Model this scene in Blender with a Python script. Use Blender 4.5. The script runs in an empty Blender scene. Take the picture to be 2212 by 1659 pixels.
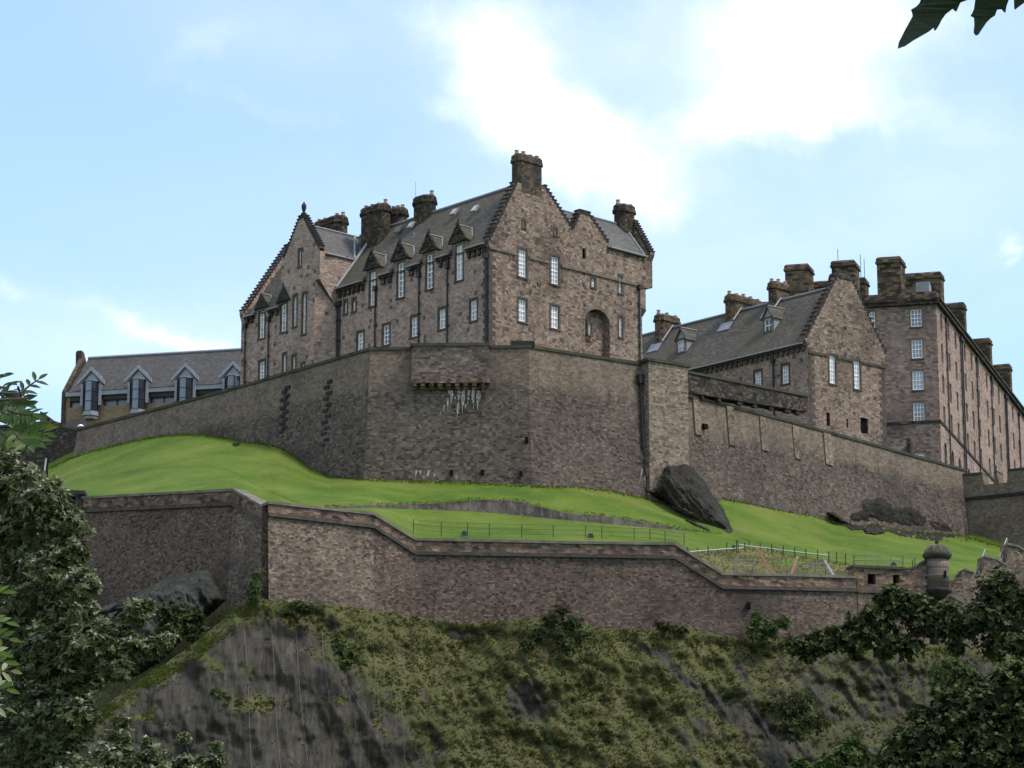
import bpy, bmesh, math, random
import numpy as np
from mathutils import Vector, noise as mnoise
from mathutils.geometry import tessellate_polygon

random.seed(7)
rng = np.random.default_rng(7)
R = math.radians
scene = bpy.context.scene
COL = scene.collection

# ------------------------------------------------------------------ camera
FPX, CX, CY = 6452.0, 1106.0, 829.5          # a 105 mm-equivalent lens, seen on a 2212 px wide picture
PITCH = R(13.5)
CAM = Vector((0, 0, 1.6))
cam_data = bpy.data.cameras.new("camera")
cam_data.sensor_width = 36.0
cam_data.lens = 36.0 * FPX / 2212.0
cam_data.clip_start = 0.1
cam_data.clip_end = 20000
camera = bpy.data.objects.new("camera", cam_data)
camera.location = CAM
camera.rotation_euler = (R(90) + PITCH, 0, 0)
COL.objects.link(camera)
scene.camera = camera

def ray(px, py):
    u, v = (px - CX) / FPX, (CY - py) / FPX
    return Vector((u, math.cos(PITCH) - v * math.sin(PITCH), math.sin(PITCH) + v * math.cos(PITCH)))

def at(px, py, Y):
    d = ray(px, py)
    return CAM + d * (Y / d.y)

# ------------------------------------------------------------------ light
SUN_ELEV, SUN_AZ = R(56), R(112)             # azimuth clockwise from +Y (the view direction)
world = bpy.data.worlds.new("World")
scene.world = world
world.use_nodes = True
wn = world.node_tree
wn.nodes.clear()

def nd(nt, t, ins=None, **props):
    n = nt.nodes.new(t)
    for k, v in props.items():
        setattr(n, k, v)
    for k, v in (ins or {}).items():
        s = n.inputs[k]
        if isinstance(v, bpy.types.NodeSocket):
            nt.links.new(v, s)
        else:
            s.default_value = v
    return n

def mth(nt, op, a, b=None, clamp=False):
    n = nd(nt, 'ShaderNodeMath', operation=op, use_clamp=clamp)
    for i, v in enumerate((a, b)):
        if v is None: continue
        if isinstance(v, bpy.types.NodeSocket): nt.links.new(v, n.inputs[i])
        else: n.inputs[i].default_value = v
    return n.outputs[0]

def smooth(nt, v, lo, hi, a=0.0, b=1.0):
    n = nd(nt, 'ShaderNodeMapRange', {0: v, 1: lo, 2: hi, 3: a, 4: b}, interpolation_type='SMOOTHSTEP')
    return n.outputs[0]

def mixc(nt, f, a, b, bt='MIX'):
    n = nd(nt, 'ShaderNodeMix', data_type='RGBA', blend_type=bt)
    for i, v in ((0, f), (6, a), (7, b)):
        if isinstance(v, bpy.types.NodeSocket): nt.links.new(v, n.inputs[i])
        else: n.inputs[i].default_value = (v if i == 0 else (*v, 1.0)[:4])
    return n.outputs[2]

sky = nd(wn, 'ShaderNodeTexSky', sky_type='NISHITA', sun_disc=False, sun_elevation=SUN_ELEV, sun_rotation=SUN_AZ,
         air_density=1.0, dust_density=0.6, ozone_density=1.4)
SKY_K, CLOUD_V = 1.0, 6.4
skyc = mixc(wn, 1.0, sky.outputs[0], (0.88, 1.0, 1.08), 'MULTIPLY')
skyc = mixc(wn, 0.24, skyc, (4.2, 5.5, 6.9))     # thin high haze
geo = nd(wn, 'ShaderNodeTexCoord').outputs['Generated']
warp = nd(wn, 'ShaderNodeTexNoise', {'Vector': geo, 'Scale': 22.0, 'Detail': 5.0, 'Roughness': 0.6}).outputs['Color']
wv = nd(wn, 'ShaderNodeVectorMath', {0: warp, 1: (0.5, 0.5, 0.5)}, operation='SUBTRACT').outputs[0]
wv = nd(wn, 'ShaderNodeVectorMath', {0: wv, 'Scale': 0.050}, operation='SCALE').outputs[0]
dirw = nd(wn, 'ShaderNodeVectorMath', {0: geo, 1: wv}, operation='ADD').outputs[0]
sep = nd(wn, 'ShaderNodeSeparateXYZ', {0: dirw})
dx, dz = sep.outputs[0], sep.outputs[2]
# cloud banks: (x, y on the picture, half-width, half-height, tilt in degrees, weight)
CLOUDS = [(1080, 165, 105, 105, 0, 0.86), (1175, 285, 150, 70, -25, 0.86), (1345, 362, 140, 70, -18, 0.98),
          (1770, 40, 250, 125, 6, 1.02), (1590, 250, 130, 55, 10, 0.58), (1780, 235, 190, 50, 0, 0.52),
          (1960, 285, 190, 32, -8, 0.30), (2196, 566, 34, 22, -30, 0.6),
          (1010, 20, 220, 60, -12, 0.34), (470, 105, 110, 45, 15, 0.32), (580, 240, 300, 26, -12, 0.22),
          (430, 740, 180, 30, -12, 0.74), (30, 655, 50, 24, 0, 0.36)]
VEILS = [(1500, 110, 650, 240, 0, 0.26), (1950, 420, 600, 240, 0, 0.16), (1250, 560, 900, 200, 0, 0.16), (300, 770, 700, 130, 0, 0.26), (600, 40, 400, 100, 0, 0.12)]
def lobes(lst, dx, dz, soft):
    tot = None
    for (px, py, rx, ry, tilt, wgt) in lst:
        d = ray(px, py).normalized()
        kx, kz = rx / FPX, ry / FPX
        ax = mth(wn, 'SUBTRACT', dx, d.x); az = mth(wn, 'SUBTRACT', dz, d.z)
        c, s = math.cos(R(tilt)), math.sin(R(tilt))
        a = mth(wn, 'ADD', mth(wn, 'MULTIPLY', ax, c / kx), mth(wn, 'MULTIPLY', az, s / kx))
        b = mth(wn, 'ADD', mth(wn, 'MULTIPLY', ax, -s / kz), mth(wn, 'MULTIPLY', az, c / kz))
        r2 = mth(wn, 'ADD', mth(wn, 'MULTIPLY', a, a), mth(wn, 'MULTIPLY', b, b))
        e = mth(wn, 'MULTIPLY', mth(wn, 'EXPONENT', mth(wn, 'MULTIPLY', r2, -soft)), wgt)
        tot = e if tot is None else mth(wn, 'ADD', tot, e)
    return tot
tot = lobes(CLOUDS, dx, dz, 0.8)
sep0 = nd(wn, 'ShaderNodeSeparateXYZ', {0: geo})
thin = lobes(VEILS, sep0.outputs[0], sep0.outputs[2], 0.9)
fb = nd(wn, 'ShaderNodeTexNoise', {'Vector': geo, 'Scale': 34.0, 'Detail': 8.0, 'Roughness': 0.62, 'Distortion': 0.4}).outputs[0]
fbl = nd(wn, 'ShaderNodeTexNoise', {'Vector': geo, 'Scale': 5.0, 'Detail': 4.0, 'Roughness': 0.55}).outputs[0]
# cloud cover over the rest of the sky, which the photograph does not show but which lights the place
cover = smooth(wn, mth(wn, 'ADD', mth(wn, 'MULTIPLY', fbl, 0.9), mth(wn, 'MULTIPLY', fb, 0.25)), 0.50, 0.75, 0.0, 0.85)
front = smooth(wn, nd(wn, 'ShaderNodeSeparateXYZ', {0: geo}).outputs[1], 0.80, 0.93)
dens = mth(wn, 'ADD', mth(wn, 'ADD', tot, mth(wn, 'MULTIPLY', thin, 0.25)), mth(wn, 'MULTIPLY', mth(wn, 'SUBTRACT', fb, 0.5), 0.7))
mask = smooth(wn, dens, 0.05, 1.38)
wisp = nd(wn, 'ShaderNodeTexNoise', {'Vector': nd(wn, 'ShaderNodeVectorMath', {0: dirw, 1: (1.0, 1.0, 2.6)}, operation='MULTIPLY').outputs[0], 'Scale': 14.0, 'Detail': 7.0, 'Roughness': 0.6}).outputs[0]
thin = mth(wn, 'MULTIPLY', thin, smooth(wn, wisp, 0.25, 0.7, 0.55, 1.15))
mask = mth(wn, 'MAXIMUM', mask, mth(wn, 'ADD', mth(wn, 'MULTIPLY', thin, 0.75), mth(wn, 'MULTIPLY', mask, 0.75), True), True)
veil = mth(wn, 'MAXIMUM', mask, mth(wn, 'MULTIPLY', cover, mth(wn, 'SUBTRACT', 1.0, front)))
cl = mixc(wn, veil, skyc, (CLOUD_V, CLOUD_V, CLOUD_V * 1.02))
bg = nd(wn, 'ShaderNodeBackground', {'Color': cl, 'Strength': 0.10})
nd(wn, 'ShaderNodeOutputWorld', {'Surface': bg.outputs[0]})

sun_l = bpy.data.lights.new("sun", 'SUN')
sun_l.energy = 1.4
sun_l.angle = R(11)
sun_l.color = (1.0, 0.95, 0.88)
sun = bpy.data.objects.new("sun", sun_l)
COL.objects.link(sun)
sd = Vector((math.sin(SUN_AZ) * math.cos(SUN_ELEV), math.cos(SUN_AZ) * math.cos(SUN_ELEV), math.sin(SUN_ELEV)))
sun.rotation_euler = sd.to_track_quat('Z', 'Y').to_euler()
sun.location = (60, -20, 150)

vs = scene.view_settings
vs.view_transform = 'Standard'
vs.look = 'None'
vs.exposure = 1.2
vs.gamma = 1.0
vs.use_curve_mapping = False
scene.cycles.use_adaptive_sampling = True
scene.cycles.max_bounces = 6
scene.cycles.transparent_max_bounces = 8
# ------------------------------------------------------------------ materials
def new_mat(name):
    m = bpy.data.materials.new(name)
    m.use_nodes = True
    nt = m.node_tree
    nt.nodes.clear()
    out = nd(nt, 'ShaderNodeOutputMaterial')
    p = nd(nt, 'ShaderNodeBsdfPrincipled', {'Roughness': 0.9})
    p.inputs['Specular IOR Level'].default_value = 0.15
    nt.links.new(p.outputs[0], out.inputs[0])
    return m, nt, p

def ramp(nt, fac, stops, interp='LINEAR'):
    n = nd(nt, 'ShaderNodeValToRGB', {0: fac})
    cr = n.color_ramp
    cr.interpolation = interp
    while len(cr.elements) > 1: cr.elements.remove(cr.elements[-1])
    cr.elements[0].position = stops[0][0]; cr.elements[0].color = (*stops[0][1], 1)
    for p, c in stops[1:]:
        e = cr.elements.new(p); e.color = (*c, 1)
    return n.outputs[0]

def uvscaled(nt, sx, sy, warp=0.06, wscale=1.2):
    uv = nd(nt, 'ShaderNodeUVMap').outputs[0]
    w = nd(nt, 'ShaderNodeTexNoise', {'Vector': uv, 'Scale': wscale, 'Detail': 2.0}).outputs['Color']
    w = nd(nt, 'ShaderNodeVectorMath', {0: w, 1: (0.5, 0.5, 0.5)}, operation='SUBTRACT').outputs[0]
    w = nd(nt, 'ShaderNodeVectorMath', {0: w, 'Scale': warp}, operation='SCALE').outputs[0]
    uvw = nd(nt, 'ShaderNodeVectorMath', {0: uv, 1: w}, operation='ADD').outputs[0]
    return uv, nd(nt, 'ShaderNodeVectorMath', {0: uvw, 1: (sx, sy, 1)}, operation='MULTIPLY').outputs[0]

def stone_mat(name, palette=None, bw=0.5, bh=0.27, mortar=(0.2, 0.18, 0.16), mort_w=0.05, grime=0.5, grime_scale=0.16,
              streak=0.35, dark=(0.035, 0.032, 0.03), jitter=0.35, coursed=False, below=None, gain=1.0, spots=0.0):
    # weathered masonry: random or coursed stones, mortar, soot, drips, optional cleaner upper courses
    m, nt, p = new_mat(name)
    bw, bh, jitter = bw * (0.56 if coursed else 0.72), bh * (0.66 if coursed else 0.72), jitter * 0.66
    uv, st = uvscaled(nt, 1 / bw, 1 / bh, 0.10 if not coursed else 0.05)
    if coursed:
        # courses of unequal length: shift each course by a random amount
        sp = nd(nt, 'ShaderNodeSeparateXYZ', {0: st})
        row = mth(nt, 'FLOOR', sp.outputs[1])
        rnd = nd(nt, 'ShaderNodeTexWhiteNoise', {'W': row}, noise_dimensions='1D').outputs[0]
        u2 = mth(nt, 'ADD', sp.outputs[0], mth(nt, 'MULTIPLY', rnd, 7.0))
        wob = nd(nt, 'ShaderNodeTexNoise', {'Vector': st, 'Scale': 0.45, 'Detail': 0.0}).outputs[0]
        u2 = mth(nt, 'ADD', u2, mth(nt, 'MULTIPLY', wob, 1.6))
        cell = nd(nt, 'ShaderNodeCombineXYZ', {0: mth(nt, 'FLOOR', u2), 1: row})
        wn_ = nd(nt, 'ShaderNodeTexWhiteNoise', {'Vector': cell.outputs[0]}, noise_dimensions='2D')
        ccol = wn_.outputs['Color']
        fu = mth(nt, 'FRACT', u2); fv = mth(nt, 'FRACT', sp.outputs[1])
        eu = mth(nt, 'MULTIPLY', mth(nt, 'MINIMUM', fu, mth(nt, 'SUBTRACT', 1.0, fu)), bw / bh)
        ev = mth(nt, 'MINIMUM', fv, mth(nt, 'SUBTRACT', 1.0, fv))
        edge = mth(nt, 'MINIMUM', eu, ev)
    else:
        v1 = nd(nt, 'ShaderNodeTexVoronoi', {'Vector': st, 'Scale': 1.0, 'Randomness': 0.85}, voronoi_dimensions='2D', feature='F1', distance='CHEBYCHEV')
        ccol = v1.outputs['Color']
        v2 = nd(nt, 'ShaderNodeTexVoronoi', {'Vector': st, 'Scale': 1.0, 'Randomness': 0.85}, voronoi_dimensions='2D', feature='DISTANCE_TO_EDGE')
        edge = v2.outputs['Distance']
    sc = nd(nt, 'ShaderNodeSeparateColor', {0: ccol})
    stops = [(i / max(1, len(palette) - 1), c) for i, c in enumerate(palette)]
    # drift of the stone mix over the wall
    drift = nd(nt, 'ShaderNodeTexNoise', {'Vector': uv, 'Scale': 0.22, 'Detail': 3.0}).outputs[0]
    val = mth(nt, 'ADD', sc.outputs[0], mth(nt, 'MULTIPLY', mth(nt, 'SUBTRACT', drift, 0.5), 0.8), True)
    base = ramp(nt, val, stops)
    jit = mth(nt, 'ADD', mth(nt, 'MULTIPLY', sc.outputs[1], 2 * jitter), 1.0 - jitter)
    fine = nd(nt, 'ShaderNodeTexNoise', {'Vector': uv, 'Scale': 6.0, 'Detail': 5.0, 'Roughness': 0.8}).outputs[0]
    mid = nd(nt, 'ShaderNodeTexNoise', {'Vector': uv, 'Scale': 1.1, 'Detail': 5.0, 'Roughness': 0.7}).outputs[0]
    jit = mth(nt, 'MULTIPLY', jit, mth(nt, 'ADD', mth(nt, 'ADD', mth(nt, 'MULTIPLY', fine, 1.1), mth(nt, 'MULTIPLY', mid, 0.9)), 0.0))
    jit = mth(nt, 'MULTIPLY', jit, gain)
    jc = nd(nt, 'ShaderNodeCombineColor', {0: jit, 1: jit, 2: jit}).outputs[0]
    base = mixc(nt, 1.0, base, jc, 'MULTIPLY')
    mm = smooth(nt, edge, 0.0, mort_w * 2, 1.0, 0.0)
    base = mixc(nt, mth(nt, 'MULTIPLY', mm, 0.65), base, mortar)
    if spots > 0:   # scattered darker stones
        sv = nd(nt, 'ShaderNodeTexVoronoi', {'Vector': uv, 'Scale': 1.05, 'Randomness': 1.0}, voronoi_dimensions='2D', feature='F1', distance='CHEBYCHEV')
        sr = nd(nt, 'ShaderNodeSeparateColor', {0: sv.outputs['Color']})
        near = smooth(nt, sv.outputs['Distance'], 0.15, 0.24, 1.0, 0.0)
        pick = mth(nt, 'GREATER_THAN', sr.outputs[0], 1.0 - spots)
        base = mixc(nt, mth(nt, 'MULTIPLY', mth(nt, 'MULTIPLY', near, pick), 0.75), base, (0.06, 0.048, 0.042))
    pos = nd(nt, 'ShaderNodeTexCoord').outputs['Object']
    g = nd(nt, 'ShaderNodeTexNoise', {'Vector': pos, 'Scale': grime_scale, 'Detail': 7.0, 'Roughness': 0.68}).outputs[0]
    gm = smooth(nt, g, 0.46, 0.66, 0.0, grime)
    sv_ = nd(nt, 'ShaderNodeVectorMath', {0: uv, 1: (1.3, 0.09, 1)}, operation='MULTIPLY').outputs[0]
    sk = nd(nt, 'ShaderNodeTexNoise', {'Vector': sv_, 'Scale': 1.0, 'Detail': 5.0, 'Roughness': 0.7}).outputs[0]
    sm = smooth(nt, sk, 0.52, 0.72, 0.0, streak)
    base = mixc(nt, mth(nt, 'MAXIMUM', gm, sm), base, dark)
    if below:        # the upper courses were rebuilt in cleaner, paler stone
        (d0, d1, pale, lift) = below
        at_ = nd(nt, 'ShaderNodeAttribute', attribute_name='below', attribute_type='GEOMETRY').outputs['Fac']
        n2 = nd(nt, 'ShaderNodeTexNoise', {'Vector': uv, 'Scale': 0.5, 'Detail': 5.0}).outputs[0]
        dd = mth(nt, 'ADD', at_, mth(nt, 'MULTIPLY', mth(nt, 'SUBTRACT', n2, 0.5), 2.2))
        up = smooth(nt, dd, d0, d1, 1.0, 0.0)
        c2 = nd(nt, 'ShaderNodeCombineColor', {0: mth(nt, 'MULTIPLY', jit, pale[0]), 1: mth(nt, 'MULTIPLY', jit, pale[1]), 2: mth(nt, 'MULTIPLY', jit, pale[2])}).outputs[0]
        c2 = mixc(nt, mth(nt, 'MULTIPLY', mth(nt, 'MAXIMUM', gm, sm), 0.6), c2, dark)
        base = mixc(nt, mth(nt, 'MULTIPLY', up, lift), base, c2)
    base = mixc(nt, 1.0, base, (1.03, 0.968, 0.925), 'MULTIPLY')
    nt.links.new(base, p.inputs['Base Color'])
    h = mth(nt, 'ADD', smooth(nt, edge, 0.0, mort_w * 2.5), mth(nt, 'ADD', mth(nt, 'MULTIPLY', fine, 0.8), mth(nt, 'MULTIPLY', sc.outputs[2], 0.8)))
    b = nd(nt, 'ShaderNodeBump', {'Height': h, 'Strength': 0.7, 'Distance': 0.06})
    nt.links.new(b.outputs[0], p.inputs['Normal'])
    return m

def slate_mat(name, cols, moss=0.5, mosscol=(0.07, 0.066, 0.03)):
    m, nt, p = new_mat(name)
    uv, st = uvscaled(nt, 1 / 0.34, 1 / 0.24, 0.03)
    sp = nd(nt, 'ShaderNodeSeparateXYZ', {0: st})
    row = mth(nt, 'FLOOR', sp.outputs[1])
    rnd = nd(nt, 'ShaderNodeTexWhiteNoise', {'W': row}, noise_dimensions='1D').outputs[0]
    u2 = mth(nt, 'ADD', sp.outputs[0], mth(nt, 'MULTIPLY', rnd, 5.0))
    cell = nd(nt, 'ShaderNodeCombineXYZ', {0: mth(nt, 'FLOOR', u2), 1: row})
    w = nd(nt, 'ShaderNodeTexWhiteNoise', {'Vector': cell.outputs[0]}, noise_dimensions='2D')
    n1 = nd(nt, 'ShaderNodeTexNoise', {'Vector': uv, 'Scale': 0.35, 'Detail': 6.0, 'Roughness': 0.7}).outputs[0]
    v = mth(nt, 'ADD', mth(nt, 'MULTIPLY', w.outputs[0], 0.45), mth(nt, 'MULTIPLY', n1, 0.6))
    base = ramp(nt, v, [(0.1, cols[0]), (0.55, cols[1]), (0.95, cols[2])])
    n2 = nd(nt, 'ShaderNodeTexNoise', {'Vector': uv, 'Scale': 0.18, 'Detail': 6.0, 'Roughness': 0.65}).outputs[0]
    base = mixc(nt, smooth(nt, n2, 0.42, 0.60, 0.0, moss), base, mosscol)
    sk = nd(nt, 'ShaderNodeTexNoise', {'Vector': nd(nt, 'ShaderNodeVectorMath', {0: uv, 1: (1.6, 0.12, 1)}, operation='MULTIPLY').outputs[0], 'Scale': 1.0, 'Detail': 4.0}).outputs[0]
    base = mixc(nt, smooth(nt, sk, 0.55, 0.75, 0.0, 0.35), base, (0.03, 0.03, 0.028))
    nt.links.new(base, p.inputs['Base Color'])
    p.inputs['Roughness'].default_value = 0.75
    fv = mth(nt, 'FRACT', sp.outputs[1])
    b = nd(nt, 'ShaderNodeBump', {'Height': mth(nt, 'ADD', fv, w.outputs[0]), 'Strength': 0.5, 'Distance': 0.03})
    nt.links.new(b.outputs[0], p.inputs['Normal'])
    return m

def plain_mat(name, col, rough=0.7, var=0.25, metal=0.0, spec=0.3, scale=3.0):
    m, nt, p = new_mat(name)
    pos = nd(nt, 'ShaderNodeTexCoord').outputs['Object']
    n = nd(nt, 'ShaderNodeTexNoise', {'Vector': pos, 'Scale': scale, 'Detail': 5.0, 'Roughness': 0.65}).outputs[0]
    lo = tuple(c * (1 - var) for c in col); hi = tuple(c * (1 + var) for c in col)
    nt.links.new(ramp(nt, n, [(0.3, lo), (0.7, hi)]), p.inputs['Base Color'])
    p.inputs['Roughness'].default_value = rough
    p.inputs['Metallic'].default_value = metal
    p.inputs['Specular IOR Level'].default_value = spec
    return m

def glass_mat(name, lo, hi, rough=0.08):
    m, nt, p = new_mat(name)
    r = nd(nt, 'ShaderNodeObjectInfo').outputs['Random']
    nt.links.new(ramp(nt, r, [(0.0, lo), (1.0, hi)]), p.inputs['Base Color'])
    p.inputs['Roughness'].default_value = rough
    p.inputs['Specular IOR Level'].default_value = 0.6
    return m

def leaf_mat(name, stops, rough=0.45, trans=0.25, spec=0.4):
    m, nt, p = new_mat(name)
    a = nd(nt, 'ShaderNodeAttribute', attribute_name='rnd', attribute_type='GEOMETRY').outputs['Fac']
    c = ramp(nt, a, stops)
    nt.links.new(c, p.inputs['Base Color'])
    p.inputs['Roughness'].default_value = rough
    p.inputs['Specular IOR Level'].default_value = spec
    tr = nd(nt, 'ShaderNodeBsdfTranslucent', {'Color': c})
    mx = nd(nt, 'ShaderNodeMixShader', {0: trans, 1: p.outputs[0], 2: tr.outputs[0]})
    out = [n for n in nt.nodes if n.type == 'OUTPUT_MATERIAL'][0]
    nt.links.new(mx.outputs[0], out.inputs[0])
    return m

PINK = [(0.10, 0.075, 0.062), (0.20, 0.142, 0.115), (0.245, 0.175, 0.142), (0.285, 0.215, 0.175), (0.31, 0.25, 0.20), (0.24, 0.20, 0.17)]
GABLE = [(0.105, 0.080, 0.065), (0.195, 0.146, 0.112), (0.24, 0.176, 0.138), (0.24, 0.186, 0.142), (0.285, 0.22, 0.17), (0.33, 0.265, 0.21)]
CURT = [(0.07, 0.057, 0.049), (0.125, 0.10, 0.083), (0.155, 0.125, 0.103), (0.19, 0.15, 0.12), (0.165, 0.138, 0.118), (0.235, 0.193, 0.158)]
LOWER = [(0.055, 0.042, 0.035), (0.115, 0.082, 0.064), (0.14, 0.102, 0.08), (0.17, 0.124, 0.096), (0.15, 0.118, 0.096), (0.21, 0.165, 0.13)]
BARR = [(0.16, 0.12, 0.1), (0.235, 0.175, 0.143), (0.265, 0.201, 0.165), (0.295, 0.227, 0.187), (0.31, 0.248, 0.207)]

M = {}
M['facade'] = stone_mat('pink_rubble_stone', gain=1.10, palette=[(0.22, 0.162, 0.133), (0.29, 0.213, 0.173), (0.325, 0.243, 0.198), (0.36, 0.275, 0.225), (0.385, 0.303, 0.248), (0.32, 0.255, 0.213)], bw=0.50, bh=0.28, mortar=(0.38, 0.31, 0.255), mort_w=0.06, grime=0.30, grime_scale=0.2, streak=0.35, jitter=0.2, spots=0.20)
M['gable'] = stone_mat('brown_coursed_stone', GABLE, 0.55, 0.30, (0.13, 0.11, 0.09), 0.05, 0.55, 0.15, 0.45, jitter=0.24, coursed=True, spots=0.18, gain=1.0)
M['gchimney'] = stone_mat('smoky_chimney_stone', [(0.0432, 0.0346, 0.0288), (0.072, 0.0562, 0.0432), (0.108, 0.0828, 0.0612), (0.144, 0.1116, 0.0828)], 0.5, 0.3, (0.09, 0.075, 0.06), 0.04, 0.7, 0.4, 0.4, jitter=0.3, coursed=True)
M['hallchimney'] = stone_mat('tan_smoky_chimney_stone', [(0.0434, 0.0341, 0.026), (0.1054, 0.0775, 0.0496), (0.155, 0.1147, 0.0713), (0.1302, 0.0961, 0.062)], 0.6, 0.32, (0.10, 0.08, 0.06), 0.04, 0.75, 0.5, 0.5, jitter=0.3, coursed=True)
M['curtain'] = stone_mat('grey_rampart_stone', CURT, 0.52, 0.27, (0.16, 0.145, 0.125), 0.04, 0.75, 0.10, 0.72, jitter=0.42,
                         coursed=True, below=(2.3, 3.9, (0.265, 0.212, 0.165), 0.9), gain=0.70)
M['bastion'] = stone_mat('bastion_stone', CURT, 0.60, 0.28, (0.13, 0.115, 0.10), 0.04, 0.6, 0.2, 0.35, jitter=0.45, coursed=True, gain=1.0)
M['buttress'] = stone_mat('pale_buttress_stone', [(0.12, 0.095, 0.075), (0.2, 0.16, 0.125), (0.25, 0.2, 0.155), (0.29, 0.235, 0.185)], 0.55, 0.30, (0.17, 0.145, 0.12), 0.05, 0.45, 0.2, 0.5, jitter=0.3, coursed=True)
M['sooty'] = stone_mat('sooty_stone', [(0.022, 0.02, 0.019), (0.04, 0.036, 0.032), (0.06, 0.05, 0.042), (0.13, 0.10, 0.07)], 0.6, 0.35, (0.04, 0.036, 0.032), 0.04, 0.5, 0.3, 0.2, jitter=0.4, coursed=True)
M['chimney'] = stone_mat('sooty_chimney_stone', [(0.0204, 0.0184, 0.0163), (0.0408, 0.034, 0.0272), (0.0748, 0.0578, 0.0408), (0.136, 0.102, 0.0646)], 0.55, 0.35, (0.06, 0.05, 0.04), 0.04, 0.75, 0.45, 0.4, jitter=0.3, coursed=True)
M['tanchimney'] = stone_mat('banded_chimney_stone', [(0.03, 0.0252, 0.0204), (0.06, 0.048, 0.033), (0.144, 0.111, 0.069), (0.174, 0.135, 0.084)], 1.2, 0.42, (0.09, 0.075, 0.055), 0.03, 0.6, 0.5, 0.3, jitter=0.25, coursed=True)
M['barracks'] = stone_mat('barracks_squared_stone', BARR, 0.75, 0.33, (0.15, 0.12, 0.105), 0.03, 0.4, 0.12, 0.3, jitter=0.28, coursed=True)
M['barracks_long'] = stone_mat('barracks_sunlit_stone', [(c[0] * 1.3, c[1] * 1.27, c[2] * 1.27) for c in BARR], 0.7, 0.33, (0.2, 0.16, 0.14), 0.03, 0.3, 0.12, 0.3, jitter=0.25, coursed=True)  # same stone lightened for the long side, sunlight put into its colour
M['lower'] = stone_mat('brown_wall_stone', LOWER, 0.40, 0.21, (0.15, 0.12, 0.10), 0.05, 0.7, 0.12, 0.7, jitter=0.45, gain=0.86, coursed=True)
M['lowpale'] = stone_mat('paler_wall_stone', [(0.07, 0.054, 0.044), (0.145, 0.108, 0.085), (0.18, 0.138, 0.107), (0.21, 0.162, 0.125), (0.24, 0.20, 0.155)], 0.42, 0.22, (0.17, 0.14, 0.115), 0.05, 0.6, 0.25, 0.5, jitter=0.42, coursed=True)
M['parapet'] = stone_mat('parapet_stone', [(0.05, 0.04, 0.034), (0.15, 0.10, 0.075), (0.20, 0.14, 0.10), (0.25, 0.185, 0.14)], 0.6, 0.33, (0.16, 0.13, 0.105), 0.05, 0.5, 0.5, 0.3, jitter=0.4)
M['tan'] = stone_mat('tan_ashlar', [(0.26, 0.185, 0.11), (0.30, 0.215, 0.135), (0.33, 0.24, 0.15)], 0.7, 0.3, (0.24, 0.18, 0.11), 0.03, 0.15, 0.2, 0.1, jitter=0.1, coursed=True)
M['trim'] = plain_mat('dark_dressed_stone', (0.075, 0.058, 0.047), 0.9, 0.45, scale=1.6)
M['trimpale'] = plain_mat('weathered_dressed_stone', (0.15, 0.115, 0.09), 0.9, 0.4, scale=1.6)
M['soot'] = plain_mat('soot_black_stone', (0.03, 0.027, 0.025), 0.95, 0.5, scale=1.2)
M['coping'] = plain_mat('lichened_coping', (0.16, 0.135, 0.105), 0.9, 0.45, scale=1.0)
M['mosscop'] = plain_mat('mossy_coping', (0.055, 0.052, 0.034), 0.95, 0.5, scale=0.9)
M['slate'] = slate_mat('mossy_slates', [(0.042, 0.038, 0.032), (0.088, 0.077, 0.061), (0.15, 0.131, 0.102)], 0.6, (0.088, 0.073, 0.045))
M['greyslate'] = slate_mat('grey_slates', [(0.07, 0.068, 0.066), (0.115, 0.108, 0.10), (0.155, 0.145, 0.135)], 0.25, (0.09, 0.082, 0.06))
M['browns'] = slate_mat('brown_slates', [(0.045, 0.042, 0.041), (0.078, 0.071, 0.067), (0.115, 0.103, 0.095)], 0.2, (0.075, 0.066, 0.056))
M['lead'] = plain_mat('lead_sheet', (0.22, 0.225, 0.235), 0.5, 0.25, 0.0, 0.4)
M['leadgrey'] = plain_mat('grey_lead_cladding', (0.27, 0.275, 0.29), 0.5, 0.1, 0.0, 0.4)
M['iron'] = plain_mat('black_iron', (0.022, 0.022, 0.024), 0.5, 0.3)
M['greyiron'] = plain_mat('galvanised_steel', (0.16, 0.16, 0.165), 0.5, 0.2)
M['white'] = plain_mat('white_paint', (0.92, 0.90, 0.87), 0.5, 0.04)
M['pot'] = plain_mat('clay_pot', (0.36, 0.25, 0.19), 0.8, 0.25, scale=2.0)
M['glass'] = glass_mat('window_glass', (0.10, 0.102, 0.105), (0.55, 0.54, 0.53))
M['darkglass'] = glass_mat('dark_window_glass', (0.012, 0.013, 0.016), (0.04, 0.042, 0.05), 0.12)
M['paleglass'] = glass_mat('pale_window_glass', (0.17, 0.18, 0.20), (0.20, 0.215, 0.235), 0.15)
M['hole'] = plain_mat('dark_interior', (0.012, 0.011, 0.011), 1.0, 0.2, spec=0.0)
M['lime'] = plain_mat('lime_run', (0.46, 0.415, 0.36), 0.95, 0.3, scale=3.0)
def soaked(m, lo, hi):      # a thin run of lime that lets the stone show through
    nt = m.node_tree; out = [n for n in nt.nodes if n.type == 'OUTPUT_MATERIAL'][0]; p = [n for n in nt.nodes if n.type == 'BSDF_PRINCIPLED'][0]
    pos = nd(nt, 'ShaderNodeTexCoord').outputs['Object']
    n = nd(nt, 'ShaderNodeTexNoise', {'Vector': pos, 'Scale': 3.5, 'Detail': 6.0, 'Roughness': 0.75}).outputs[0]
    mx = nd(nt, 'ShaderNodeMixShader', {0: smooth(nt, n, 0.38, 0.62, lo, hi), 1: nd(nt, 'ShaderNodeBsdfTransparent').outputs[0], 2: p.outputs[0]})
    nt.links.new(mx.outputs[0], out.inputs[0])
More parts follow.
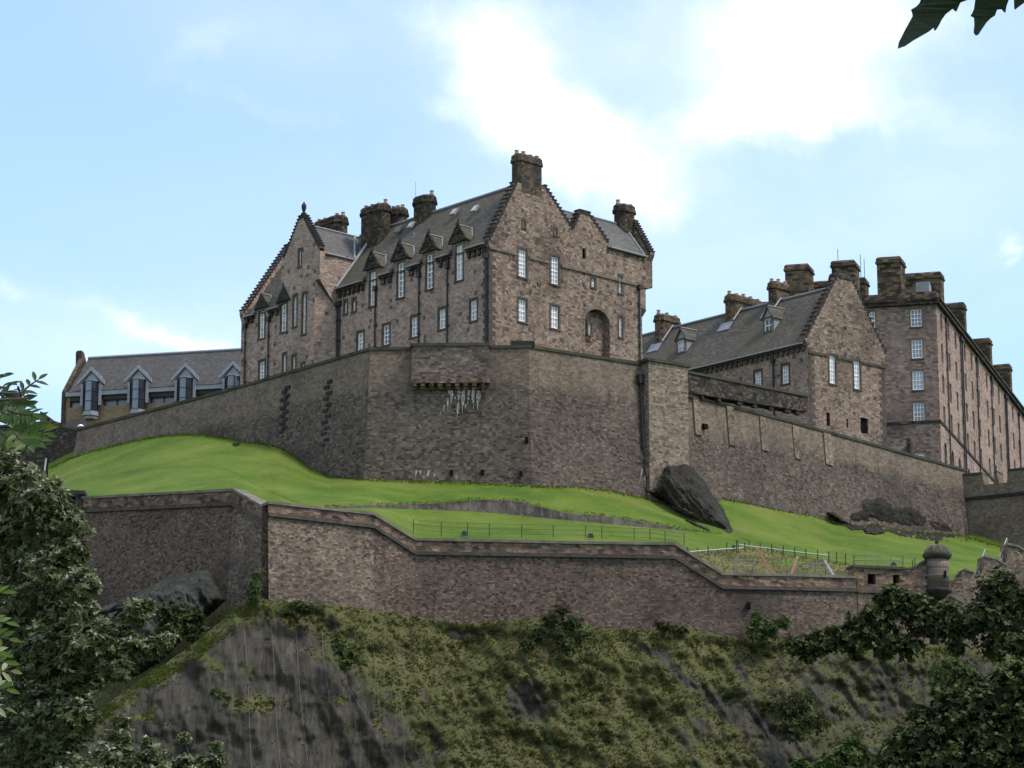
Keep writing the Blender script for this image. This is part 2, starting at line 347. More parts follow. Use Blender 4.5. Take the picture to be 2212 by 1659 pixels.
soaked(M['lime'], 0.25, 0.85)
M['paleface'] = plain_mat('cleaned_stone', (0.22, 0.19, 0.16), 0.9, 0.3, scale=2.5)
M['orange'] = plain_mat('orange_plastic', (0.26, 0.105, 0.055), 0.7, 0.3)
M['red'] = plain_mat('red_plastic', (0.21, 0.075, 0.075), 0.7, 0.3)
M['whiteboard'] = plain_mat('white_board', (0.30, 0.295, 0.28), 0.7, 0.2)
M['bark'] = plain_mat('bark', (0.045, 0.036, 0.028), 0.95, 0.4, scale=6.0)
M['rope'] = plain_mat('pale_rope', (0.55, 0.54, 0.5), 0.8, 0.1)
M['wire'] = plain_mat('weathered_wire', (0.12, 0.118, 0.112), 0.8, 0.25)

def ground_like(name, stops, scale=0.35, fine=6.0, bump=0.4, second=None, dry=0.0):
    m, nt, p = new_mat(name)
    pos = nd(nt, 'ShaderNodeTexCoord').outputs['Object']
    n1 = nd(nt, 'ShaderNodeTexNoise', {'Vector': pos, 'Scale': scale, 'Detail': 6.0, 'Roughness': 0.6}).outputs[0]
    n2 = nd(nt, 'ShaderNodeTexNoise', {'Vector': pos, 'Scale': fine, 'Detail': 5.0, 'Roughness': 0.75}).outputs[0]
    n5 = nd(nt, 'ShaderNodeTexNoise', {'Vector': pos, 'Scale': fine * 0.28, 'Detail': 5.0, 'Roughness': 0.75}).outputs[0]
    v = mth(nt, 'ADD', mth(nt, 'ADD', mth(nt, 'MULTIPLY', n1, 0.5), mth(nt, 'MULTIPLY', n5, 0.3)), mth(nt, 'MULTIPLY', n2, 0.45))
    v = mth(nt, 'SUBTRACT', v, 0.125)
    base = ramp(nt, v, stops)
    if dry:
        dn = nd(nt, 'ShaderNodeTexNoise', {'Vector': pos, 'Scale': 0.11, 'Detail': 7.0, 'Roughness': 0.7}).outputs[0]
        base = mixc(nt, smooth(nt, dn, 0.50, 0.68, 0.0, dry), base, (0.17, 0.165, 0.045))
        base = mixc(nt, smooth(nt, dn, 0.47, 0.34, 0.0, dry), base, (0.05, 0.10, 0.012))
    if second:
        a = nd(nt, 'ShaderNodeAttribute', attribute_name='rock', attribute_type='GEOMETRY').outputs['Fac']
        n3 = nd(nt, 'ShaderNodeTexNoise', {'Vector': pos, 'Scale': 1.1, 'Detail': 6.0, 'Roughness': 0.7}).outputs[0]
        k = smooth(nt, mth(nt, 'ADD', a, mth(nt, 'MULTIPLY', mth(nt, 'SUBTRACT', n3, 0.5), 0.9)), 0.38, 0.62)
        sxyz = nd(nt, 'ShaderNodeVectorMath', {0: pos, 1: (2.6, 0.5, 0.28)}, operation='MULTIPLY').outputs[0]
        n4 = nd(nt, 'ShaderNodeTexNoise', {'Vector': sxyz, 'Scale': 0.9, 'Detail': 8.0, 'Roughness': 0.72, 'Distortion': 0.6}).outputs[0]
        rock = ramp(nt, n4, second)
        wv_ = nd(nt, 'ShaderNodeTexNoise', {'Vector': pos, 'Scale': 0.8, 'Detail': 5.0}).outputs['Color']
        cp_ = nd(nt, 'ShaderNodeVectorMath', {0: nd(nt, 'ShaderNodeVectorMath', {0: pos, 1: (0.6, 0.3, 0.11)}, operation='MULTIPLY').outputs[0], 1: nd(nt, 'ShaderNodeVectorMath', {0: wv_, 'Scale': 0.55}, operation='SCALE').outputs[0]}, operation='ADD').outputs[0]
        ck = nd(nt, 'ShaderNodeTexVoronoi', {'Vector': cp_, 'Scale': 1.0}, feature='DISTANCE_TO_EDGE').outputs['Distance']
        rock = mixc(nt, smooth(nt, ck, 0.0, 0.035, 0.5, 0.0), rock, (0.014, 0.012, 0.010))
        base = mixc(nt, k, base, rock)
    nt.links.new(base, p.inputs['Base Color'])
    b = nd(nt, 'ShaderNodeBump', {'Height': n2, 'Strength': bump, 'Distance': 0.12})
    nt.links.new(b.outputs[0], p.inputs['Normal'])
    return m

M['lawn'] = ground_like('mown_grass', [(0.36, (0.055, 0.095, 0.010)), (0.47, (0.084, 0.134, 0.014)), (0.54, (0.110, 0.160, 0.019)), (0.64, (0.165, 0.192, 0.04))], 0.16, 6.0, 1.0, dry=0.55,
                        second=[(0.3, (0.03, 0.026, 0.02)), (0.5, (0.075, 0.064, 0.052)), (0.7, (0.15, 0.13, 0.11))])
M['cliff'] = ground_like('rough_grass_and_rock', [(0.36, (0.048, 0.055, 0.019)), (0.47, (0.074, 0.077, 0.027)), (0.55, (0.092, 0.085, 0.032)), (0.66, (0.14, 0.115, 0.052))], 0.4, 5.0, 0.8,
                         second=[(0.34, (0.026, 0.022, 0.017)), (0.46, (0.046, 0.040, 0.031)), (0.55, (0.060, 0.052, 0.039)), (0.70, (0.105, 0.09, 0.068))])
M['rock'] = ground_like('dark_rock', [(0.36, (0.013, 0.011, 0.009)), (0.48, (0.024, 0.021, 0.016)), (0.57, (0.036, 0.032, 0.024)), (0.70, (0.075, 0.066, 0.05))], 0.6, 2.5, 1.0)
M['slab'] = ground_like('netted_rock', [(0.38, (0.016, 0.018, 0.013)), (0.48, (0.034, 0.036, 0.028)), (0.55, (0.052, 0.053, 0.042)), (0.64, (0.085, 0.082, 0.066))], 0.5, 3.0, 1.0)
M['earth'] = ground_like('dry_grass_bank', [(0.37, (0.05, 0.042, 0.024)), (0.47, (0.095, 0.085, 0.035)), (0.55, (0.125, 0.125, 0.04)), (0.66, (0.20, 0.165, 0.08))], 0.35, 4.0, 0.8)
M['park'] = ground_like('park_lawn', [(0.3, (0.03, 0.06, 0.012)), (0.7, (0.07, 0.11, 0.02))], 0.1, 2.0, 0.3)
M['tuft'] = leaf_mat('grass_blades', [(0.0, (0.045, 0.058, 0.018)), (0.35, (0.07, 0.082, 0.023)), (0.62, (0.11, 0.107, 0.036)), (0.85, (0.17, 0.147, 0.06)), (1.0, (0.18, 0.115, 0.052))], 0.7, 0.45, 0.1)
M['turf'] = leaf_mat('turf_blades', [(0.0, (0.055, 0.085, 0.012)), (0.5, (0.105, 0.145, 0.02)), (1.0, (0.20, 0.19, 0.06))], 0.7, 0.4, 0.1)
M['leafA'] = leaf_mat('glossy_dark_leaves', [(0.0, (0.055, 0.064, 0.024)), (0.6, (0.13, 0.145, 0.054)), (0.88, (0.2, 0.215, 0.095)), (1.0, (0.52, 0.54, 0.41))], 0.5, 0.32, 0.3)  # palest stop paints highlights onto the upper leaves
M['leafB'] = leaf_mat('dark_leaves', [(0.0, (0.016, 0.018, 0.008)), (0.6, (0.046, 0.058, 0.018)), (0.93, (0.11, 0.13, 0.04)), (0.99, (0.14, 0.16, 0.055)), (1.0, (0.12, 0.09, 0.04))], 0.6, 0.25, 0.12)  # greener bright stops stand for lit leaves on top
M['leafC'] = leaf_mat('mid_green_leaves', [(0.0, (0.035, 0.05, 0.016)), (0.6, (0.075, 0.11, 0.03)), (1.0, (0.15, 0.19, 0.055))], 0.55, 0.3, 0.15)
M['leafE'] = leaf_mat('dull_green_leaves', [(0.0, (0.024, 0.032, 0.011)), (0.6, (0.05, 0.066, 0.02)), (1.0, (0.10, 0.115, 0.04))], 0.65, 0.28, 0.1)
M['leafD'] = leaf_mat('fresh_green_leaves', [(0.0, (0.018, 0.034, 0.007)), (0.5, (0.042, 0.078, 0.010)), (0.9, (0.095, 0.145, 0.018)), (1.0, (0.36, 0.36, 0.20))], 0.5, 0.3, 0.25)
M['maple'] = leaf_mat('maple_leaf', [(0.0, (0.022, 0.035, 0.010)), (1.0, (0.035, 0.05, 0.014))], 0.5, 0.08, 0.3)
# ------------------------------------------------------------------ mesh helpers
class MB:
    """collects polygons and links them as ONE mesh object"""
    def __init__(s):
        s.v = []; s.f = []; s.mi = []; s.below = []
    def vert(s, p, below=0.0):
        s.v.append(Vector(p)); s.below.append(below); return len(s.v) - 1
    def poly(s, pts, mi=0, below=None):
        i = [s.vert(p, below[k] if below else 0.0) for k, p in enumerate(pts)]
        s.f.append(i); s.mi.append(mi)
    def prism(s, pts, off, mi=0):
        off = Vector(off); pts = [Vector(p) for p in pts]
        q = [p + off for p in pts]
        s.poly(pts, mi); s.poly(q[::-1], mi)
        n = len(pts)
        for i in range(n):
            j = (i + 1) % n
            s.poly([pts[j], pts[i], q[i], q[j]], mi)
    def box(s, c, ax, ay, az, mi=0):
        """centre and three half-extent vectors"""
        c, ax, ay, az = Vector(c), Vector(ax), Vector(ay), Vector(az)
        s.prism([c - ax - ay - az, c + ax - ay - az, c + ax + ay - az, c - ax + ay - az], az * 2, mi)
    def slab(s, a, b, c, d, th, mi=0):
        a, b, c, d = map(Vector, (a, b, c, d))
        n = (b - a).cross(d - a).normalized()
        if n.z < 0: n = -n
        s.prism([a, b, c, d], -n * th, mi)
    def tube(s, pts, r, n=6, mi=0, r2=None):
        pts = [Vector(p) for p in pts]
        r2 = r if r2 is None else r2
        rings = []
        for i, p in enumerate(pts):
            t = (pts[min(i + 1, len(pts) - 1)] - pts[max(i - 1, 0)]).normalized()
            u = t.cross(Vector((0, 0, 1)))
            if u.length < 1e-3: u = Vector((1, 0, 0))
            u.normalize(); w = t.cross(u)
            rr = r + (r2 - r) * i / max(1, len(pts) - 1)
            rings.append([s.vert(p + (u * math.cos(2 * math.pi * k / n) + w * math.sin(2 * math.pi * k / n)) * rr) for k in range(n)])
        for a, b in zip(rings, rings[1:]):
            for k in range(n):
                s.f.append([a[k], a[(k + 1) % n], b[(k + 1) % n], b[k]]); s.mi.append(mi)
        s.f.append(rings[0][::-1]); s.mi.append(mi); s.f.append(rings[-1]); s.mi.append(mi)
    def lathe(s, c, prof, n=16, mi=0):
        c = Vector(c); rings = []
        for r, z in prof:
            rings.append([s.vert(c + Vector((r * math.cos(2 * math.pi * k / n), r * math.sin(2 * math.pi * k / n), z))) for k in range(n)])
        for a, b in zip(rings, rings[1:]):
            for k in range(n):
                s.f.append([a[k], a[(k + 1) % n], b[(k + 1) % n], b[k]]); s.mi.append(mi)
        s.f.append(rings[0][::-1]); s.mi.append(mi); s.f.append(rings[-1]); s.mi.append(mi)
    def mesh(s, name, mats, origin=(0, 0, 0), smooth=False):
        o = Vector(origin)
        me = bpy.data.meshes.new(name)
        me.from_pydata([tuple(p - o) for p in s.v], [], s.f)
        for m in (mats if isinstance(mats, (list, tuple)) else [mats]): me.materials.append(m)
        if len(me.polygons) == len(s.mi): me.polygons.foreach_set('material_index', s.mi)
        if any(s.below):
            a = me.attributes.new('below', 'FLOAT', 'POINT'); a.data.foreach_set('value', s.below)
        box_uv(me)
        if smooth: me.polygons.foreach_set('use_smooth', [True] * len(me.polygons))
        me.update()
        return me
    def build(s, name, mats, parent=None, smooth=False):
        return link(name, s.mesh(name, mats, worldloc(parent), smooth), parent)

def box_uv(me):
    nl = len(me.loops); npoly = len(me.polygons)
    if not nl: return
    co = np.empty(len(me.vertices) * 3); me.vertices.foreach_get('co', co); co = co.reshape(-1, 3)
    nn = np.empty(npoly * 3); me.polygons.foreach_get('normal', nn); nn = nn.reshape(-1, 3)
    tot = np.empty(npoly, int); me.polygons.foreach_get('loop_total', tot)
    vi = np.empty(nl, int); me.loops.foreach_get('vertex_index', vi)
    n = np.repeat(nn, tot, axis=0); p = co[vi]
    h = np.hypot(n[:, 0], n[:, 1])
    flat = h < 0.25
    hh = np.where(flat, 1, h)
    t = np.stack([-n[:, 1] / hh, n[:, 0] / hh, np.zeros(nl)], 1)
    b = np.cross(n, t); b *= np.where(b[:, 2] < 0, -1, 1)[:, None]
    u = np.where(flat, p[:, 0], (p * t).sum(1)); v = np.where(flat, p[:, 1], (p * b).sum(1))
    uv = me.uv_layers.new(name='UVMap')
    uv.data.foreach_set('uv', np.stack([u, v], 1).ravel().astype(np.float32))

def worldloc(o):
    p = Vector((0, 0, 0))
    while o is not None:
        p += o.location; o = o.parent
    return p

def link(name, data, parent=None):
    o = bpy.data.objects.new(name, data)
    COL.objects.link(o)
    if parent is not None: o.parent = parent
    return o

def tag(o, label=None, cat=None, group=None, kind=None):
    if label: o['label'] = label
    if cat: o['category'] = cat
    if group: o['group'] = group
    if kind: o['kind'] = kind
    return o

def thing(name, label, cat, loc=(0, 0, 0), group=None):
    o = link(name, None)
    o.location = loc
    return tag(o, label, cat, group)

def bez(a, b, bend, n=6):
    a, b, bend = Vector(a), Vector(b), Vector(bend)
    return [a.lerp(b, i / n) + bend * (4 * (i / n) * (1 - i / n)) for i in range(n + 1)]

class Pl:
    """a vertical wall plane through P0 running along direction d"""
    def __init__(s, P0, d):
        s.P = Vector((P0[0], P0[1], 0)); s.d = Vector((d[0], d[1], 0)).normalized()
        n = Vector((s.d.y, -s.d.x, 0))
        if n.dot(CAM - s.P) < 0: n = -n
        s.n = n
        e = Vector((n.y, -n.x, 0))
        s.e = e
        s.ang = math.atan2(e.y, e.x)
    def hit(s, px, py):
        r = ray(px, py)
        t = (s.P - CAM).dot(s.n) / r.dot(s.n)
        p = CAM + r * t
        return (p - s.P).dot(s.d), p.z
    def pt(s, sz, z=None, o=0.0):
        if z is None: sz, z = sz
        q = s.P + s.d * sz + s.n * o
        return Vector((q.x, q.y, z))
    def off(s, o):
        return Pl(s.P + s.n * o, s.d)

def panel(mb, pl, outline, holes=(), reveal=0.22, thick=0.0, mi=0, o=0.0, rmi=None):
    """a wall face with openings; outline and holes are lists of (s, z)"""
    rings = [[Vector((a, b, 0)) for a, b in outline]] + [[Vector((a, b, 0)) for a, b in h] for h in holes]
    flat = [p for r in rings for p in r]
    for tri in tessellate_polygon(rings):
        mb.poly([pl.pt(flat[i].x, flat[i].y, o) for i in tri], mi)
    for h in holes:
        for i in range(len(h)):
            j = (i + 1) % len(h)
            mb.poly([pl.pt(*h[i], o), pl.pt(*h[j], o), pl.pt(*h[j], o - reveal), pl.pt(*h[i], o - reveal)], mi if rmi is None else rmi)
    if thick:
        n = len(outline)
        for i in range(n):
            j = (i + 1) % n
            mb.poly([pl.pt(*outline[i], o), pl.pt(*outline[j], o), pl.pt(*outline[j], o - thick), pl.pt(*outline[i], o - thick)], mi)
        for tri in tessellate_polygon([rings[0]]):
            mb.poly([pl.pt(rings[0][i].x, rings[0][i].y, o - thick) for i in tri], mi)

def crow(p0, p1, n):
    """corbie steps from p0 to p1 (either direction), p0 and p1 included"""
    out = [p0]
    for i in range(n):
        a = (p0[0] + (p1[0] - p0[0]) * i / n, p0[1] + (p1[1] - p0[1]) * i / n)
        b = (p0[0] + (p1[0] - p0[0]) * (i + 1) / n, p0[1] + (p1[1] - p0[1]) * (i + 1) / n)
        if p1[1] > p0[1]: out += [(a[0], b[1]), b]
        else: out += [(b[0], a[1]), b]
    return out

# windows ---------------------------------------------------------
WCACHE = {}
def window_meshes(w, h, cols, rows, style, arched):
    key = (round(w, 2), round(h, 2), cols, rows, style, arched)
    if key in WCACHE: return WCACHE[key]
    w, h = key[0], key[1]
    def bar(mb, x0, x1, z0, z1, y0, y1): mb.box(((x0 + x1) / 2, (y0 + y1) / 2, (z0 + z1) / 2), ((x1 - x0) / 2, 0, 0), (0, (y1 - y0) / 2, 0), (0, 0, (z1 - z0) / 2))
    hw, hh = w / 2, h / 2
    g = MB(); bar(g, -hw, hw, -hh, hh, -0.05, -0.02)
    f = MB()
    t = 0.10 if w > 0.6 else 0.075
    bar(f, -hw, -hw + t, -hh, hh, -0.02, 0.06); bar(f, hw - t, hw, -hh, hh, -0.02, 0.06)
    bar(f, -hw + t, hw - t, -hh, -hh + t * 1.5, -0.02, 0.06); bar(f, -hw + t, hw - t, hh - t, hh, -0.02, 0.06)
    zb, zt = -hh + t * 1.5, hh - t
    if rows > 1: bar(f, -hw + t, hw - t, -0.045, 0.045, -0.02, 0.055)
    for i in range(1, cols):
        x = -hw + t + (w - 2 * t) * i / cols
        bar(f, x - 0.03, x + 0.03, zb, zt, -0.02, 0.035)
    for i in range(1, rows):
        z = zb + (zt - zb) * i / rows
        if abs(z) < 0.1: continue
        for k in range(cols):
            xa = -hw + t + (w - 2 * t) * k / cols + (0.03 if k else 0); xb = -hw + t + (w - 2 * t) * (k + 1) / cols - (0.03 if k < cols - 1 else 0)
            bar(f, xa, xb, z - 0.028, z + 0.028, -0.02, 0.033)
    s = MB()
    e = 0.2
    sw = 0.17 if style != 'plain' else 0.12
    y0, y1 = 0.0, e + 0.025
    y0 = e - 0.05
    bar(s, -hw - sw, -hw + 0.01, -hh, hh + 0.02, y0, y1); bar(s, hw - 0.01, hw + sw, -hh, hh + 0.02, y0, y1)
    bar(s, -hw - sw, hw + sw, hh + 0.02, hh + 0.02 + sw * 1.3, y0, y1)
    if arched:
        n = 8
        for sx in (-1, 1):
            prev = None
            pts = [(sx * hw, hh + 0.02)]
            for i in range(n + 1):
                a = math.pi / 2 * i / n
                pts.append((sx * hw * math.cos(a), hh - hw + hw * math.sin(a)))
            s.prism([(x, y0, z) for x, z in pts], (0, y1 - y0, 0))
    sl = MB(); bar(sl, -hw - sw, hw + sw, -hh - 0.16, -hh, e - 0.05, e + 0.10)
    r = (g.mesh('pane', M['darkglass'] if style == 'dark' else M['glass']), f.mesh('frame', M['white']),
         s.mesh('surround', M['trimpale'] if style in ('plain', 'dark') else M['trim']), sl.mesh('sill', M['trim']))
    WCACHE[key] = r
    return r

def put_window(root, pl, s0, s1, z0, z1, cols=2, rows=4, style='std', arched=False, depth=0.2, name='window'):
    """pane with white frame, dark surround and sill; returns the hole outline"""
    w, h = abs(s1 - s0), z1 - z0
    sc, zc = (s0 + s1) / 2, (z0 + z1) / 2
    g, f, su, si = window_meshes(w, h, cols, rows, style, arched)
    o = link(name, g, root)
    o.location = pl.pt(sc, zc, -depth) - worldloc(root)
    o.rotation_euler = (0, 0, pl.ang)
    link('frame', f, o); link('surround', su, o); link('sill', si, o)
    a, b = min(s0, s1), max(s0, s1)
    return [(a, z0), (b, z0), (b, z1), (a, z1)]

def win_px(pl, xf, xc, yt, yb, wpx):
    """window centred at xc, from yt to yb and wpx wide on a crop whose transform is xf"""
    s0, _ = pl.hit(*xf(xc - wpx / 2, yb)); s1, _ = pl.hit(*xf(xc + wpx / 2, yb))
    _, z0 = pl.hit(*xf(xc, yb)); _, z1 = pl.hit(*xf(xc, yt))
    return min(s0, s1), max(s0, s1), z0, z1

def chimney(root, c, ex, ey, w, d, z0, z1, pots=3, ch=0.0, mat='chimney', cap=0.12, potalong=True, name='chimney'):
    """stack with chamfered corners, a flared cap and clay pots; c is its centre, ex/ey its axes"""
    ex, ey = Vector((ex[0], ex[1], 0)).normalized(), Vector((ey[0], ey[1], 0)).normalized()
    def ring(w, d, c_, z):
        hw, hd = w / 2, d / 2
        if c_ <= 0: q = [(-hw, -hd), (hw, -hd), (hw, hd), (-hw, hd)]
        else: q = [(-hw + c_, -hd), (hw - c_, -hd), (hw, -hd + c_), (hw, hd - c_), (hw - c_, hd), (-hw + c_, hd), (-hw, hd - c_), (-hw, -hd + c_)]
        return [Vector((c[0], c[1], 0)) + ex * a + ey * b + Vector((0, 0, z)) for a, b in q]
    mb = MB()
    caph = min(0.75, 0.25 * (z1 - z0) + 0.2)
    levels = [(0, z0), (0, z1 - caph), (cap, z1 - caph), (cap, z1 - caph * 0.72), (cap * 0.5, z1 - caph * 0.68), (cap * 0.5, z1 - 0.2), (-0.1, z1)]
    rings = [ring(w + 2 * g, d + 2 * g, ch * (1 + g) if ch else 0, z) for g, z in levels]
    for a, b in zip(rings, rings[1:]):
        for i in range(len(a)):
            j = (i + 1) % len(a); mb.poly([a[i], a[j], b[j], b[i]])
    mb.poly(rings[-1])
    st = mb.build(name, M[mat], root)
    L = (w if potalong else d) - 0.45
    for i in range(pots):
        u = (-L / 2 + L * i / (pots - 1)) if pots > 1 else 0
        cc = Vector((c[0], c[1], z1 - 0.02)) + (ex if potalong else ey) * u
        pm = MB(); hh = 0.30 + 0.14 * ((i * 37 + int(w * 10)) % 3) / 2
        pm.lathe(cc, [(0.2, 0), (0.21, 0.05), (0.17, hh * 0.5), (0.175, hh - 0.08), (0.215, hh - 0.05), (0.2, hh)], 8)
        pm.build('chimney_pot', M['pot'], st, True)
    return st

def dormer(root, pl, inward, sc, w, z0, ze, za, slope, zeave, mats, roofmat='slate', over=0.12, front_o=0.0, hole=None, name='dormer', front=True, th=0.09, tback=None):
    """gabled dormer: front wall flush with plane pl, its roof running back along `inward` into a slope that starts at zeave on the plane"""
    inn = Vector((inward[0], inward[1], 0)).normalized()
    hw = w / 2
    rt = MB()
    tb = (za - zeave) / slope + 0.2 if tback is None else tback
    te = max(0.3, (ze - zeave) / slope + 0.15)
    if front:
        panel(rt, pl, [(sc - hw, z0), (sc + hw, z0), (sc + hw, ze), (sc, za), (sc - hw, ze)], [hole] if hole else [], 0.2, 0.3, 0, front_o)
    for sg in (-1, 1):   # cheeks
        a = pl.pt(sc + sg * hw, z0, front_o - 0.05); b = pl.pt(sc + sg * hw, ze, front_o - 0.05)
        rt.poly([a, b, b + inn * te, a + inn * max(0.2, (z0 - zeave) / slope)])
    d = rt.build(name, mats, root)
    rf = MB()
    dz = (za - ze) / hw
    for sg in (-1, 1):
        o = front_o + over
        rf.slab(pl.pt(sc, za + 0.06, o), pl.pt(sc + sg * (hw + 0.12), ze + 0.06 - dz * 0.12, o),
                pl.pt(sc + sg * (hw + 0.12), ze + 0.06 - dz * 0.12, o) + inn * (te + o), pl.pt(sc, za + 0.06, o) + inn * (tb + o), th)
    rf.build('dormer_roof', M[roofmat], d)
    lead = MB()
    lead.tube([pl.pt(sc, za + 0.10, front_o), pl.pt(sc, za + 0.10, front_o) + inn * tb], 0.07, 6)
    for sg in (-1, 1):
        lead.tube([pl.pt(sc, za + 0.10, front_o) + inn * (tb - 0.1), pl.pt(sc + sg * (hw + 0.1), ze + 0.05 - dz * 0.1, front_o) + inn * (te + 0.05)], 0.07, 6)
    lead.build('lead_flashing', M['lead'], d)
    return d

def bar_along(mb, a, b, h, out, up=0.0, n=None, mi=0):
    """a moulding of height h standing out from a wall along the edge a-b"""
    a, b = Vector(a), Vector(b)
    n = Vector(n)
    z = Vector((0, 0, 1))
    mb.prism([a + z * up, b + z * up, b + z * (up + h), a + z * (up + h)], n * out, mi)

# crops of the photograph the survey was read from -> 2212 px picture
def crop(x0, y0, w_src, w_crop):
    k = w_src / w_crop * 2212 / 3072
    ox, oy = x0 * 2212 / 3072, y0 * 2212 / 3072
    return lambda x, y: (ox + k * x, oy + k * y)
r1 = crop(700, 420, 800, 1794); r2 = crop(1400, 420, 600, 1345); r3 = crop(1900, 720, 600, 1422)
r4 = crop(2400, 720, 672, 1239); r5 = crop(0, 980, 800, 2212); r6 = crop(1100, 980, 900, 2212)
b1 = crop(0, 1350, 800, 1391); b2 = crop(700, 1400, 1000, 1835); b3 = crop(1600, 1400, 800, 1468)
b4 = crop(2200, 1500, 872, 1799); b5 = crop(1900, 1300, 1172, 2212); b6 = crop(2400, 0, 672, 2212)
kk = crop(1900, 1560, 600, 2212); tt = crop(2600, 1500, 472, 1958); ss = crop(1200, 1020, 400, 2212); lt = crop(0, 1700, 800, 2197)
ident = lambda x, y: (x, y)
def dirv(deg): return Vector((math.sin(R(deg)), math.cos(R(deg)), 0))   # compass-like, clockwise from the view direction
# ------------------------------------------------------------------ the great gabled building
dA, dB = dirv(-42.5), dirv(47.5)              # along the long front (to the left), along the gable (to the right)
O = at(*r2(150, 1000), 250.0); O = Vector((O.x, O.y, 0))
F = Pl(O, dA); G = Pl(O, dB)
ze = (F.hit(*r1(1700, 698))[1] + F.hit(*r1(1010, 905))[1]) / 2      # eaves
tE = 2 * G.hit(*r2(437, 600))[0]                                     # far foot of the main gable
zap = (G.hit(*r2(345, 372))[1] + G.hit(*r2(530, 268))[1]) / 2
tap = tE / 2
SL = (zap - ze) / (tap - 0.6)                 # roof pitch
zr = ze + SL * tap - 0.2                      # ridge
T2 = G.hit(*r2(1221, 900))[0]                 # right end of the gable front (upper storey)
TM = G.hit(*r2(1204, 1060))[0]; TL = G.hit(*r2(1181, 1300))[0]
zb = 52.0
print('O', O, 'ze', ze, 'tE', tE, 'zap', zap, 'SL', SL, 'zr', zr, 'T2', T2)
hosp = thing('castle_building', 'tall brown stone building with crow-stepped gables and four stone dormers, highest on the rock', 'building', (O.x, O.y, zb))

# --- gable front
zval = G.hit(*r2(716, 604))[1]; tval = G.hit(*r2(716, 604))[0]
sg_l = G.hit(*r2(772, 480)); sg_r = G.hit(*r2(815, 482))
zsg = (sg_l[1] + sg_r[1]) / 2
zc1 = G.hit(*r2(1212, 985))[1]; zc2 = G.hit(*r2(1195, 1140))[1]
sg_foot = G.hit(*r2(955, 695))
ze2 = (G.hit(*r2(935, 722))[1] + G.hit(*r2(1210, 782))[1]) / 2
c_l = G.hit(*r2(340, 390)); c_r = G.hit(*r2(532, 262))
holesG = []
WG = [(375, 737, 921, 55, 3, 6), (594, 785, 970, 55, 3, 6), (375, 1073, 1222, 55, 3, 4), (593, 1118, 1268, 55, 3, 4),
      (852, 932, 990, 24, 2, 2), (1034, 920, 1030, 22, 2, 4), (1037, 1193, 1325, 22, 2, 4), (385, 545, 588, 13, 1, 1), (598, 600, 640, 14, 1, 1)]
for xc, yt, yb, wp, c, rws in WG:
    holesG.append(put_window(hosp, G, *win_px(G, r2, xc, yt, yb, wp), c, rws))
# dark vent slits and louvre
vents = []
for xc, yt, yb, wp in [(790, 728, 798, 24), (478, 962, 988, 8), (495, 966, 992, 8)]:
    a, b, z0, z1 = win_px(G, r2, xc, yt, yb, wp); vents.append([(a, z0), (b, z0), (b, z1), (a, z1)])
# the arched recess
ra, _ = G.hit(*r2(797, 1300)); rb, _ = G.hit(*r2(962, 1300)); zs = G.hit(*r2(880, 1228))[1]; zt = G.hit(*r2(880, 1140))[1]
zbot = G.hit(*r2(880, 1520))[1]
arch = [(ra, zbot), (rb, zbot), (rb, zs)] + [((ra + rb) / 2 + (rb - ra) / 2 * math.cos(math.pi * i / 12), zs + (zt - zs) * math.sin(math.pi * i / 12)) for i in range(1, 12)] + [(ra, zs)]
outG = ([(0, zb), (0, ze)] + crow((0.0, ze + 0.1), (c_l[0], zap + 0.1), 14) + crow((c_r[0] - 0.15, zap + 0.5), (tval, zval), 12) +
        crow((tval, zval), (sg_l[0], zsg), 5)[1:] + crow((sg_r[0], zsg), (sg_foot[0], sg_foot[1]), 8) + [(sg_foot[0], ze2), (T2, ze2), (T2, zc1), (TM, zc1 - 0.12), (TM, zc2), (TL, zc2 - 0.75), (TL, zb)])
wall = MB()
panel(wall, G, outG, holesG + vents + [arch], 0.25, 0.7, 0)
rec = G.off(-1.1)
panel(wall, G, arch, [], 0, 0, 0, -0.8)
for i in range(len(arch)):
    j = (i + 1) % len(arch)
    wall.poly([G.pt(*arch[i], -0.25), G.pt(*arch[j], -0.25), G.pt(*arch[j], -0.8), G.pt(*arch[i], -0.8)], 0)
for v in vents:
    wall.poly([G.pt(*q, -0.24) for q in v], 2)
put_window(hosp, G.off(-0.5), *win_px(G.off(-0.8), r2, 813, 1235, 1315, 20), 2, 4)

# --- long front between the corner and the wing
sJ = F.hit(*r1(700, 1050))[0]
holesF = []
for xc, yt, yb, wp, c, rws in [(938, 885, 1115, 42, 2, 6), (1126, 825, 1060, 45, 2, 6), (1320, 768, 1003, 45, 2, 6), (1519, 705, 945, 46, 2, 6),
                               (854, 1295, 1425, 42, 2, 4), (1028, 1245, 1378, 44, 2, 4), (1217, 1190, 1325, 44, 2, 4), (1405, 1137, 1272, 45, 2, 4), (1616, 1078, 1215, 45, 2, 4)]:
    holesF.append((put_window(hosp, F, *win_px(F, r1, xc, yt, yb, wp), c, rws), rws))
for xc, yt, yb, wp in [(755, 1085, 1168, 17), (812, 1073, 1152, 19)]:
    holesF.append((put_window(hosp, F, *win_px(F, r1, xc, yt, yb, wp), 2, 4, arched=True), 1))
dz0 = ze - 0.15
dorm = []
hl = []
for h, rws in holesF:
    if rws == 6:
        dorm.append(h); hl.append([(h[0][0], h[0][1]), (h[1][0], h[1][1]), (h[1][0], dz0 - 0.01), (h[0][0], dz0 - 0.01)])
    else: hl.append(h)
panel(wall, F, [(0, zb), (sJ + 0.5, zb), (sJ + 0.5, dz0), (0, dz0)], hl, 0.25, 0, 1)
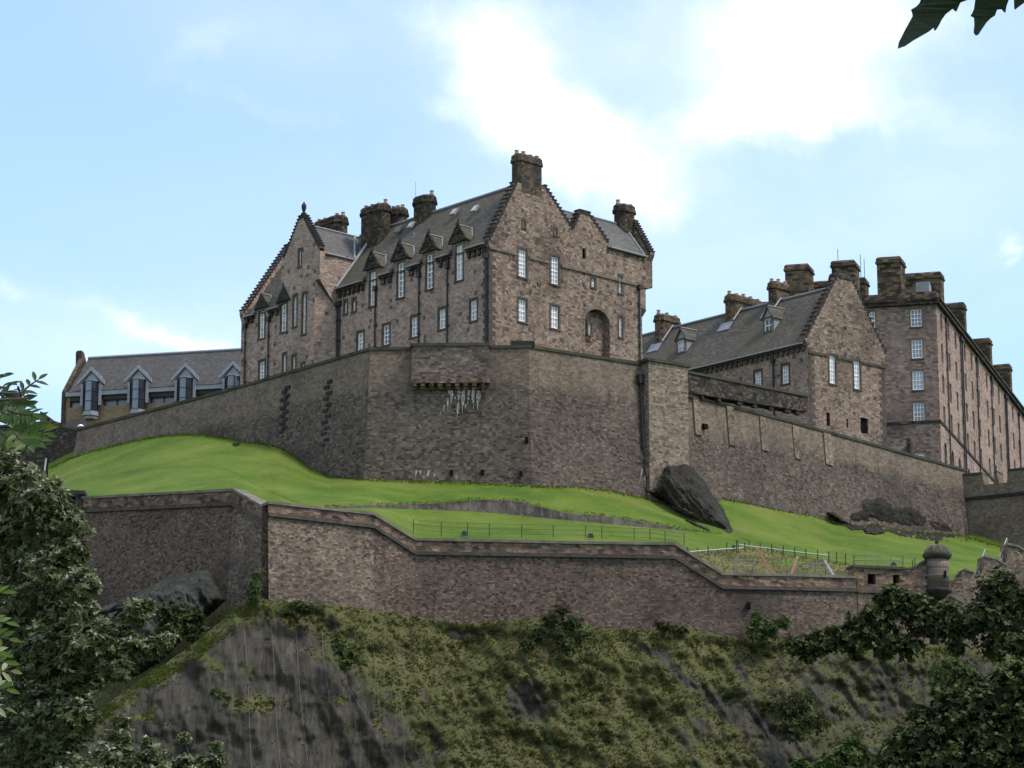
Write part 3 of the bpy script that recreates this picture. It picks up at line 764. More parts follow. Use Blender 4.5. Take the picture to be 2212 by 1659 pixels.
# back and far sides
wa0 = sJ + 4
wall.poly([O + dB * tE + Vector((0, 0, zb)), O + dB * tE + dA * wa0 + Vector((0, 0, zb)), O + dB * tE + dA * wa0 + Vector((0, 0, ze)), O + dB * tE + Vector((0, 0, ze))], 0)

# --- the projecting wing with its tall gable
J = F.pt(sJ, 0)
# the wing's corner C is on the line J - dB*p and is seen at r1(575, 850)
best = None
for i in range(1, 200):
    p = i * 0.05
    q = J - dB * p
    x = CX + FPX * (q.x / (q.y * math.cos(PITCH) + 62 * math.sin(PITCH)))
    e = abs(x - r1(577, 850)[0])
    if best is None or e < best[0]: best = (e, p)
pw = best[1]
W = Pl(O - dB * pw, dA)
sC = sJ
print('wing projection', pw, 'sJ', sJ)
wl, zfl = W.hit(*r1(318, 808)); wr, zfr = W.hit(*r1(578, 712))
wa, zwa = W.hit(*r1(457, 512))
sC = wr - 0.15
zfoot = (zfl + W.hit(*r1(600, 720))[1]) / 2
wl = 2 * wa - sC                              # symmetrical about the apex
sL = W.hit(*r1(78, 1350))[0]                  # far left corner
zeW = (W.hit(*r1(70, 1188))[1] + W.hit(*r1(285, 1128))[1]) / 2
print('wing', wl, sC, wa, 'zfoot', zfoot, zwa, 'left end', sL, 'left eave', zeW)
zsh1 = W.hit(*r1(545, 945))[1]; zsh0 = zsh1 - 2.6
sSh = W.hit(*r1(548, 1000))[0]
holesW = []
WW = [(190, 1150, 1335, 37, 2, 5, 0), (338, 1105, 1290, 37, 2, 5, 0), (413, 1050, 1255, 22, 2, 6, 1), (474, 1035, 1305, 22, 2, 8, 1),
      (191, 1490, 1610, 38, 2, 4, 0), (343, 1443, 1565, 20, 2, 4, 0), (407, 1455, 1555, 20, 2, 4, 0), (469, 1507, 1538, 18, 1, 1, 0), (447, 742, 850, 14, 1, 3, 0)]
dormW = []
for k, (xc, yt, yb, wp, c, rws, ar) in enumerate(WW):
    h = put_window(hosp, W, *win_px(W, r1, xc, yt, yb, wp), c, rws, arched=bool(ar))
    if k < 2: dormW.append(h)
    holesW.append(h)
a, b, z0, z1 = win_px(W, r1, 563, 1338, 1358, 18)
dk = [(a, z0), (b, z0), (b, z1), (a, z1)]
# lower part has a splayed corner, squared above the sloping shoulder
hW = [h for h in holesW]
outW = ([(sL, zb), (sL, zeW - 0.1), (wl - 0.02, zeW - 0.1)] + [(wl - 0.02, zfoot - 0.3)] + crow((wl - 0.3, zfoot), (wa + 0.22, zwa), 13) + crow((wa - 0.22, zwa), (sC + 0.15, zfoot), 13)
        + [(sC, zfoot - 0.3), (sC, zsh1), (sSh, zsh1), (sSh, zb)])
outW = [q for i, q in enumerate(outW) if i == 0 or (abs(q[0] - outW[i - 1][0]) + abs(q[1] - outW[i - 1][1])) > 1e-4]
hl2 = []
for k, h in enumerate(holesW):
    if k == 0: h = [(h[0][0], h[0][1]), (h[1][0], h[1][1]), (h[1][0], zeW - 0.12), (h[0][0], zeW - 0.12)]
    hl2.append(h)
panel(wall, W, outW, hl2 + [dk], 0.25, 0.0, 1)
wall.poly([W.pt(*q, -0.24) for q in dk], 2)
# gable parapet thickness
gtop = crow((wl - 0.3, zfoot), (wa + 0.22, zwa), 13) + crow((wa - 0.22, zwa), (sC + 0.15, zfoot), 13)
for q0, q1 in zip(gtop, gtop[1:]):
    if (q0[0] - q1[0]) ** 2 + (q0[1] - q1[1]) ** 2 > 1e-6:
        wall.poly([W.pt(*q0), W.pt(*q1), W.pt(*q1, -0.6), W.pt(*q0, -0.6)], 3)
panel(wall, W, gtop + [(sC, zfoot - 3), (wl, zfoot - 3)], [], 0, 0, 0, -0.6)
# splayed corner, shoulder and squared corner
Aq = lambda z: W.pt(sSh, z); Bq = lambda z: J + Vector((0, 0, z)); Cq = lambda z: W.pt(sC, z)
wall.poly([Aq(zb), Bq(zb), Bq(zsh0), Aq(zsh1)], 1)
wall.poly([Aq(zsh1), Bq(zsh0), Cq(zsh1)], 3)
wall.poly([Bq(zsh0), Cq(zsh1), Cq(zfoot - 0.3), Bq(zfoot - 0.3)], 1)
wall.poly([Bq(zsh0 + 0.0), Bq(zfoot - 0.3), Bq(zfoot - 0.3) + dB * 9, Bq(zsh0) + dB * 9], 1)
# left end gable wall with its own steps
E = Pl(W.pt(sL, 0), dB)
lsk0 = E.hit(*r1(62, 1168)); lsk1 = E.hit(*r1(322, 800))
print('left skew', lsk0, lsk1)
lt1 = lsk1[0] * 1.25; lz1 = lsk0[1] + (lsk1[1] - lsk0[1]) * 1.25
stp = crow((-0.25, lsk0[1]), (lt1, lz1), 22)
outE = [(-0.01, zb)] + [(-0.01, lsk0[1] - 0.7)] + stp + [(lt1 + 0.5, lz1)] + [(2 * lt1, lsk0[1]), (2 * lt1, zb)]
panel(wall, E, outE, [], 0, 0.6, 1, 0.0)
wallo = wall.build('wall', [M['facade'] if False else M['gable'], M['facade'], M['hole'], M['trim']], hosp)

# --- roofs
rf = MB()
zz = lambda v, z: Vector((v.x, v.y, z))
sW0 = wa
dspan = sorted([(h[0][0] - 0.6, h[1][0] + 0.6) for h in dorm])
espan = []; cur = 0.35
for a, b in dspan + [(sJ + 0.02, 0)]:
    espan.append((cur, a)); cur = b
zt40 = ze - 0.05 + (zr - ze + 0.05) * 0.75 / (tap + 0.35)
rf.slab(zz(O + dB * 0.40 + dA * 0.35, zt40), zz(O + dB * 0.40 + dA * (sJ + 0.02), zt40), zz(O + dA * (sJ + 0.02) + dB * tap, zr), zz(O + dA * 0.35 + dB * tap, zr), 0.18)
for a, b in espan:
    rf.slab(zz(O - dB * 0.35 + dA * a, ze - 0.05), zz(O - dB * 0.35 + dA * b, ze - 0.05), zz(O + dA * b + dB * 0.402, zt40), zz(O + dA * a + dB * 0.402, zt40), 0.18)
rf.slab(zz(O + dB * 0.02 + dA * (sJ + 0.02), ze + SL * 0.32), zz(O + dB * 0.02 + dA * (wa + 2), ze + SL * 0.32), zz(O + dA * (wa + 2) + dB * tap, zr), zz(O + dA * (sJ + 0.02) + dB * tap, zr), 0.18)
rf.slab(zz(O + dB * (tE + .3) + dA * 0.35, ze), zz(O + dB * (tE + .3) + dA * (wa + 2), ze), zz(O + dA * (wa + 2) + dB * tap, zr), zz(O + dA * 0.35 + dB * tap, zr), 0.18)
rf.build('roof', M['slate'], hosp)
# wing roof: ridge runs back along dB
zrw = zwa - 0.75
hwid = wa - sC
slW = (zrw - (zfoot - 0.35)) / (hwid)
rw = MB()
Lw = tap + pw + 1.5
for sg, s_e in ((1, sC - 0.25), (-1, wl + 0.25)):
    rw.slab(zz(W.pt(s_e, 0, -0.55), zfoot - 0.55), zz(W.pt(s_e, 0, -0.55) + dB * Lw, zfoot - 0.55), zz(W.pt(wa, 0, -0.55) + dB * Lw, zrw), zz(W.pt(wa, 0, -0.55), zrw), 0.16)
rw.build('wing_roof', M['greyslate'], hosp)
# left block roof
lr = MB()
zl0 = zeW - 0.05
slL = (lsk1[1] - lsk0[1]) / (lsk1[0] - lsk0[0])
lr.slab(zz(W.pt(sL - 0.5, 0, -0.4), zl0 - 0.1 + slL * 0.7), zz(W.pt(wl - 0.5, 0, -0.4), zl0 - 0.1 + slL * 0.7), zz(W.pt(wl - 0.5, 0, -lt1), zl0 - 0.1 + slL * (lt1 + 0.3)), zz(W.pt(sL - 0.5, 0, -lt1), zl0 - 0.1 + slL * (lt1 + 0.3)), 0.16)
for a, b in ((wl - 0.02, dormW[0][0][0] - 0.5), (dormW[0][1][0] + 0.5, sL - 0.02)):
    lr.slab(zz(W.pt(a, 0, 0.3), zl0 - 0.1), zz(W.pt(b, 0, 0.3), zl0 - 0.1), zz(W.pt(b, 0, -0.402), zl0 - 0.1 + slL * 0.702), zz(W.pt(a, 0, -0.402), zl0 - 0.1 + slL * 0.702), 0.16)
lr.build('left_roof', M['slate'], hosp)
# right block roof: ridge parallel to dB
dpt = None
rr0 = r2(1035, 573)
best = None
for i in range(10, 100):
    s = i * 0.1
    z = Pl(O + dA * s, dB).hit(*rr0)[1]
    e = abs((z - ze2) / s - SL * 1.02)
    if best is None or e < best[0]: best = (e, s, z)
sR, zR = best[1], best[2]
print('right block ridge', sR, zR, ze2)
rb_ = MB()
tR0 = tE - 2.5
for sgn in (0, 1):
    s_e = -0.3 if sgn == 0 else 2 * sR + .3
    rb_.slab(zz(O + dB * tR0 + dA * max(s_e, 0.3 if sgn == 0 else s_e), ze2 + (0.6 * zR / zR * 0)), zz(O + dB * (T2 - 0.4) + dA * s_e, ze2 - 0.1), zz(O + dB * (T2 - 0.4) + dA * sR, zR), zz(O + dB * tR0 + dA * sR, zR), 0.16) if sgn else \
    rb_.slab(zz(O + dB * (sg_foot[0] - 0.2) + dA * -0.2, ze2 - 0.05), zz(O + dB * (T2 - 0.4) + dA * -0.2, ze2 - 0.05), zz(O + dB * (T2 - 0.4) + dA * sR, zR), zz(O + dB * (sg_foot[0] - 0.2) + dA * sR, zR), 0.16)
rb_.slab(zz(O + dB * tR0 + dA * 0.75, ze2 + SL * 0.7), zz(O + dB * (sg_foot[0] - 0.2) + dA * 0.75, ze2 + SL * 0.7), zz(O + dB * (sg_foot[0] - 0.2) + dA * sR, zR), zz(O + dB * tR0 + dA * sR, zR), 0.16)
tsg = (sg_l[0] + sg_r[0]) / 2
hsg = sg_foot[0] - tsg
for sg in (-1, 1):      # roof behind the small gable
    rb_.slab(zz(O + dB * tsg + dA * 0.5, zsg - 0.7), zz(O + dB * (tsg + sg * hsg) + dA * 0.5, sg_foot[1] - 0.5), zz(O + dB * (tsg + sg * hsg) + dA * sR, sg_foot[1] - 0.5), zz(O + dB * tsg + dA * (sR + 1.5), zsg - 0.7), 0.14)
rb_.build('right_roof', M['greyslate'], hosp)
# right end gable (steps seen against the sky)
RE = Pl(O + dB * T2, dA)
ew = MB()
zsk0 = ze2 + 0.25; skw = sR - 0.5
stR = crow((-0.3, zsk0), (skw, zR + 0.5), 13)
panel(ew, RE, [(0.01, zc1)] + [(0.01, ze2 - 0.3)] + stR + [(sR + 0.5, zR + 0.5), (2 * sR, ze2), (2 * sR, zc1)], [], 0, 0.55, 0, 0.0)
# upper storey oversails the end wall in two corbelled steps
def endbox(t0, t1, z0, z1, mi=0): ew.prism([zz(O + dB * t0 - dA * 0.03, z0), zz(O + dB * t1 - dA * 0.03, z0), zz(O + dB * t1 - dA * 0.03, z1), zz(O + dB * t0 - dA * 0.03, z1)], dA * 2.6, mi)
def side(t, z0, z1): ew.poly([zz(O + dB * t + dA * 0.01, z0), zz(O + dB * t + dA * 9, z0), zz(O + dB * t + dA * 9, z1), zz(O + dB * t + dA * 0.01, z1)], 0)
side(TM, zc2, zc1); side(TL, zb, zc2)
for i in range(4):
    endbox(TL - 0.1, TL + (TM - TL) * (1 - i * 0.25), zc2 - 0.17 * (i + 1), zc2 - 0.17 * i - 0.003, 1)
endbox(TM - 0.1, T2 + 0.03, zc1 - 0.16, zc1 - 0.003, 1)
ew.build('end_gable', [M['gable'], M['soot']], hosp)

# lead on ridges, verges and valleys
def lead(root, pts, r, n=6):
    m = MB(); m.tube(pts, r, n); m.build('lead_flashing', M['lead'], root)
lead(hosp, [zz(O + dA * 0.6 + dB * tap, zr + 0.08), zz(O + dA * (sJ + 3.0) + dB * tap, zr + 0.08)], 0.12, 6)
lead(hosp, [zz(W.pt(wa, 0, -0.6), zrw + 0.06), zz(W.pt(wa, 0, -0.6) + dB * (Lw - 1.5), zrw + 0.06)], 0.10, 6)
lead(hosp, [zz(O + dB * (sg_foot[0] - 1.5) + dA * sR, zR + 0.06), zz(O + dB * (T2 - 0.6) + dA * sR, zR + 0.06)], 0.10, 6)
lead(hosp, [zz(O + dB * (T2 - 0.62) + dA * -0.2, ze2 + 0.03), zz(O + dB * (T2 - 0.62) + dA * sR, zR + 0.06)], 0.11, 6)
for a, b in espan: lead(hosp, [zz(O - dB * 0.4 + dA * a, ze - 0.08), zz(O - dB * 0.4 + dA * (b - 0.05), ze - 0.08)], 0.08, 6)
lead(hosp, [zz(O + dB * (sg_foot[0]) - dA * 0.26, ze2 - 0.05), zz(O + dB * (T2 - 0.3) - dA * 0.26, ze2 - 0.05)], 0.09, 6)
for a, b in ((wl - 0.02, dormW[0][0][0] - 0.5), (dormW[0][1][0] + 0.5, sL - 0.02)): lead(hosp, [zz(W.pt(a, 0, 0.34), zl0 - 0.1), zz(W.pt(b, 0, 0.34), zl0 - 0.1)], 0.07, 6)
lead(hosp, [zz(W.pt(sC - 0.3, 0, -0.6), zfoot - 0.52), zz(W.pt(sC - 0.3, 0, -0.6) + dB * (pw + 3.5), zfoot - 0.52)], 0.08, 6)
# side of the wing where the main roof meets it
lead(hosp, [zz(J - dB * 0.2 - dA * 0.06, ze + 0.12), zz(J + dB * 4.8 - dA * 0.06, ze + SL * 4.8 + 0.32)], 0.15, 6)
# valley between wing roof and main roof (intersection of the two slopes)
pts = []
for i in range(0, 13):
    u = i / 12.0
    s_ = (sC - 0.25) + (wa - sC + 0.25) * u
    zv = (zfoot - 0.55) + (zrw - zfoot + 0.55) * u
    tv = (zv - ze) / SL - 0.35 + 0.02
    if zv <= zr + 0.1: pts.append(zz(O + dA * s_ + dB * tv, zv + 0.12))
if len(pts) > 1: lead(hosp, pts, 0.14, 6)

# --- dormers on the long front and on the left block
for k, h in enumerate(dorm):
    s0, s1 = h[0][0], h[1][0]
    sc = (s0 + s1) / 2
    zt_ = h[2][1]
    zea = zt_ + 0.42
    zapx = zea + 1.3
    hole = [(s0, dz0 + 0.005), (s1, dz0 + 0.005), (s1, zt_), (s0, zt_)]
    d = dormer(hosp, F, dB, sc, (s1 - s0) + 1.0, dz0, zea, zapx, SL, ze + 0.35 * SL - 0.05, [M['trimpale']], 'slate', 0.1, 0.04, hole)
    pd = MB()   # sooty carved pediment with raised skews and a finial
    hw = (s1 - s0) / 2 + 0.66
    pd.prism([F.pt(sc - hw, zea - 0.05, 0.06), F.pt(sc + hw, zea - 0.05, 0.06), F.pt(sc, zapx + 0.30, 0.06)], F.n * 0.14)
    pd.prism([F.pt(sc - hw - 0.1, zea - 0.2, 0.06), F.pt(sc + hw + 0.1, zea - 0.2, 0.06), F.pt(sc + hw + 0.1, zea - 0.06, 0.06), F.pt(sc - hw - 0.1, zea - 0.06, 0.06)], F.n * 0.22)
    for sg in (-1, 1):
        pd.prism([F.pt(sc + sg * (hw + 0.05), zea - 0.05, 0.205), F.pt(sc + sg * (hw - 0.22), zea - 0.05, 0.205), F.pt(sc, zapx + 0.06, 0.205), F.pt(sc, zapx + 0.36, 0.205)], F.n * 0.09)
    pd.lathe(F.pt(sc, zapx + 0.2, 0.12), [(0.1, 0), (0.14, 0.12), (0.05, 0.24), (0.10, 0.34), (0.02, 0.46)], 8)
    pd.lathe(F.pt(sc, zea + 0.55, 0.205), [(0.24, 0), (0.24, 0.3), (0.12, 0.45)], 8)
    pd.build('pediment', M['sooty'], d)
for k, h in enumerate(dormW):
    s0, s1 = h[0][0], h[1][0]; sc = (s0 + s1) / 2; zt_ = h[2][1]
    zea = zt_ + 0.3; zapx = zea + 1.25
    hole = [(s0, zeW - 0.1), (s1, zeW - 0.1), (s1, zt_), (s0, zt_)]
    d = dormer(hosp, W, dB, sc, (s1 - s0) + 1.0, zeW - 0.1, zea, zapx, slL, zeW - 0.15 + slL * 0.3, [M['trimpale']], 'slate', 0.08, 0.03, hole if k == 0 else None, front=(k == 0))
    pd = MB()
    hw = (s1 - s0) / 2 + 0.62
    pd.prism([W.pt(sc - hw, zea - 0.05, 0.05), W.pt(sc + hw, zea - 0.05, 0.05), W.pt(sc, zapx + 0.2, 0.05)], W.n * 0.15)
    pd.build('pediment', M['soot'], d)

# --- trim: corbel tables, string courses, quoins, crow-step caps
def corbel_row(pl, s0, s1, z, drop=0.55, step=0.62):
    tr = MB()
    tr.prism([pl.pt(s0, z - 0.05, 0.003), pl.pt(s1, z - 0.05, 0.003), pl.pt(s1, z - 0.28, 0.003), pl.pt(s0, z - 0.28, 0.003)], pl.n * 0.26)
    n = max(2, int(abs(s1 - s0) / step))
    for i in range(n):
        a = s0 + (s1 - s0) * (i + 0.2) / n; b = s0 + (s1 - s0) * (i + 0.72) / n
        tr.prism([pl.pt(a, z - 0.283, 0.003), pl.pt(b, z - 0.283, 0.003), pl.pt(b, z - 0.283 - drop, 0.003), pl.pt(a, z - 0.283 - drop, 0.003)], pl.n * 0.2)
    tr.build('corbel_table', M['sooty'], hosp)
ds = sorted([(h[0][0] - 0.62, h[1][0] + 0.62) for h in dorm])
cur = 0.25
for a, b in ds + [(sJ - 0.1, 0)]:
    if a - cur > 0.4: corbel_row(F, cur, a, ze - 0.1)
    cur = b
h0 = dormW[0]
corbel_row(W, h0[0][0] - 0.7, wl, zeW - 0.15, 0.4); corbel_row(W, h0[1][0] + 0.7, sL - 0.1, zeW - 0.15, 0.4)
tq = MB()
zst = (G.hit(*r2(240, 772))[1] + G.hit(*r2(1100, 955))[1]) / 2
winspan = sorted([(h[0][0] - 0.25, h[1][0] + 0.25) for h in holesG[:2]])
cur = 0.02
for a, b in winspan + [(T2 + 0.02, 0)]:
    tq.prism([G.pt(cur, zst, 0.003), G.pt(a, zst, 0.003), G.pt(a, zst + 0.26, 0.003), G.pt(cur, zst + 0.26, 0.003)], G.n * 0.13); cur = b
    tq.build('string_course', M['trimpale'], hosp); tq = MB()
# arch ring of the recess
rcx = (ra + rb) / 2
ring = [(rcx + ((rb - ra) / 2 + 0.0) * math.cos(math.pi * i / 12), zs + (zt - zs) * math.sin(math.pi * i / 12)) for i in range(13)]
ring2 = [(rcx + ((rb - ra) / 2 + 0.32) * math.cos(math.pi * i / 12), zs + (zt - zs + 0.32) * math.sin(math.pi * i / 12)) for i in range(13)]
for i in range(12):
    tq.prism([G.pt(*ring[i], 0.003), G.pt(*ring[i + 1], 0.003), G.pt(*ring2[i + 1], 0.003), G.pt(*ring2[i], 0.003)], G.n * 0.05)
tq.build('arch_ring', M['trimpale'], hosp)
qn = MB()
z = zb + 5; k = 0
while z < ze - 0.5:
    L1, L2 = (0.75, 0.4) if k % 2 else (0.4, 0.75)
    qn.prism([F.pt(0.0, z, 0.004), F.pt(L1, z, 0.004), F.pt(L1, z + 0.36, 0.004), F.pt(0.0, z + 0.36, 0.004)], F.n * 0.02)
    qn.prism([G.pt(0.0, z, 0.004), G.pt(L2, z, 0.004), G.pt(L2, z + 0.36, 0.004), G.pt(0.0, z + 0.36, 0.004)], G.n * 0.02)
    z += 0.375; k += 1
qn.build('quoins', M['trim'], hosp)
cp = MB()      # dark weathered caps on the crow steps
def caps(pl, stairs, th, o=0.05):
    for q0, q1 in zip(stairs, stairs[1:]):
        if abs(q0[1] - q1[1]) < 1e-5 and abs(q0[0] - q1[0]) > 0.1:
            a, b = sorted((q0[0], q1[0])); z = q0[1]
            cp.prism([pl.pt(a - 0.05, z + 0.003, o), pl.pt(b + 0.05, z + 0.003, o), pl.pt(b + 0.05, z + 0.13, o), pl.pt(a - 0.05, z + 0.13, o)], -pl.n * (th + o * 2))
            cp.prism([pl.pt(a + 0.02, z - 0.28, 0.004), pl.pt(b - 0.02, z - 0.28, 0.004), pl.pt(b - 0.02, z, 0.004), pl.pt(a + 0.02, z, 0.004)], pl.n * 0.03)
caps(G, outG[2:-7], 0.7); caps(W, gtop, 0.6); caps(E, stp, 0.6); caps(RE, stR, 0.55)
cp.build('crow_step_caps', M['soot'], hosp)
fin = MB()
fin.lathe(W.pt(wa, zwa + 0.12, -0.3), [(0.22, 0), (0.3, 0.15), (0.12, 0.35), (0.22, 0.7), (0.24, 0.95), (0.14, 1.15), (0.05, 1.3)], 10)
fin.build('finial', M['soot'], hosp)

# --- chimneys
def px_chimney(pl, xf, x0, x1, yt, ybase, d, pots, ch, mat, name='chimney', back=None, cap=0.14, root=None, potalong=True):
    a, zt_ = pl.hit(*xf(x0, yt)); b, _ = pl.hit(*xf(x1, yt))
    zb_ = pl.hit(*xf((x0 + x1) / 2, ybase))[1]
    zt_ = pl.hit(*xf((x0 + x1) / 2, yt))[1]
    c = pl.pt((a + b) / 2, 0, -d / 2 if back is None else back)
    return chimney(root or hosp, c, pl.d, pl.n, abs(b - a), d, zb_ - 1.0, zt_, pots, ch, mat, cap, potalong)
cD = G.hit(*r2(350, 200))[0], G.hit(*r2(522, 200))[0]
zD = G.hit(*r2(435, 103))[1]
chimney(hosp, G.pt(sum(cD) / 2, 0, -0.62), dB, dA, (cD[1] - cD[0]) * 0.93, 1.3, zap - 0.6, zD, 4, 0.25, 'gchimney', 0.10)
rd = Pl(O + dB * (tap + 0.0), dA)
px_chimney(rd, r1, 1232, 1346, 385, 545, 1.6, 2, 0.55, 'chimney', back=0.0)
px_chimney(Pl(O + dB * (tap - 1.0), dA), r1, 884, 1034, 450, 660, 1.5, 4, 0.4, 'chimney', back=0.0)
px_chimney(Pl(O + dB * (tap + 1.5), dA), r1, 1036, 1150, 470, 600, 1.5, 4, 0.4, 'chimney', back=0.0)
px_chimney(Pl(O + dB * (tap + 3.0), dA), r1, 570, 748, 535, 640, 1.6, 5, 0.5, 'chimney', back=0.0)
px_chimney(Pl(O + dA * sR, dB), r2, 1006, 1112, 443, 600, 1.4, 2, 0.4, 'chimney', back=0.0)

# --- skylights
sk = MB()
def skylight(x0, x1, yy):
    # walk up the front slope until the pixel ray meets it
    for px_ in ((x0 + x1) / 2,):
        best = None
        for i in range(0, 400):
            t = i * 0.02 * tap / 8
            s_, z_ = Pl(O + dB * t, dA).hit(*r1(px_, yy))
            e = abs(z_ - (ze + SL * (t + 0.35)))
            if best is None or e < best[0]: best = (e, t, s_, z_)
        _, t, s_, z_ = best
        up = (dB + Vector((0, 0, SL))).normalized(); nn = dA.cross(up).normalized()
        if nn.z < 0: nn = -nn
        c = O + dA * s_ + dB * t + Vector((0, 0, z_ + 0.1))
        m = MB(); m.box(c, dA * 0.34, up * 0.42, nn * 0.08); o_ = m.build('skylight', M['lead'], hosp)
        g = MB(); g.box(c + nn * 0.09, dA * 0.27, up * 0.34, nn * 0.02); g.build('pane', M['glass'], o_)
for a in ((1078, 1135, 608), (1165, 1222, 580), (1448, 1520, 492), (1600, 1650, 470)): skylight(*a)
m = MB(); s_, z_ = Pl(O + dB * 3.2, dA).hit(*r1(1215, 655)); m.tube([zz(O + dB * 3.2 + dA * s_, z_ - 0.6), zz(O + dB * 3.2 + dA * s_, z_ + 0.5)], 0.07, 8); m.build('roof_vent', M['lead'], hosp)

# --- downpipes with hoppers
def downpipe(pl, s_, z1, root=hosp, r=0.075):
    p = MB()
    p.tube([pl.pt(s_, z1, 0.14), pl.pt(s_, zb, 0.14)], r, 8)
    p.box(pl.pt(s_, z1 + 0.12, 0.17), pl.d * 0.2, pl.n * 0.16, Vector((0, 0, 0.22)))
    z = z1 - 1.5
    while z > zb:
        p.box(pl.pt(s_, z, 0.12), pl.d * 0.13, pl.n * 0.1, Vector((0, 0, 0.05))); z -= 1.9
    p.build('downpipe', M['iron'], root)
for x, y in ((962, 1010), (1256, 920), (1447, 860), (1706, 790)):
    s_, z_ = F.hit(*r1(x, y)); downpipe(F, s_, z_)
for o_ in (0.18, 0.5): downpipe(F, sJ - o_, ze - 1.6)
for x, y in ((245, 1215), (88, 1260)):
    s_, z_ = W.hit(*r1(x, y)); downpipe(W, s_, z_)
s_, z_ = G.hit(*r2(1155, 1000)); downpipe(G, s_, z_)
s_, z_ = G.hit(*r2(1155, 800)); 
ant = MB(); ant.tube([zz(O + dB * tap + dA * 15.8, zr), zz(O + dB * tap + dA * 15.8, zr + 3.6)], 0.016, 5); ant.build('aerial', M['iron'], hosp)

# ------------------------------------------------------------------ the gabled hall on the right
hA, hB = dirv(-43.3), dirv(52.5)
HO = at(*r4(45, 700), 273.0); HO = Vector((HO.x, HO.y, 0))
HF = Pl(HO, hA); HG = Pl(HO, hB)
hze = (HF.hit(*r3(1210, 738))[1] + HF.hit(*r3(600, 872))[1]) / 2
hW2 = HG.hit(*r4(470, 760))[0]
hta = HG.hit(*r4(255, 300))[0]; hta = hW2 / 2
hzap = HG.hit(*r4(250, 215))[1]
hall = thing('gabled_hall', 'lower gabled stone hall with long mossy slate roof and two small roof dormers', 'building', (HO.x, HO.y, zb))
hsl = (hzap - 0.6 - hze) / hta
hzr = hze + hsl * hta
best = None
print('hall', hze, hzap, hsl, hW2)
hL = 34.0
hw = MB()
hs0 = HG.hit(*r4(28, 560)); hzsk = HG.hit(*r4(38, 560))[1]
wins = []
for xc, yt, yb, wp in [(182, 640, 795, 36), (318, 670, 825, 36)]:
    wins.append(put_window(hall, HG, *win_px(HG, r4, xc, yt, yb, wp), 3, 6))
dks = []
for xc, yt, yb, wp in [(158, 955, 1030, 20), (262, 990, 1042, 10), (358, 985, 1070, 42), (250, 478, 500, 9), (350, 840, 875, 1)][:4]:
    a, b, z0, z1 = win_px(HG, r4, xc, yt, yb, wp); dks.append([(a, z0), (b, z0), (b, z1), (a, z1)])
lst = crow((-0.3, hze + 0.2), (hta - 1.0, hzap), 14); rst = crow((hta + 1.0, hzap), (hW2 + 0.3, hze + 0.2), 14)
outH = [(0, zb), (0, hze - 0.3)] + lst + rst + [(hW2, hze - 0.3), (hW2, zb)]
panel(hw, HG, outH, wins + dks, 0.25, 0.6, 0)
for v in dks: hw.poly([HG.pt(*q, -0.24) for q in v], 1)
fw = []
for xc, yt, yb, wp in [(888, 935, 1045, 50), (1083, 890, 1022, 50)]:
    fw.append(put_window(hall, HF, *win_px(HF, r3, xc, yt, yb, wp), 3, 4))
panel(hw, HF, [(0, zb), (hL, zb), (hL, hze - 0.1), (0, hze - 0.1)], fw, 0.25, 0, 2)
hw.poly([zz(HO + hA * hL, zb), zz(HO + hA * hL + hB * hW2, zb), zz(HO + hA * hL + hB * hW2, hze), zz(HO + hA * hL, hze)], 2)
hw.build('wall', [M['gable'], M['hole'], M['facade']], hall)
hr = MB()
for t_e, in ((-0.35,), (hW2 + 0.35,)):
    ee = hze - (0.35 * hsl * 0.0)
    hr.slab(zz(HO + hA * 0.3 + hB * t_e, ee - 0.1), zz(HO + hA * hL + hB * t_e, ee - 0.1), zz(HO + hA * hL + hB * hta, hzr), zz(HO + hA * 0.3 + hB * hta, hzr), 0.18)
hr.build('roof', M['slate'], hall)
lead(hall, [zz(HO + hA * 0.6 + hB * hta, hzr + 0.08), zz(HO + hA * hL + hB * hta, hzr + 0.08)], 0.12, 6)
lead(hall, [zz(HO + hA * 0.3 - hB * 0.42, hze - 0.1), zz(HO + hA * hL - hB * 0.42, hze - 0.1)], 0.09, 6)
hq = MB()
zhs = (HG.hit(*r4(60, 645))[1] + HG.hit(*r4(460, 692))[1]) / 2
xs = sorted((h[0][0] - 0.22, h[1][0] + 0.22) for h in wins)
cur = 0.02
for a, b in xs + [(hW2, 0)]:
    hq.prism([HG.pt(cur, zhs, 0.003), HG.pt(a, zhs, 0.003), HG.pt(a, zhs + 0.25, 0.003), HG.pt(cur, zhs + 0.25, 0.003)], HG.n * 0.12); cur = b
    hq.build('string_course', M['trim'], hall); hq = MB()
n = 36
hq.prism([HF.pt(0.1, hze - 0.35, 0.003), HF.pt(hL, hze - 0.35, 0.003), HF.pt(hL, hze - 0.14, 0.003), HF.pt(0.1, hze - 0.14, 0.003)], HF.n * 0.28)
for i in range(n):
    a = 0.3 + i * 0.66; b = a + 0.34
    hq.prism([HF.pt(a, hze - 0.355, 0.003), HF.pt(b, hze - 0.355, 0.003), HF.pt(b, hze - 0.8, 0.003), HF.pt(a, hze - 0.8, 0.003)], HF.n * 0.2)
hq.build('corbel_table', M['trim'], hall)
hc = MB(); cp = hc
caps(HG, lst, 0.6); caps(HG, rst, 0.6)
hc.build('crow_step_caps', M['soot'], hall)
hq2 = MB()
z = zb + 3; k = 0
while z < hze - 0.6:
    L2 = 0.45 if k % 2 else 0.8
    for s_a, s_b in ((0, L2), (hW2 - L2, hW2)):
        hq2.prism([HG.pt(s_a, z, 0.004), HG.pt(s_b, z, 0.004), HG.pt(s_b, z + 0.36, 0.004), HG.pt(s_a, z + 0.36, 0.004)], HG.n * 0.02)
    z += 0.375; k += 1
hq2.build('quoins', M['trim'], hall)
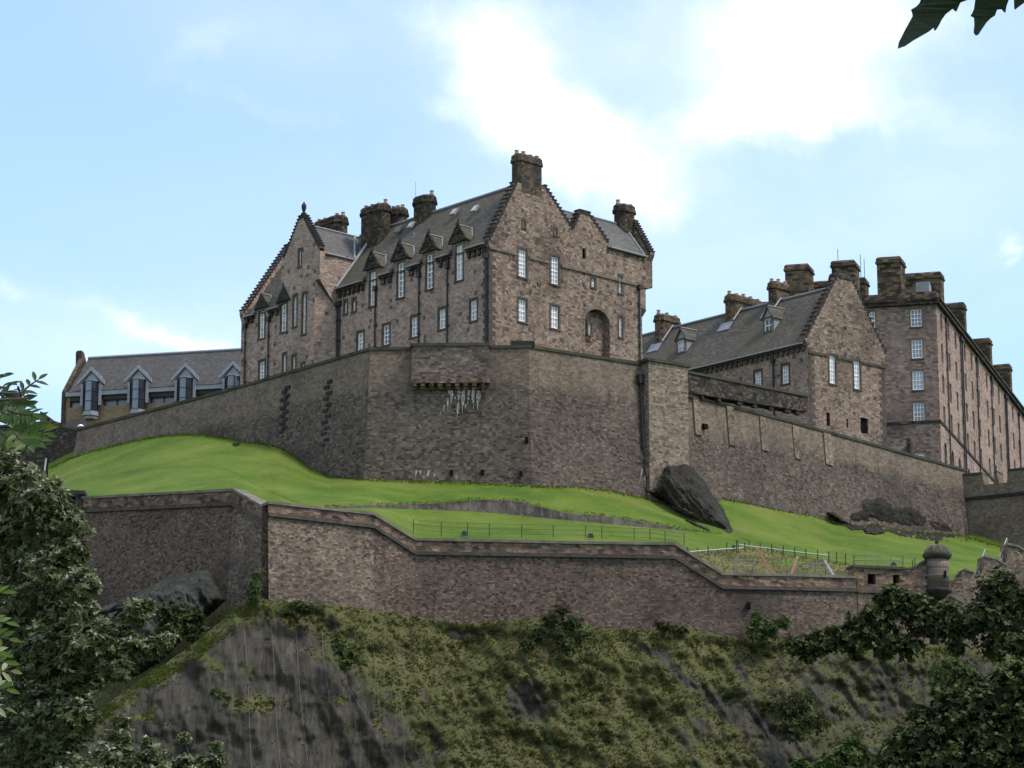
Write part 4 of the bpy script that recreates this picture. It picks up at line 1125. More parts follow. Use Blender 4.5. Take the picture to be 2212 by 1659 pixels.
chimney(hall, HG.pt(hta, 0, -0.6), hB, hA, 2.2, 1.2, hzap - 1.0, HG.hit(*r4(245, 185))[1], 0, 0.3, 'sooty', 0.08)
hp = lambda o_: Pl(HO + hB * (hta + o_), hA)
def roof_pt(xf, x, y):
    best = None
    for i in range(0, 700):
        t = i * hta / 700
        s_, z_ = Pl(HO + hB * t, hA).hit(*xf(x, y))
        e = abs(z_ - (hze + hsl * t))
        if best is None or e < best[0]: best = (e, t, s_, z_)
    return best[1:]
for x0, x1, yt, yb, d_, np_ in ((137, 200, 524, 752, 2.9, 3), (637, 706, 384, 602, 4.6, 5), (943, 1003, 292, 505, 2.4, 3)):
    t = roof_pt(r3, (x0 + x1) / 2, yb)[0]
    st_ = px_chimney(Pl(HO + hB * t, hA), r3, x0, x1, yt, yb, d_, np_, 0.3, 'hallchimney', root=hall, potalong=False)
    pl = Pl(HO + hB * t, hA); s_a, z_a = pl.hit(*r3(x0 - 8, yb)); s_b, _ = pl.hit(*r3(x1 + 8, yb))
    fl_ = MB(); fl_.slab(pl.pt(s_a, z_a - 0.75 * hsl + 0.1, 0.75), pl.pt(s_b, z_a - 0.75 * hsl + 0.1, 0.75), pl.pt(s_b, z_a + 0.12, 0.02), pl.pt(s_a, z_a + 0.12, 0.02), 0.04)
    tt_ = min(d_ + 0.2, hta - t)
    s_r = min(s_a, s_b) - 0.02
    fl_.build('lead_apron', M['lead'], st_); fl_ = MB()
    fl_.tube([pl.pt(s_r, z_a + 0.16, 0.1), pl.pt(s_r, z_a + 0.16 + hsl * tt_, -tt_)], 0.09, 6)
    fl_.build('lead_flashing', M['lead'], st_)
# two little roof dormers
for x, y, wp in ((343, 812, 56), (962, 662, 56)):
    t, s_, z_ = roof_pt(r3, x, y)
    pl = Pl(HO + hB * t, hA)
    w_ = 1.45
    hgt = 1.5
    hole = put_window(hall, pl, s_ - 0.5, s_ + 0.5, z_ + 0.1, z_ + hgt - 0.05, 2, 2, 'plain', depth=0.1)
    d = dormer(hall, pl, hB, s_, w_, z_ - 0.2, z_ + hgt, z_ + hgt + 1.15, hsl, z_, [M['leadgrey']], 'slate', 0.2, 0.02, hole)
    ap = MB(); ap.slab(pl.pt(s_ - w_ / 2 - 0.1, z_ - 0.95, 0.55), pl.pt(s_ + w_ / 2 + 0.1, z_ - 0.95, 0.55), pl.pt(s_ + w_ / 2 + 0.1, z_ + 0.02, 0.05), pl.pt(s_ - w_ / 2 - 0.1, z_ + 0.02, 0.05), 0.05)
    ap.build('lead_apron', M['lead'], d)
for x, y in ((1000, 870),):
    s_, z_ = HF.hit(*r3(x, y)); downpipe(HF, s_, z_, hall, 0.1)

# ------------------------------------------------------------------ the barracks block
kA, kB = dirv(-76), dirv(18.7)
KO = at(*r4(765, 700), 303.0); KO = Vector((KO.x, KO.y, 0))
KF = Pl(KO, kA); KG = Pl(KO, kB)
kzc = KF.hit(*r4(700, 352))[1]                # underside of the cornice
kzt = KF.hit(*r4(700, 285))[1]                # parapet top
barr = thing('barracks_block', 'tall long rosy stone barracks with many sash windows and tan banded chimneys, far right', 'building', (KO.x, KO.y, zb))
kLF, kLG = KF.hit(*r3(856, 450))[0], 95.0
kw = MB()
kh = []
for xc, yt, yb, wp in [(643, 382, 480, 62), (649, 550, 655, 60), (654, 722, 830, 62), (659, 897, 1005, 62), (392, 395, 495, 50)]:
    kh.append(put_window(barr, KF, *win_px(KF, r4, xc, yt, yb, wp), 3, 4, 'plain'))
kh.append(put_window(barr, KF, *win_px(KF, r4, 664, 1175, 1206, 55), 4, 2, 'plain'))
panel(kw, KF, [(0, zb), (kLF, zb), (kLF, kzc), (0, kzc)], kh, 0.25, 0, 0)
# long side: columns of windows; storey levels follow the end elevation
lev = []
for yt, yb in ((382, 480), (550, 655), (722, 830), (897, 1005)):
    lev.append((KF.hit(*r4(650, yb))[1], KF.hit(*r4(650, yt))[1]))
zlow = KF.hit(*r4(770, 1010))[1]
cols_s = []
gh = []
s = 2.6
k = 0
while s < kLG - 3 and k < 21:
    cols_s.append(s); k += 1
    s += 4.1 if k % 3 else 5.6
for s in cols_s:
    for z0, z1 in lev:
        gh.append(put_window(barr, KG, s - 0.6, s + 0.6, z0, z1, 3, 4, 'dark', depth=0.34))
ghl = []
for i, s in enumerate(cols_s):
    z1 = zlow - 1.6; z0 = z1 - 2.6; hw_ = 0.75
    q = [(s - hw_, z0), (s + hw_, z0), (s + hw_, z1 - hw_)] + [(s + hw_ * math.cos(math.pi * j / 8), z1 - hw_ + hw_ * math.sin(math.pi * j / 8)) for j in range(1, 8)] + [(s - hw_, z1 - hw_)]
    ghl.append(q)
panel(kw, KG, [(0, zb), (kLG, zb), (kLG, kzc), (0, kzc)], gh + ghl, 0.25, 0, 1)
for q in ghl: kw.poly([KG.pt(*p, -0.24) for p in q], 2)
kw.poly([KF.pt(kLF, zb), KF.pt(kLF, zb, -20), KF.pt(kLF, kzc, -20), KF.pt(kLF, kzc)], 0)
kw.build('wall', [M['barracks'], M['barracks_long'], M['hole']], barr)
kt = MB()
def kband(z0, z1, out, mb=kt, mi=0):
    mb.prism([KF.pt(-out, z0, 0.003), KF.pt(kLF, z0, 0.003), KF.pt(kLF, z1, 0.003), KF.pt(-out, z1, 0.003)], KF.n * out, mi)
    mb.prism([KG.pt(0.006, z0, 0.003), KG.pt(kLG, z0, 0.003), KG.pt(kLG, z1, 0.003), KG.pt(0.006, z1, 0.003)], KG.n * out, mi)
kband(kzc - 0.1, kzc + 0.28, 0.4); kband(kzc + 0.283, kzc + 0.5, 0.55); kband(zlow, zlow + 0.3, 0.1)
kt.build('cornice', M['sooty'], barr)
kp = MB()
kp.prism([KF.pt(0, kzc + 0.503, 0.02), KF.pt(kLF, kzc + 0.503, 0.02), KF.pt(kLF, kzt, 0.02), KF.pt(0, kzt, 0.02)], -KF.n * 0.5)
kp.prism([KG.pt(0.52, kzc + 0.503, 0.02), KG.pt(kLG, kzc + 0.503, 0.02), KG.pt(kLG, kzt, 0.02), KG.pt(0.52, kzt, 0.02)], -KG.n * 0.5)
kp.build('parapet', M['tanchimney'], barr)
krf = MB()
krf.poly([zz(KO + kA * .5 + kB * .5, kzc + 0.6), zz(KO + kA * kLF + kB * .5, kzc + 0.6), zz(KO + kA * kLF + kB * kLG, kzc + 0.6), zz(KO + kA * .5 + kB * kLG, kzc + 0.6)])
def khip(s0, s1, t0, t1, z0, z1):
    a, b, c, d = [zz(KO + kA * s_ + kB * t_, z0) for s_, t_ in ((s0, t0), (s1, t0), (s1, t1), (s0, t1))]
    m_ = (s0 + s1) / 2; e, f = zz(KO + kA * m_ + kB * (t0 + (s1 - s0) / 2), z1), zz(KO + kA * m_ + kB * (t1 - (s1 - s0) / 2), z1)
    krf.poly([a, b, e]); krf.poly([b, c, f, e]); krf.poly([c, d, f]); krf.poly([d, a, e, f])
khip(1.6, 12, 2.2, kLG - 2, kzc + 0.62, kzt + 1.3)
krf.build('roof', M['greyslate'], barr)
# chimneys: (crop, x0, x1, ytop, ybase, set back)
def kch(xf, x0, x1, yt, yb, back, d, ax=True):
    pl = KF.off(-back)
    a, _ = pl.hit(*xf(x0, yt)); b, _ = pl.hit(*xf(x1, yt)); z1 = pl.hit(*xf((x0 + x1) / 2, yt))[1]
    c = pl.pt((a + b) / 2, 0, -d / 2)
    chimney(barr, c, kA, kB, abs(a - b), d, kzc + 0.4, z1, 0, 0.0, 'tanchimney', 0.14)
kch(r4, 428, 560, 90, 280, 0.5, 2.4)
kch(r4, 178, 306, 110, 260, 3.5, 2.4)
kch(r3, 1083, 1250, 168, 400, 3.5, 2.4)
kch(r4, 565, 782, 178, 270, 8.0, 1.6)
kch(r4, 55, 175, 225, 262, 9.0, 1.6)
kch(r4, 310, 365, 205, 262, 9.0, 1.6)
# a line of stacks along the eaves of the long side
for x0, x1, yt in ((815, 912, 348), (955, 1055, 545), (1068, 1165, 688)):
    # stack stands just inside the long front: find where along it
    a, z1 = KG.off(-0.8).hit(*r4(x1, yt))
    wdt = 4.6
    chimney(barr, KG.pt(a, 0, -0.8 - wdt / 2), KG.n, kB, wdt, 1.3, kzc + 0.4, z1, 0, 0.0, 'tanchimney', 0.12)
for i, s in enumerate((4.7, 13.2, 14.2, 23, 32.5, 42, 43, 52, 61)):
    downpipe(KG, s, kzc - 0.8, barr, 0.08)
ak = MB()
for x, y0, y1 in ((338, 80, 240), (358, 105, 240), (210, 50, 110)):
    pl = KF.off(-6); s_, z0 = pl.hit(*r4(x, y1)); _, z1 = pl.hit(*r4(x, y0)); ak.tube([pl.pt(s_, z0 - 1), pl.pt(s_, z1)], 0.035, 5)
ak.build('aerial', M['iron'], barr)
kd = MB(); pl = KF.off(-3); 
a = pl.hit(*r4(640, 245)); b = pl.hit(*r4(715, 268))
kd.box(pl.pt((a[0] + b[0]) / 2, b[1] + 0.2, -1.0), pl.d * abs(a[0] - b[0]) / 2, pl.n * 1.0, Vector((0, 0, (a[1] - b[1]) / 2 + 0.3)))
kd.build('roof_hatch', M['lead'], barr)

# ------------------------------------------------------------------ the museum range on the left
mA = dirv(-77)                                # along its front, to the left
MO = at(*r5(2040, 500), 298.0); MO = Vector((MO.x, MO.y, 0)) - mA * 8
mB = dirv(13)
MF = Pl(MO, mA)
mus = thing('slate_roofed_range', 'low tan stone range with slate roof, grey gabled dormers and dark oriel windows, far left', 'building', (MO.x, MO.y, zb))
mL = MF.hit(*r5(545, 700))[0]
mze = (MF.hit(*r5(640, 545))[1] + MF.hit(*r5(1400, 505))[1]) / 2
mzr = None
best = None
for i in range(20, 120):
    t = i * 0.1
    z_ = Pl(MO + mB * t, mA).hit(*r5(1300, 236))[1]
    e = abs((z_ - mze) / t - 1.0)
    if best is None or e < best[0]: best = (e, t, z_)
mt, mzr = best[1], best[2]
mw = MB()
zg0 = MF.hit(*r5(950, 652))[1]; zg1 = MF.hit(*r5(950, 600))[1]
ori = []
for xc in (768, 1157, 1547, 1942):
    ori.append(MF.hit(*r5(xc, 560))[0])
ow = abs(MF.hit(*r5(705, 600))[0] - MF.hit(*r5(830, 600))[0])
strips = []
edges = sorted([mL - 0.4] + [o_ + sg * (ow / 2 + 0.3) for o_ in ori for sg in (-1, 1)] + [0.3])
for a, b in zip(edges[0::2], edges[1::2]):
    if b - a > 0.5: strips.append([(a, zg0), (b, zg0), (b, zg1), (a, zg1)])
panel(mw, MF, [(0, zb), (mL, zb), (mL, mze), (0, mze)], strips, 0.5, 0, 0)
# gable end with raised skew
mE = Pl(MO + mA * mL, mB)
panel(mw, mE, [(-0.15, zb), (-0.15, mze + 0.1), (mt, mzr + 0.45), (2 * mt, mze), (2 * mt, zb)], [], 0, 0.45, 1)
mw.build('wall', [M['tan'], M['gchimney']], mus)
for st in strips:
    a, b = st[0][0], st[1][0]
    n = max(1, round((b - a) / 1.35))
    g = MB(); g.prism([MF.pt(a, zg0, -0.45), MF.pt(b, zg0, -0.45), MF.pt(b, zg1, -0.45), MF.pt(a, zg1, -0.45)], -MF.n * 0.05)
    o_ = g.build('strip_window', M['paleglass'] if st[0][0] < mL - 6 else M['glass'], mus)
    f = MB()
    for i in range(n + 1):
        x = a + 0.06 + (b - a - 0.12) * i / n
        f.box(MF.pt(x, (zg0 + zg1) / 2, -0.4), MF.d * 0.06, MF.n * 0.05, Vector((0, 0, (zg1 - zg0) / 2 - 0.0)))
    f.build('mullions', M['iron'], o_)
fs = MB()   # dark soffit band and pale fascia/gutter
zf1 = MF.hit(*r5(950, 530))[1]; zf0 = MF.hit(*r5(950, 565))[1]
fs.prism([MF.pt(0, zf0, 0.003), MF.pt(mL - 0.05, zf0, 0.003), MF.pt(mL - 0.05, zf1, 0.003), MF.pt(0, zf1, 0.003)], MF.n * 0.35)
fs.build('fascia', M['leadgrey'], mus)
fs = MB(); fs.prism([MF.pt(0, zg1 + 0.003, 0.003), MF.pt(mL - 0.5, zg1 + 0.003, 0.003), MF.pt(mL - 0.5, zf0 - 0.004, 0.003), MF.pt(0, zf0 - 0.004, 0.003)], MF.n * 0.08)
fs.build('soffit_band', M['iron'], mus)
mr = MB()
for t_e in (-0.4, 2 * mt + 0.4):
    mr.slab(zz(MO + mB * t_e, mze - 0.0), zz(MO + mA * (mL - 0.42) + mB * t_e, mze), zz(MO + mA * (mL - 0.42) + mB * mt, mzr), zz(MO + mB * mt, mzr), 0.2)
mr.build('roof', M['browns'], mus)
ml = MB(); ml.tube([zz(MO + mB * mt, mzr + 0.1), zz(MO + mA * (mL - 0.42) + mB * mt, mzr + 0.1)], 0.16, 6); ml.build('ridge_flashing', M['lead'], mus)
px_chimney(Pl(MO + mB * mt, mA), r5, 642, 690, 203, 265, 0.8, 0, 0.0, 'gchimney', back=0.0, cap=0.02, root=mus)
msl = (mzr - mze) / (mt + 0.4)
for i, sc in enumerate(ori):
    xc = (768, 1157, 1547, 1942)[i]
    zt_ = MF.hit(*r5(xc, (470, 455, 443, 428)[i]))[1]; z0_ = MF.hit(*r5(xc, (715, 700, 690, 680)[i]))[1]
    za = MF.hit(*r5(xc, (352, 338, 320, 304)[i]))[1]
    dw = abs(MF.hit(*r5(xc - 104, 480))[0] - MF.hit(*r5(xc + 104, 480))[0])
    zea = MF.hit(*r5(xc, (470, 452, 437, 420)[i]))[1]
    d = dormer(mus, MF, mB, sc, dw * 0.74, mze - 1.2, zea, za - 0.25, msl, mze, [M['leadgrey']], 'browns', 0.05, 0.42, None, th=0.12)
    rm = MB()   # raised grey verges of the gablet
    hw_ = dw / 2 + 0.12
    dz = (za - zea) / hw_
    for sg in (-1, 1):
        rm.prism([MF.pt(sc, za + 0.1, 0.45), MF.pt(sc + sg * hw_, zea + 0.05, 0.45), MF.pt(sc + sg * hw_, zea - 0.32, 0.45), MF.pt(sc, za - 0.32, 0.45)], MF.n * 0.25)
        rm.box(MF.pt(sc + sg * (ow / 2 + 0.16), (zea + mze - 1.2) / 2 - 0.3, 0.47), MF.d * 0.13, MF.n * 0.1, Vector((0, 0, (zea - mze + 1.2) / 2 + 0.1)))
    rm.build('verge', M['leadgrey'], d)
    # faceted oriel: pale middle pane between two dark ones, lead sill below
    ob = MB(); h3 = ow / 2; pr = 0.75
    q = [(-h3, 0.43), (-h3 * 0.45, 0.43 + pr), (h3 * 0.45, 0.43 + pr), (h3, 0.43)]
    ob.prism([MF.pt(sc + x, zt_, y) for x, y in q], Vector((0, 0, 0.12))); ob.prism([MF.pt(sc + x * 1.04, z0_ - 0.45, y + 0.02 * (y > 0.5)) for x, y in q], Vector((0, 0, 0.45)))
    ob.prism([MF.pt(sc + x * 0.9, z0_ - 0.75, 0.3 + (y - 0.3) * 0.72) for x, y in q], Vector((0, 0, 0.297)))
    orl = ob.build('oriel_window', M['leadgrey'], d)
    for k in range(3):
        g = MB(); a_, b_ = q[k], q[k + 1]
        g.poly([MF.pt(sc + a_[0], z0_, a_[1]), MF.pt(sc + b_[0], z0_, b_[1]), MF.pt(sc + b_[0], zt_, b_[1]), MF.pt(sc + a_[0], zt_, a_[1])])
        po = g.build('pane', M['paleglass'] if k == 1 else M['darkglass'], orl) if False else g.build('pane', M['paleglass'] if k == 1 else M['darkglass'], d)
        f = MB()
        for fz in (0.0, 0.33, 0.66, 1.0):
            z_ = z0_ + (zt_ - z0_) * fz
            f.tube([MF.pt(sc + a_[0], z_, a_[1] + 0.01), MF.pt(sc + b_[0], z_, b_[1] + 0.01)], 0.035, 4)
        for e_ in (a_, b_): f.tube([MF.pt(sc + e_[0], z0_, e_[1] + 0.01), MF.pt(sc + e_[0], zt_, e_[1] + 0.01)], 0.05, 4)
        f.build('glazing_bars', M['iron'], d)
# small buildings glimpsed over the wall
hut = thing('low_hut', 'small dark hut roof peeping over the wall below the tan range', 'hut', at(*r5(640, 860), 290))
p = at(*r5(640, 845), 290)
m = MB(); wv_ = abs(at(*r5(540, 840), 290).x - at(*r5(760, 840), 290).x) / 2
for sg in (-1, 1): m.slab(p + Vector((-wv_, sg * 1.5, -0.3)), p + Vector((wv_, sg * 1.5, -0.3)), p + Vector((wv_ * 0.55, 0, 0.95)), p + Vector((-wv_ * 0.55, 0, 0.95)), 0.15)
m.poly([p + Vector((wv_, -1.5, -0.3)), p + Vector((wv_, 1.5, -0.3)), p + Vector((wv_ * 0.55, 0, 0.95))]); m.poly([p + Vector((-wv_, -1.5, -0.3)), p + Vector((-wv_, 1.5, -0.3)), p + Vector((-wv_ * 0.55, 0, 0.95))])
m.build('roof', M['soot'], hut)
m = MB(); m.box(p + Vector((0, 0, -2.2)), (wv_ * 0.92, 0, 0), (0, 1.3, 0), (0, 0, 1.85)); m.build('wall', M['tan'], hut)
lp = at(*r5(652, 862), 283)
lamp = thing('lamp_post', 'white lamp post beside the small dark hut roof at far left', 'lamp post', (lp.x, lp.y, lp.z - 3))
m = MB(); m.tube([lp + Vector((0, 0, -3)), lp + Vector((0.05, 0, 0.35))], 0.07, 6); m.build('post', M['white'], lamp)
m = MB(); m.lathe(lp + Vector((0.2, 0, 0.35)), [(0.06, -0.05), (0.3, 0), (0.34, 0.08), (0.2, 0.2), (0.04, 0.27)], 10); m.build('lamp_head', M['white'], lamp)
tp = at(*r5(1310, 676), 285)
tent = thing('white_awning', 'small white sloping awning glimpsed over the wall beneath the tan range', 'awning', (tp.x, tp.y, tp.z - 2.5))
m = MB(); m.slab(tp + Vector((-1.7, -0.8, -0.65)), tp + Vector((1.9, -0.8, -0.1)), tp + Vector((1.1, 0.9, 0.35)), tp + Vector((-0.7, 0.9, 0.1)), 0.06); m.build('canopy', M['white'], tent)
m = MB()
for dx_ in (-1.5, 1.6): m.tube([tp + Vector((dx_, -0.7, -2.5)), tp + Vector((dx_, -0.7, -0.5 if dx_ < 0 else -0.15))], 0.04, 6)
m.build('poles', M['greyiron'], tent)
# little lodge at the foot of the barracks
lo = at(*r4(552, 1190), 294)
lodge = thing('small_lodge', 'tiny slate-roofed lodge with a dark chimney at the foot of the barracks', 'hut', (lo.x, lo.y, lo.z - 2))
pl = Pl((lo.x, lo.y), dirv(-76))
x0, z0 = pl.hit(*r4(495, 1128)); x1, z1 = pl.hit(*r4(590, 1118)); zl_ = pl.hit(*r4(540, 1200))[1]
m = MB(); m.slab(pl.pt(x0, zl_), pl.pt(x1, zl_), pl.pt(x1, z1, -1.8), pl.pt(x0, z1, -1.8), 0.15); m.slab(pl.pt(x0, zl_, -3.6), pl.pt(x1, zl_, -3.6), pl.pt(x1, z1, -1.8), pl.pt(x0, z1, -1.8), 0.15)
m.build('roof', M['greyslate'], lodge)
m = MB(); m.box(pl.pt((x0 + x1) / 2, zl_ - 1.6, -1.8), pl.d * abs(x1 - x0) / 2 * 0.96, pl.n * 1.6, Vector((0, 0, 1.55))); m.build('wall', M['barracks'], lodge)
xc0, zc1_ = pl.hit(*r4(588, 1085)); xc1, _ = pl.hit(*r4(608, 1085))
chimney(lodge, pl.pt((xc0 + xc1) / 2, 0, -1.2), pl.d, pl.n, abs(xc0 - xc1), 1.9, zl_ - 1, zc1_, 0, 0.0, 'sooty', 0.03)
# ------------------------------------------------------------------ the ramparts
def iy(px, table):      # straight walls are linear in 1/depth across the picture
    xs = [t[0] for t in table]; return 1.0 / float(np.interp(px, xs, [1.0 / t[1] for t in table]))
CURTAIN = [(-200, 284), (112, 279), (172, 275.3), (800, 243.5), (1142, 243.0), (1468, 252.0), (2082, 284.0), (2400, 276)]
cwY = lambda px: iy(px, CURTAIN)
LOWA = [(-150, 238), (505, 217.2), (578, 213)]
LOWB = [(578, 206), (897, 211.9), (1466, 212.5), (1560, 213), (2005, 217.8)]

def wall_run(root, pts, thick, batter, mats, coping=(0.22, 0.12), string=True, step=26, segmat=None, copmat='coping', strmat='trim'):
    """pts: (px, depth, y of top, y of string course or None, y of base)"""
    mb, cpb, stb, pb = MB(), MB(), MB(), MB()
    Tp = [at(p[0], p[2], p[1]) for p in pts]
    sn = []
    for P0, P1 in zip(Tp, Tp[1:]):
        d = P1 - P0; d.z = 0; d.normalize(); nn = Vector((d.y, -d.x, 0)); sn.append(-nn if nn.y > 0 else nn)
    vn = [sn[0]]
    for a_, b_ in zip(sn, sn[1:]):
        m_ = (a_ + b_).normalized(); vn.append(m_ / m_.dot(a_))
    vn.append(sn[-1])
    for k, (p, q) in enumerate(zip(pts, pts[1:])):
        n = max(1, int(abs(q[0] - p[0]) / step))
        P0, P1 = Tp[k], Tp[k + 1]
        prev = None
        S0_, S1_ = (at(p[0], p[3], p[1]), at(q[0], q[3], q[1])) if p[3] else (P0, P1)
        B0_, B1_ = at(p[0], p[4], p[1]), at(q[0], q[4], q[1])
        B0_ = Vector((P0.x, P0.y, B0_.z)); B1_ = Vector((P1.x, P1.y, B1_.z)); S0_ = Vector((P0.x, P0.y, S0_.z)); S1_ = Vector((P1.x, P1.y, S1_.z))
        for i in range(n + 1):
            f = i / n
            nn = vn[k].lerp(vn[k + 1], f)
            T = P0.lerp(P1, f); S = S0_.lerp(S1_, f); B = B0_.lerp(B1_, f) + nn * batter
            cur = (T, S, B)
            if prev:
                mi = segmat[k] if segmat else 0
                T0, S0, B0 = prev
                if p[3]: pb.poly([T0, T, S, S0])
                NV = 5
                for j in range(NV):
                    a, b = j / NV, (j + 1) / NV
                    c = [S0.lerp(B0, a), S.lerp(B, a), S.lerp(B, b), S0.lerp(B0, b)]
                    tops = [T0.z, T.z, T.z, T0.z]
                    sc_ = p[5] if len(p) > 5 else 1.0
                    mb.poly(c, mi, [(tz - v.z) * sc_ for tz, v in zip(tops, c)])
                mb.poly([T0, T, T - nn * thick, T0 - n0 * thick], mi, [0.01] * 4)
                mb.poly([T0 - n0 * thick, T - nn * thick, B - nn * (thick + batter), B0 - n0 * (thick + batter)], mi, [0.01] * 4)
            prev = cur; n0 = nn
        z_ = Vector((0, 0, 1))
        def strip(b_, A0, A1, lo, hi, out, inn):
            c = [A0 + vn[k] * out + z_ * lo, A1 + vn[k + 1] * out + z_ * lo, A1 + vn[k + 1] * out + z_ * hi, A0 + vn[k] * out + z_ * hi]
            d = [A0 - vn[k] * inn + z_ * lo, A1 - vn[k + 1] * inn + z_ * lo, A1 - vn[k + 1] * inn + z_ * hi, A0 - vn[k] * inn + z_ * hi]
            b_.poly(c); b_.poly(d[::-1])
            for i in range(4): j = (i + 1) % 4; b_.poly([c[j], c[i], d[i], d[j]])
        if coping: strip(cpb, P0, P1, 0.003, coping[0], coping[1], thick + coping[1])
        if p[3] and string: strip(stb, S0_, S1_, -0.14, 0.12, 0.2, -0.003)
    # end caps
    for (T, S, B), sgn in ((cur, 1),):
        mb.poly([T, B, B - nn * (thick + batter), T - nn * thick], 0, [0.01] * 4)
    w = mb.build('wall', mats, root)
    if coping: cpb.build('coping', M[copmat], root)
    if stb.f: stb.build('string_course', M[strmat], root)
    if pb.f: pb.build('parapet', M['parapet'], root)
    return w

# --- upper curtain wall
base = at(1142, 1050, 243)
cur_w = thing('curtain_wall', 'long high grey stone rampart with a projecting parapet box, under the tallest gabled building', 'wall', base)
wall_run(cur_w, [(168, 275.5, 931, None, 1040), (354, cwY(354), 883, None, 990), (521, cwY(521), 838, None, 1010), (800, 243.5, 757, None, 1075),
                 (1142, 243.0, 752, None, 1085), (1376, cwY(1376), 788, None, 1125), (1482, cwY(1482), 803, None, 1140)], 1.2, 0.9, [M['curtain']], (0.26, 0.12), False, copmat='mosscop')
run2 = [(1466, 251.95, 853, None, 1140, 1.0), (1600, cwY(1600), 886.5, None, 1152, 1.15), (1702, cwY(1702), 912, None, 1165, 1.4), (2084, 284.0, 1018, None, 1215, 1.8)]
wall_run(cur_w, run2, 1.2, 0.9, [M['curtain']], (0.24, 0.12), False, copmat='mosscop')
v0, v1, v2, v3 = [at(px, 900, Y) for px, Y in ((800, 243.5), (1142, 243.0), (1468, 252.0), (2082, 284.0))]
CP = Pl(v0, v1 - v0); DP = Pl(v1, v2 - v1); EP = Pl(v2, v3 - v2)
# parapet box on corbels
x0 = CP.hit(891, 790)[0]; x1 = CP.hit(1057, 790)[0]; zt_ = CP.off(0.9).hit(970, 748)[1]; zb_ = CP.off(0.9).hit(970, 818)[1]
m = MB(); m.prism([CP.pt(x0, zb_, -0.3), CP.pt(x1, zb_, -0.3), CP.pt(x1, zt_, -0.3), CP.pt(x0, zt_, -0.3)], CP.n * 1.2)
bx = m.build('parapet_box', M['bastion'], cur_w)
m = MB(); m.prism([CP.pt(x0 - 0.12, zt_ + 0.003, -0.4), CP.pt(x1 + 0.12, zt_ + 0.003, -0.4), CP.pt(x1 + 0.12, zt_ + 0.27, -0.4), CP.pt(x0 - 0.12, zt_ + 0.27, -0.4)], CP.n * 1.42)
m.build('coping', M['mosscop'], bx)
m = MB()
m.prism([CP.pt(x0 - 0.05, zb_ - 0.36, 0.1), CP.pt(x1 + 0.05, zb_ - 0.36, 0.1), CP.pt(x1 + 0.05, zb_ - 0.003, 0.1), CP.pt(x0 - 0.05, zb_ - 0.003, 0.1)], CP.n * 0.86)
for i in range(9):
    a = x0 + (x1 - x0) * (i + 0.06) / 9; b = a + (x1 - x0) * 0.5 / 9
    for k in range(3):
        zz_ = zb_ - 0.363 - k * 0.24
        m.prism([CP.pt(a, zz_ - 0.237, 0.02), CP.pt(b, zz_ - 0.237, 0.02), CP.pt(b, zz_, 0.02), CP.pt(a, zz_, 0.02)], CP.n * (0.88 - k * 0.26))
m.build('corbels', M['parapet'], bx)
# cleaned patch and pale lime runs below the box
m = MB()
random.seed(3)
def streak(pl, x, y0, y1, w, off, xf):
    s_, z1 = pl.hit(*xf(x, y0)); s1_, z0 = pl.hit(*xf(x + random.uniform(-25, 5), y1))
    L, Rr = [], []
    n = 9
    for i in range(n + 1):
        f = i / n
        ww = w * (0.35 + 0.65 * math.sin(math.pi * min(1, f * 1.1 + 0.12))) * (1 - 0.75 * f ** 2) * random.uniform(0.7, 1.15)
        c = s_ + (s1_ - s_) * f + random.uniform(-0.03, 0.03)
        zz_ = z1 + (z0 - z1) * f
        tilt = (z1 - zz_) * 0.067
        L.append(pl.pt(c - ww / 2, zz_, off + tilt)); Rr.append(pl.pt(c + ww / 2, zz_, off + tilt))
    for i in range(n): m.poly([L[i], Rr[i], Rr[i + 1], L[i + 1]])
for x, y0, y1, w in ((820, 845, 930, 0.18), (868, 850, 1130, 0.32), (800, 975, 1200, 0.2), (735, 1100, 1230, 0.14), (690, 1190, 1270, 0.15), (985, 850, 1080, 0.3), (975, 1060, 1300, 0.26),
                     (1060, 850, 1235, 0.36), (1148, 850, 1090, 0.3), (1218, 845, 1170, 0.33), (1312, 860, 1170, 0.42), (1382, 825, 890, 0.12), (1100, 1080, 1180, 0.16), (1523, 975, 1040, 0.14), (1630, 1070, 1140, 0.1), (920, 960, 1030, 0.12)):
    streak(CP, x, y0, y1, w, 0.42, ss)
for x, y0, y1, w in ((375, 1075, 1140, 0.2), (405, 1080, 1110, 0.2), (468, 1075, 1140, 0.24), (430, 1115, 1145, 0.2), (510, 1100, 1130, 0.15), (668, 1120, 1145, 0.2), (325, 1120, 1140, 0.2)):
    streak(CP, x, y0, y1, w, 1.02, r6)
for x, y0, y1, w in ((565, 20, 110, 0.12), (578, 60, 120, 0.14), (635, 45, 125, 0.16), (590, 10, 60, 0.1)):
    streak(DP, x, y0, y1, w, 0.92, b3)
m.build('lime_runs', M['lime'], cur_w)
# buttress
bs0 = DP.hit(1384, 850)[0]; bs1 = DP.hit(1469, 850)[0]; bzt = DP.hit(1430, 793)[1]; bzb = DP.hit(1430, 1130)[1]
m = MB()
m.prism([DP.pt(bs0, bzb, 0), DP.pt(bs1, bzb, 0), DP.pt(bs1, bzt, 0), DP.pt(bs0, bzt, 0)], DP.n * 1.15)
bt = m.build('buttress', M['buttress'], cur_w)
m = MB(); m.prism([DP.pt(bs0 - 0.2, bzt + 0.003, -0.3), DP.pt(bs1 + 0.2, bzt + 0.003, -0.3), DP.pt(bs1 + 0.2, bzt + 0.25, -0.3), DP.pt(bs0 - 0.2, bzt + 0.25, -0.3)], DP.n * 1.6); m.build('coping', M['mosscop'], bt)
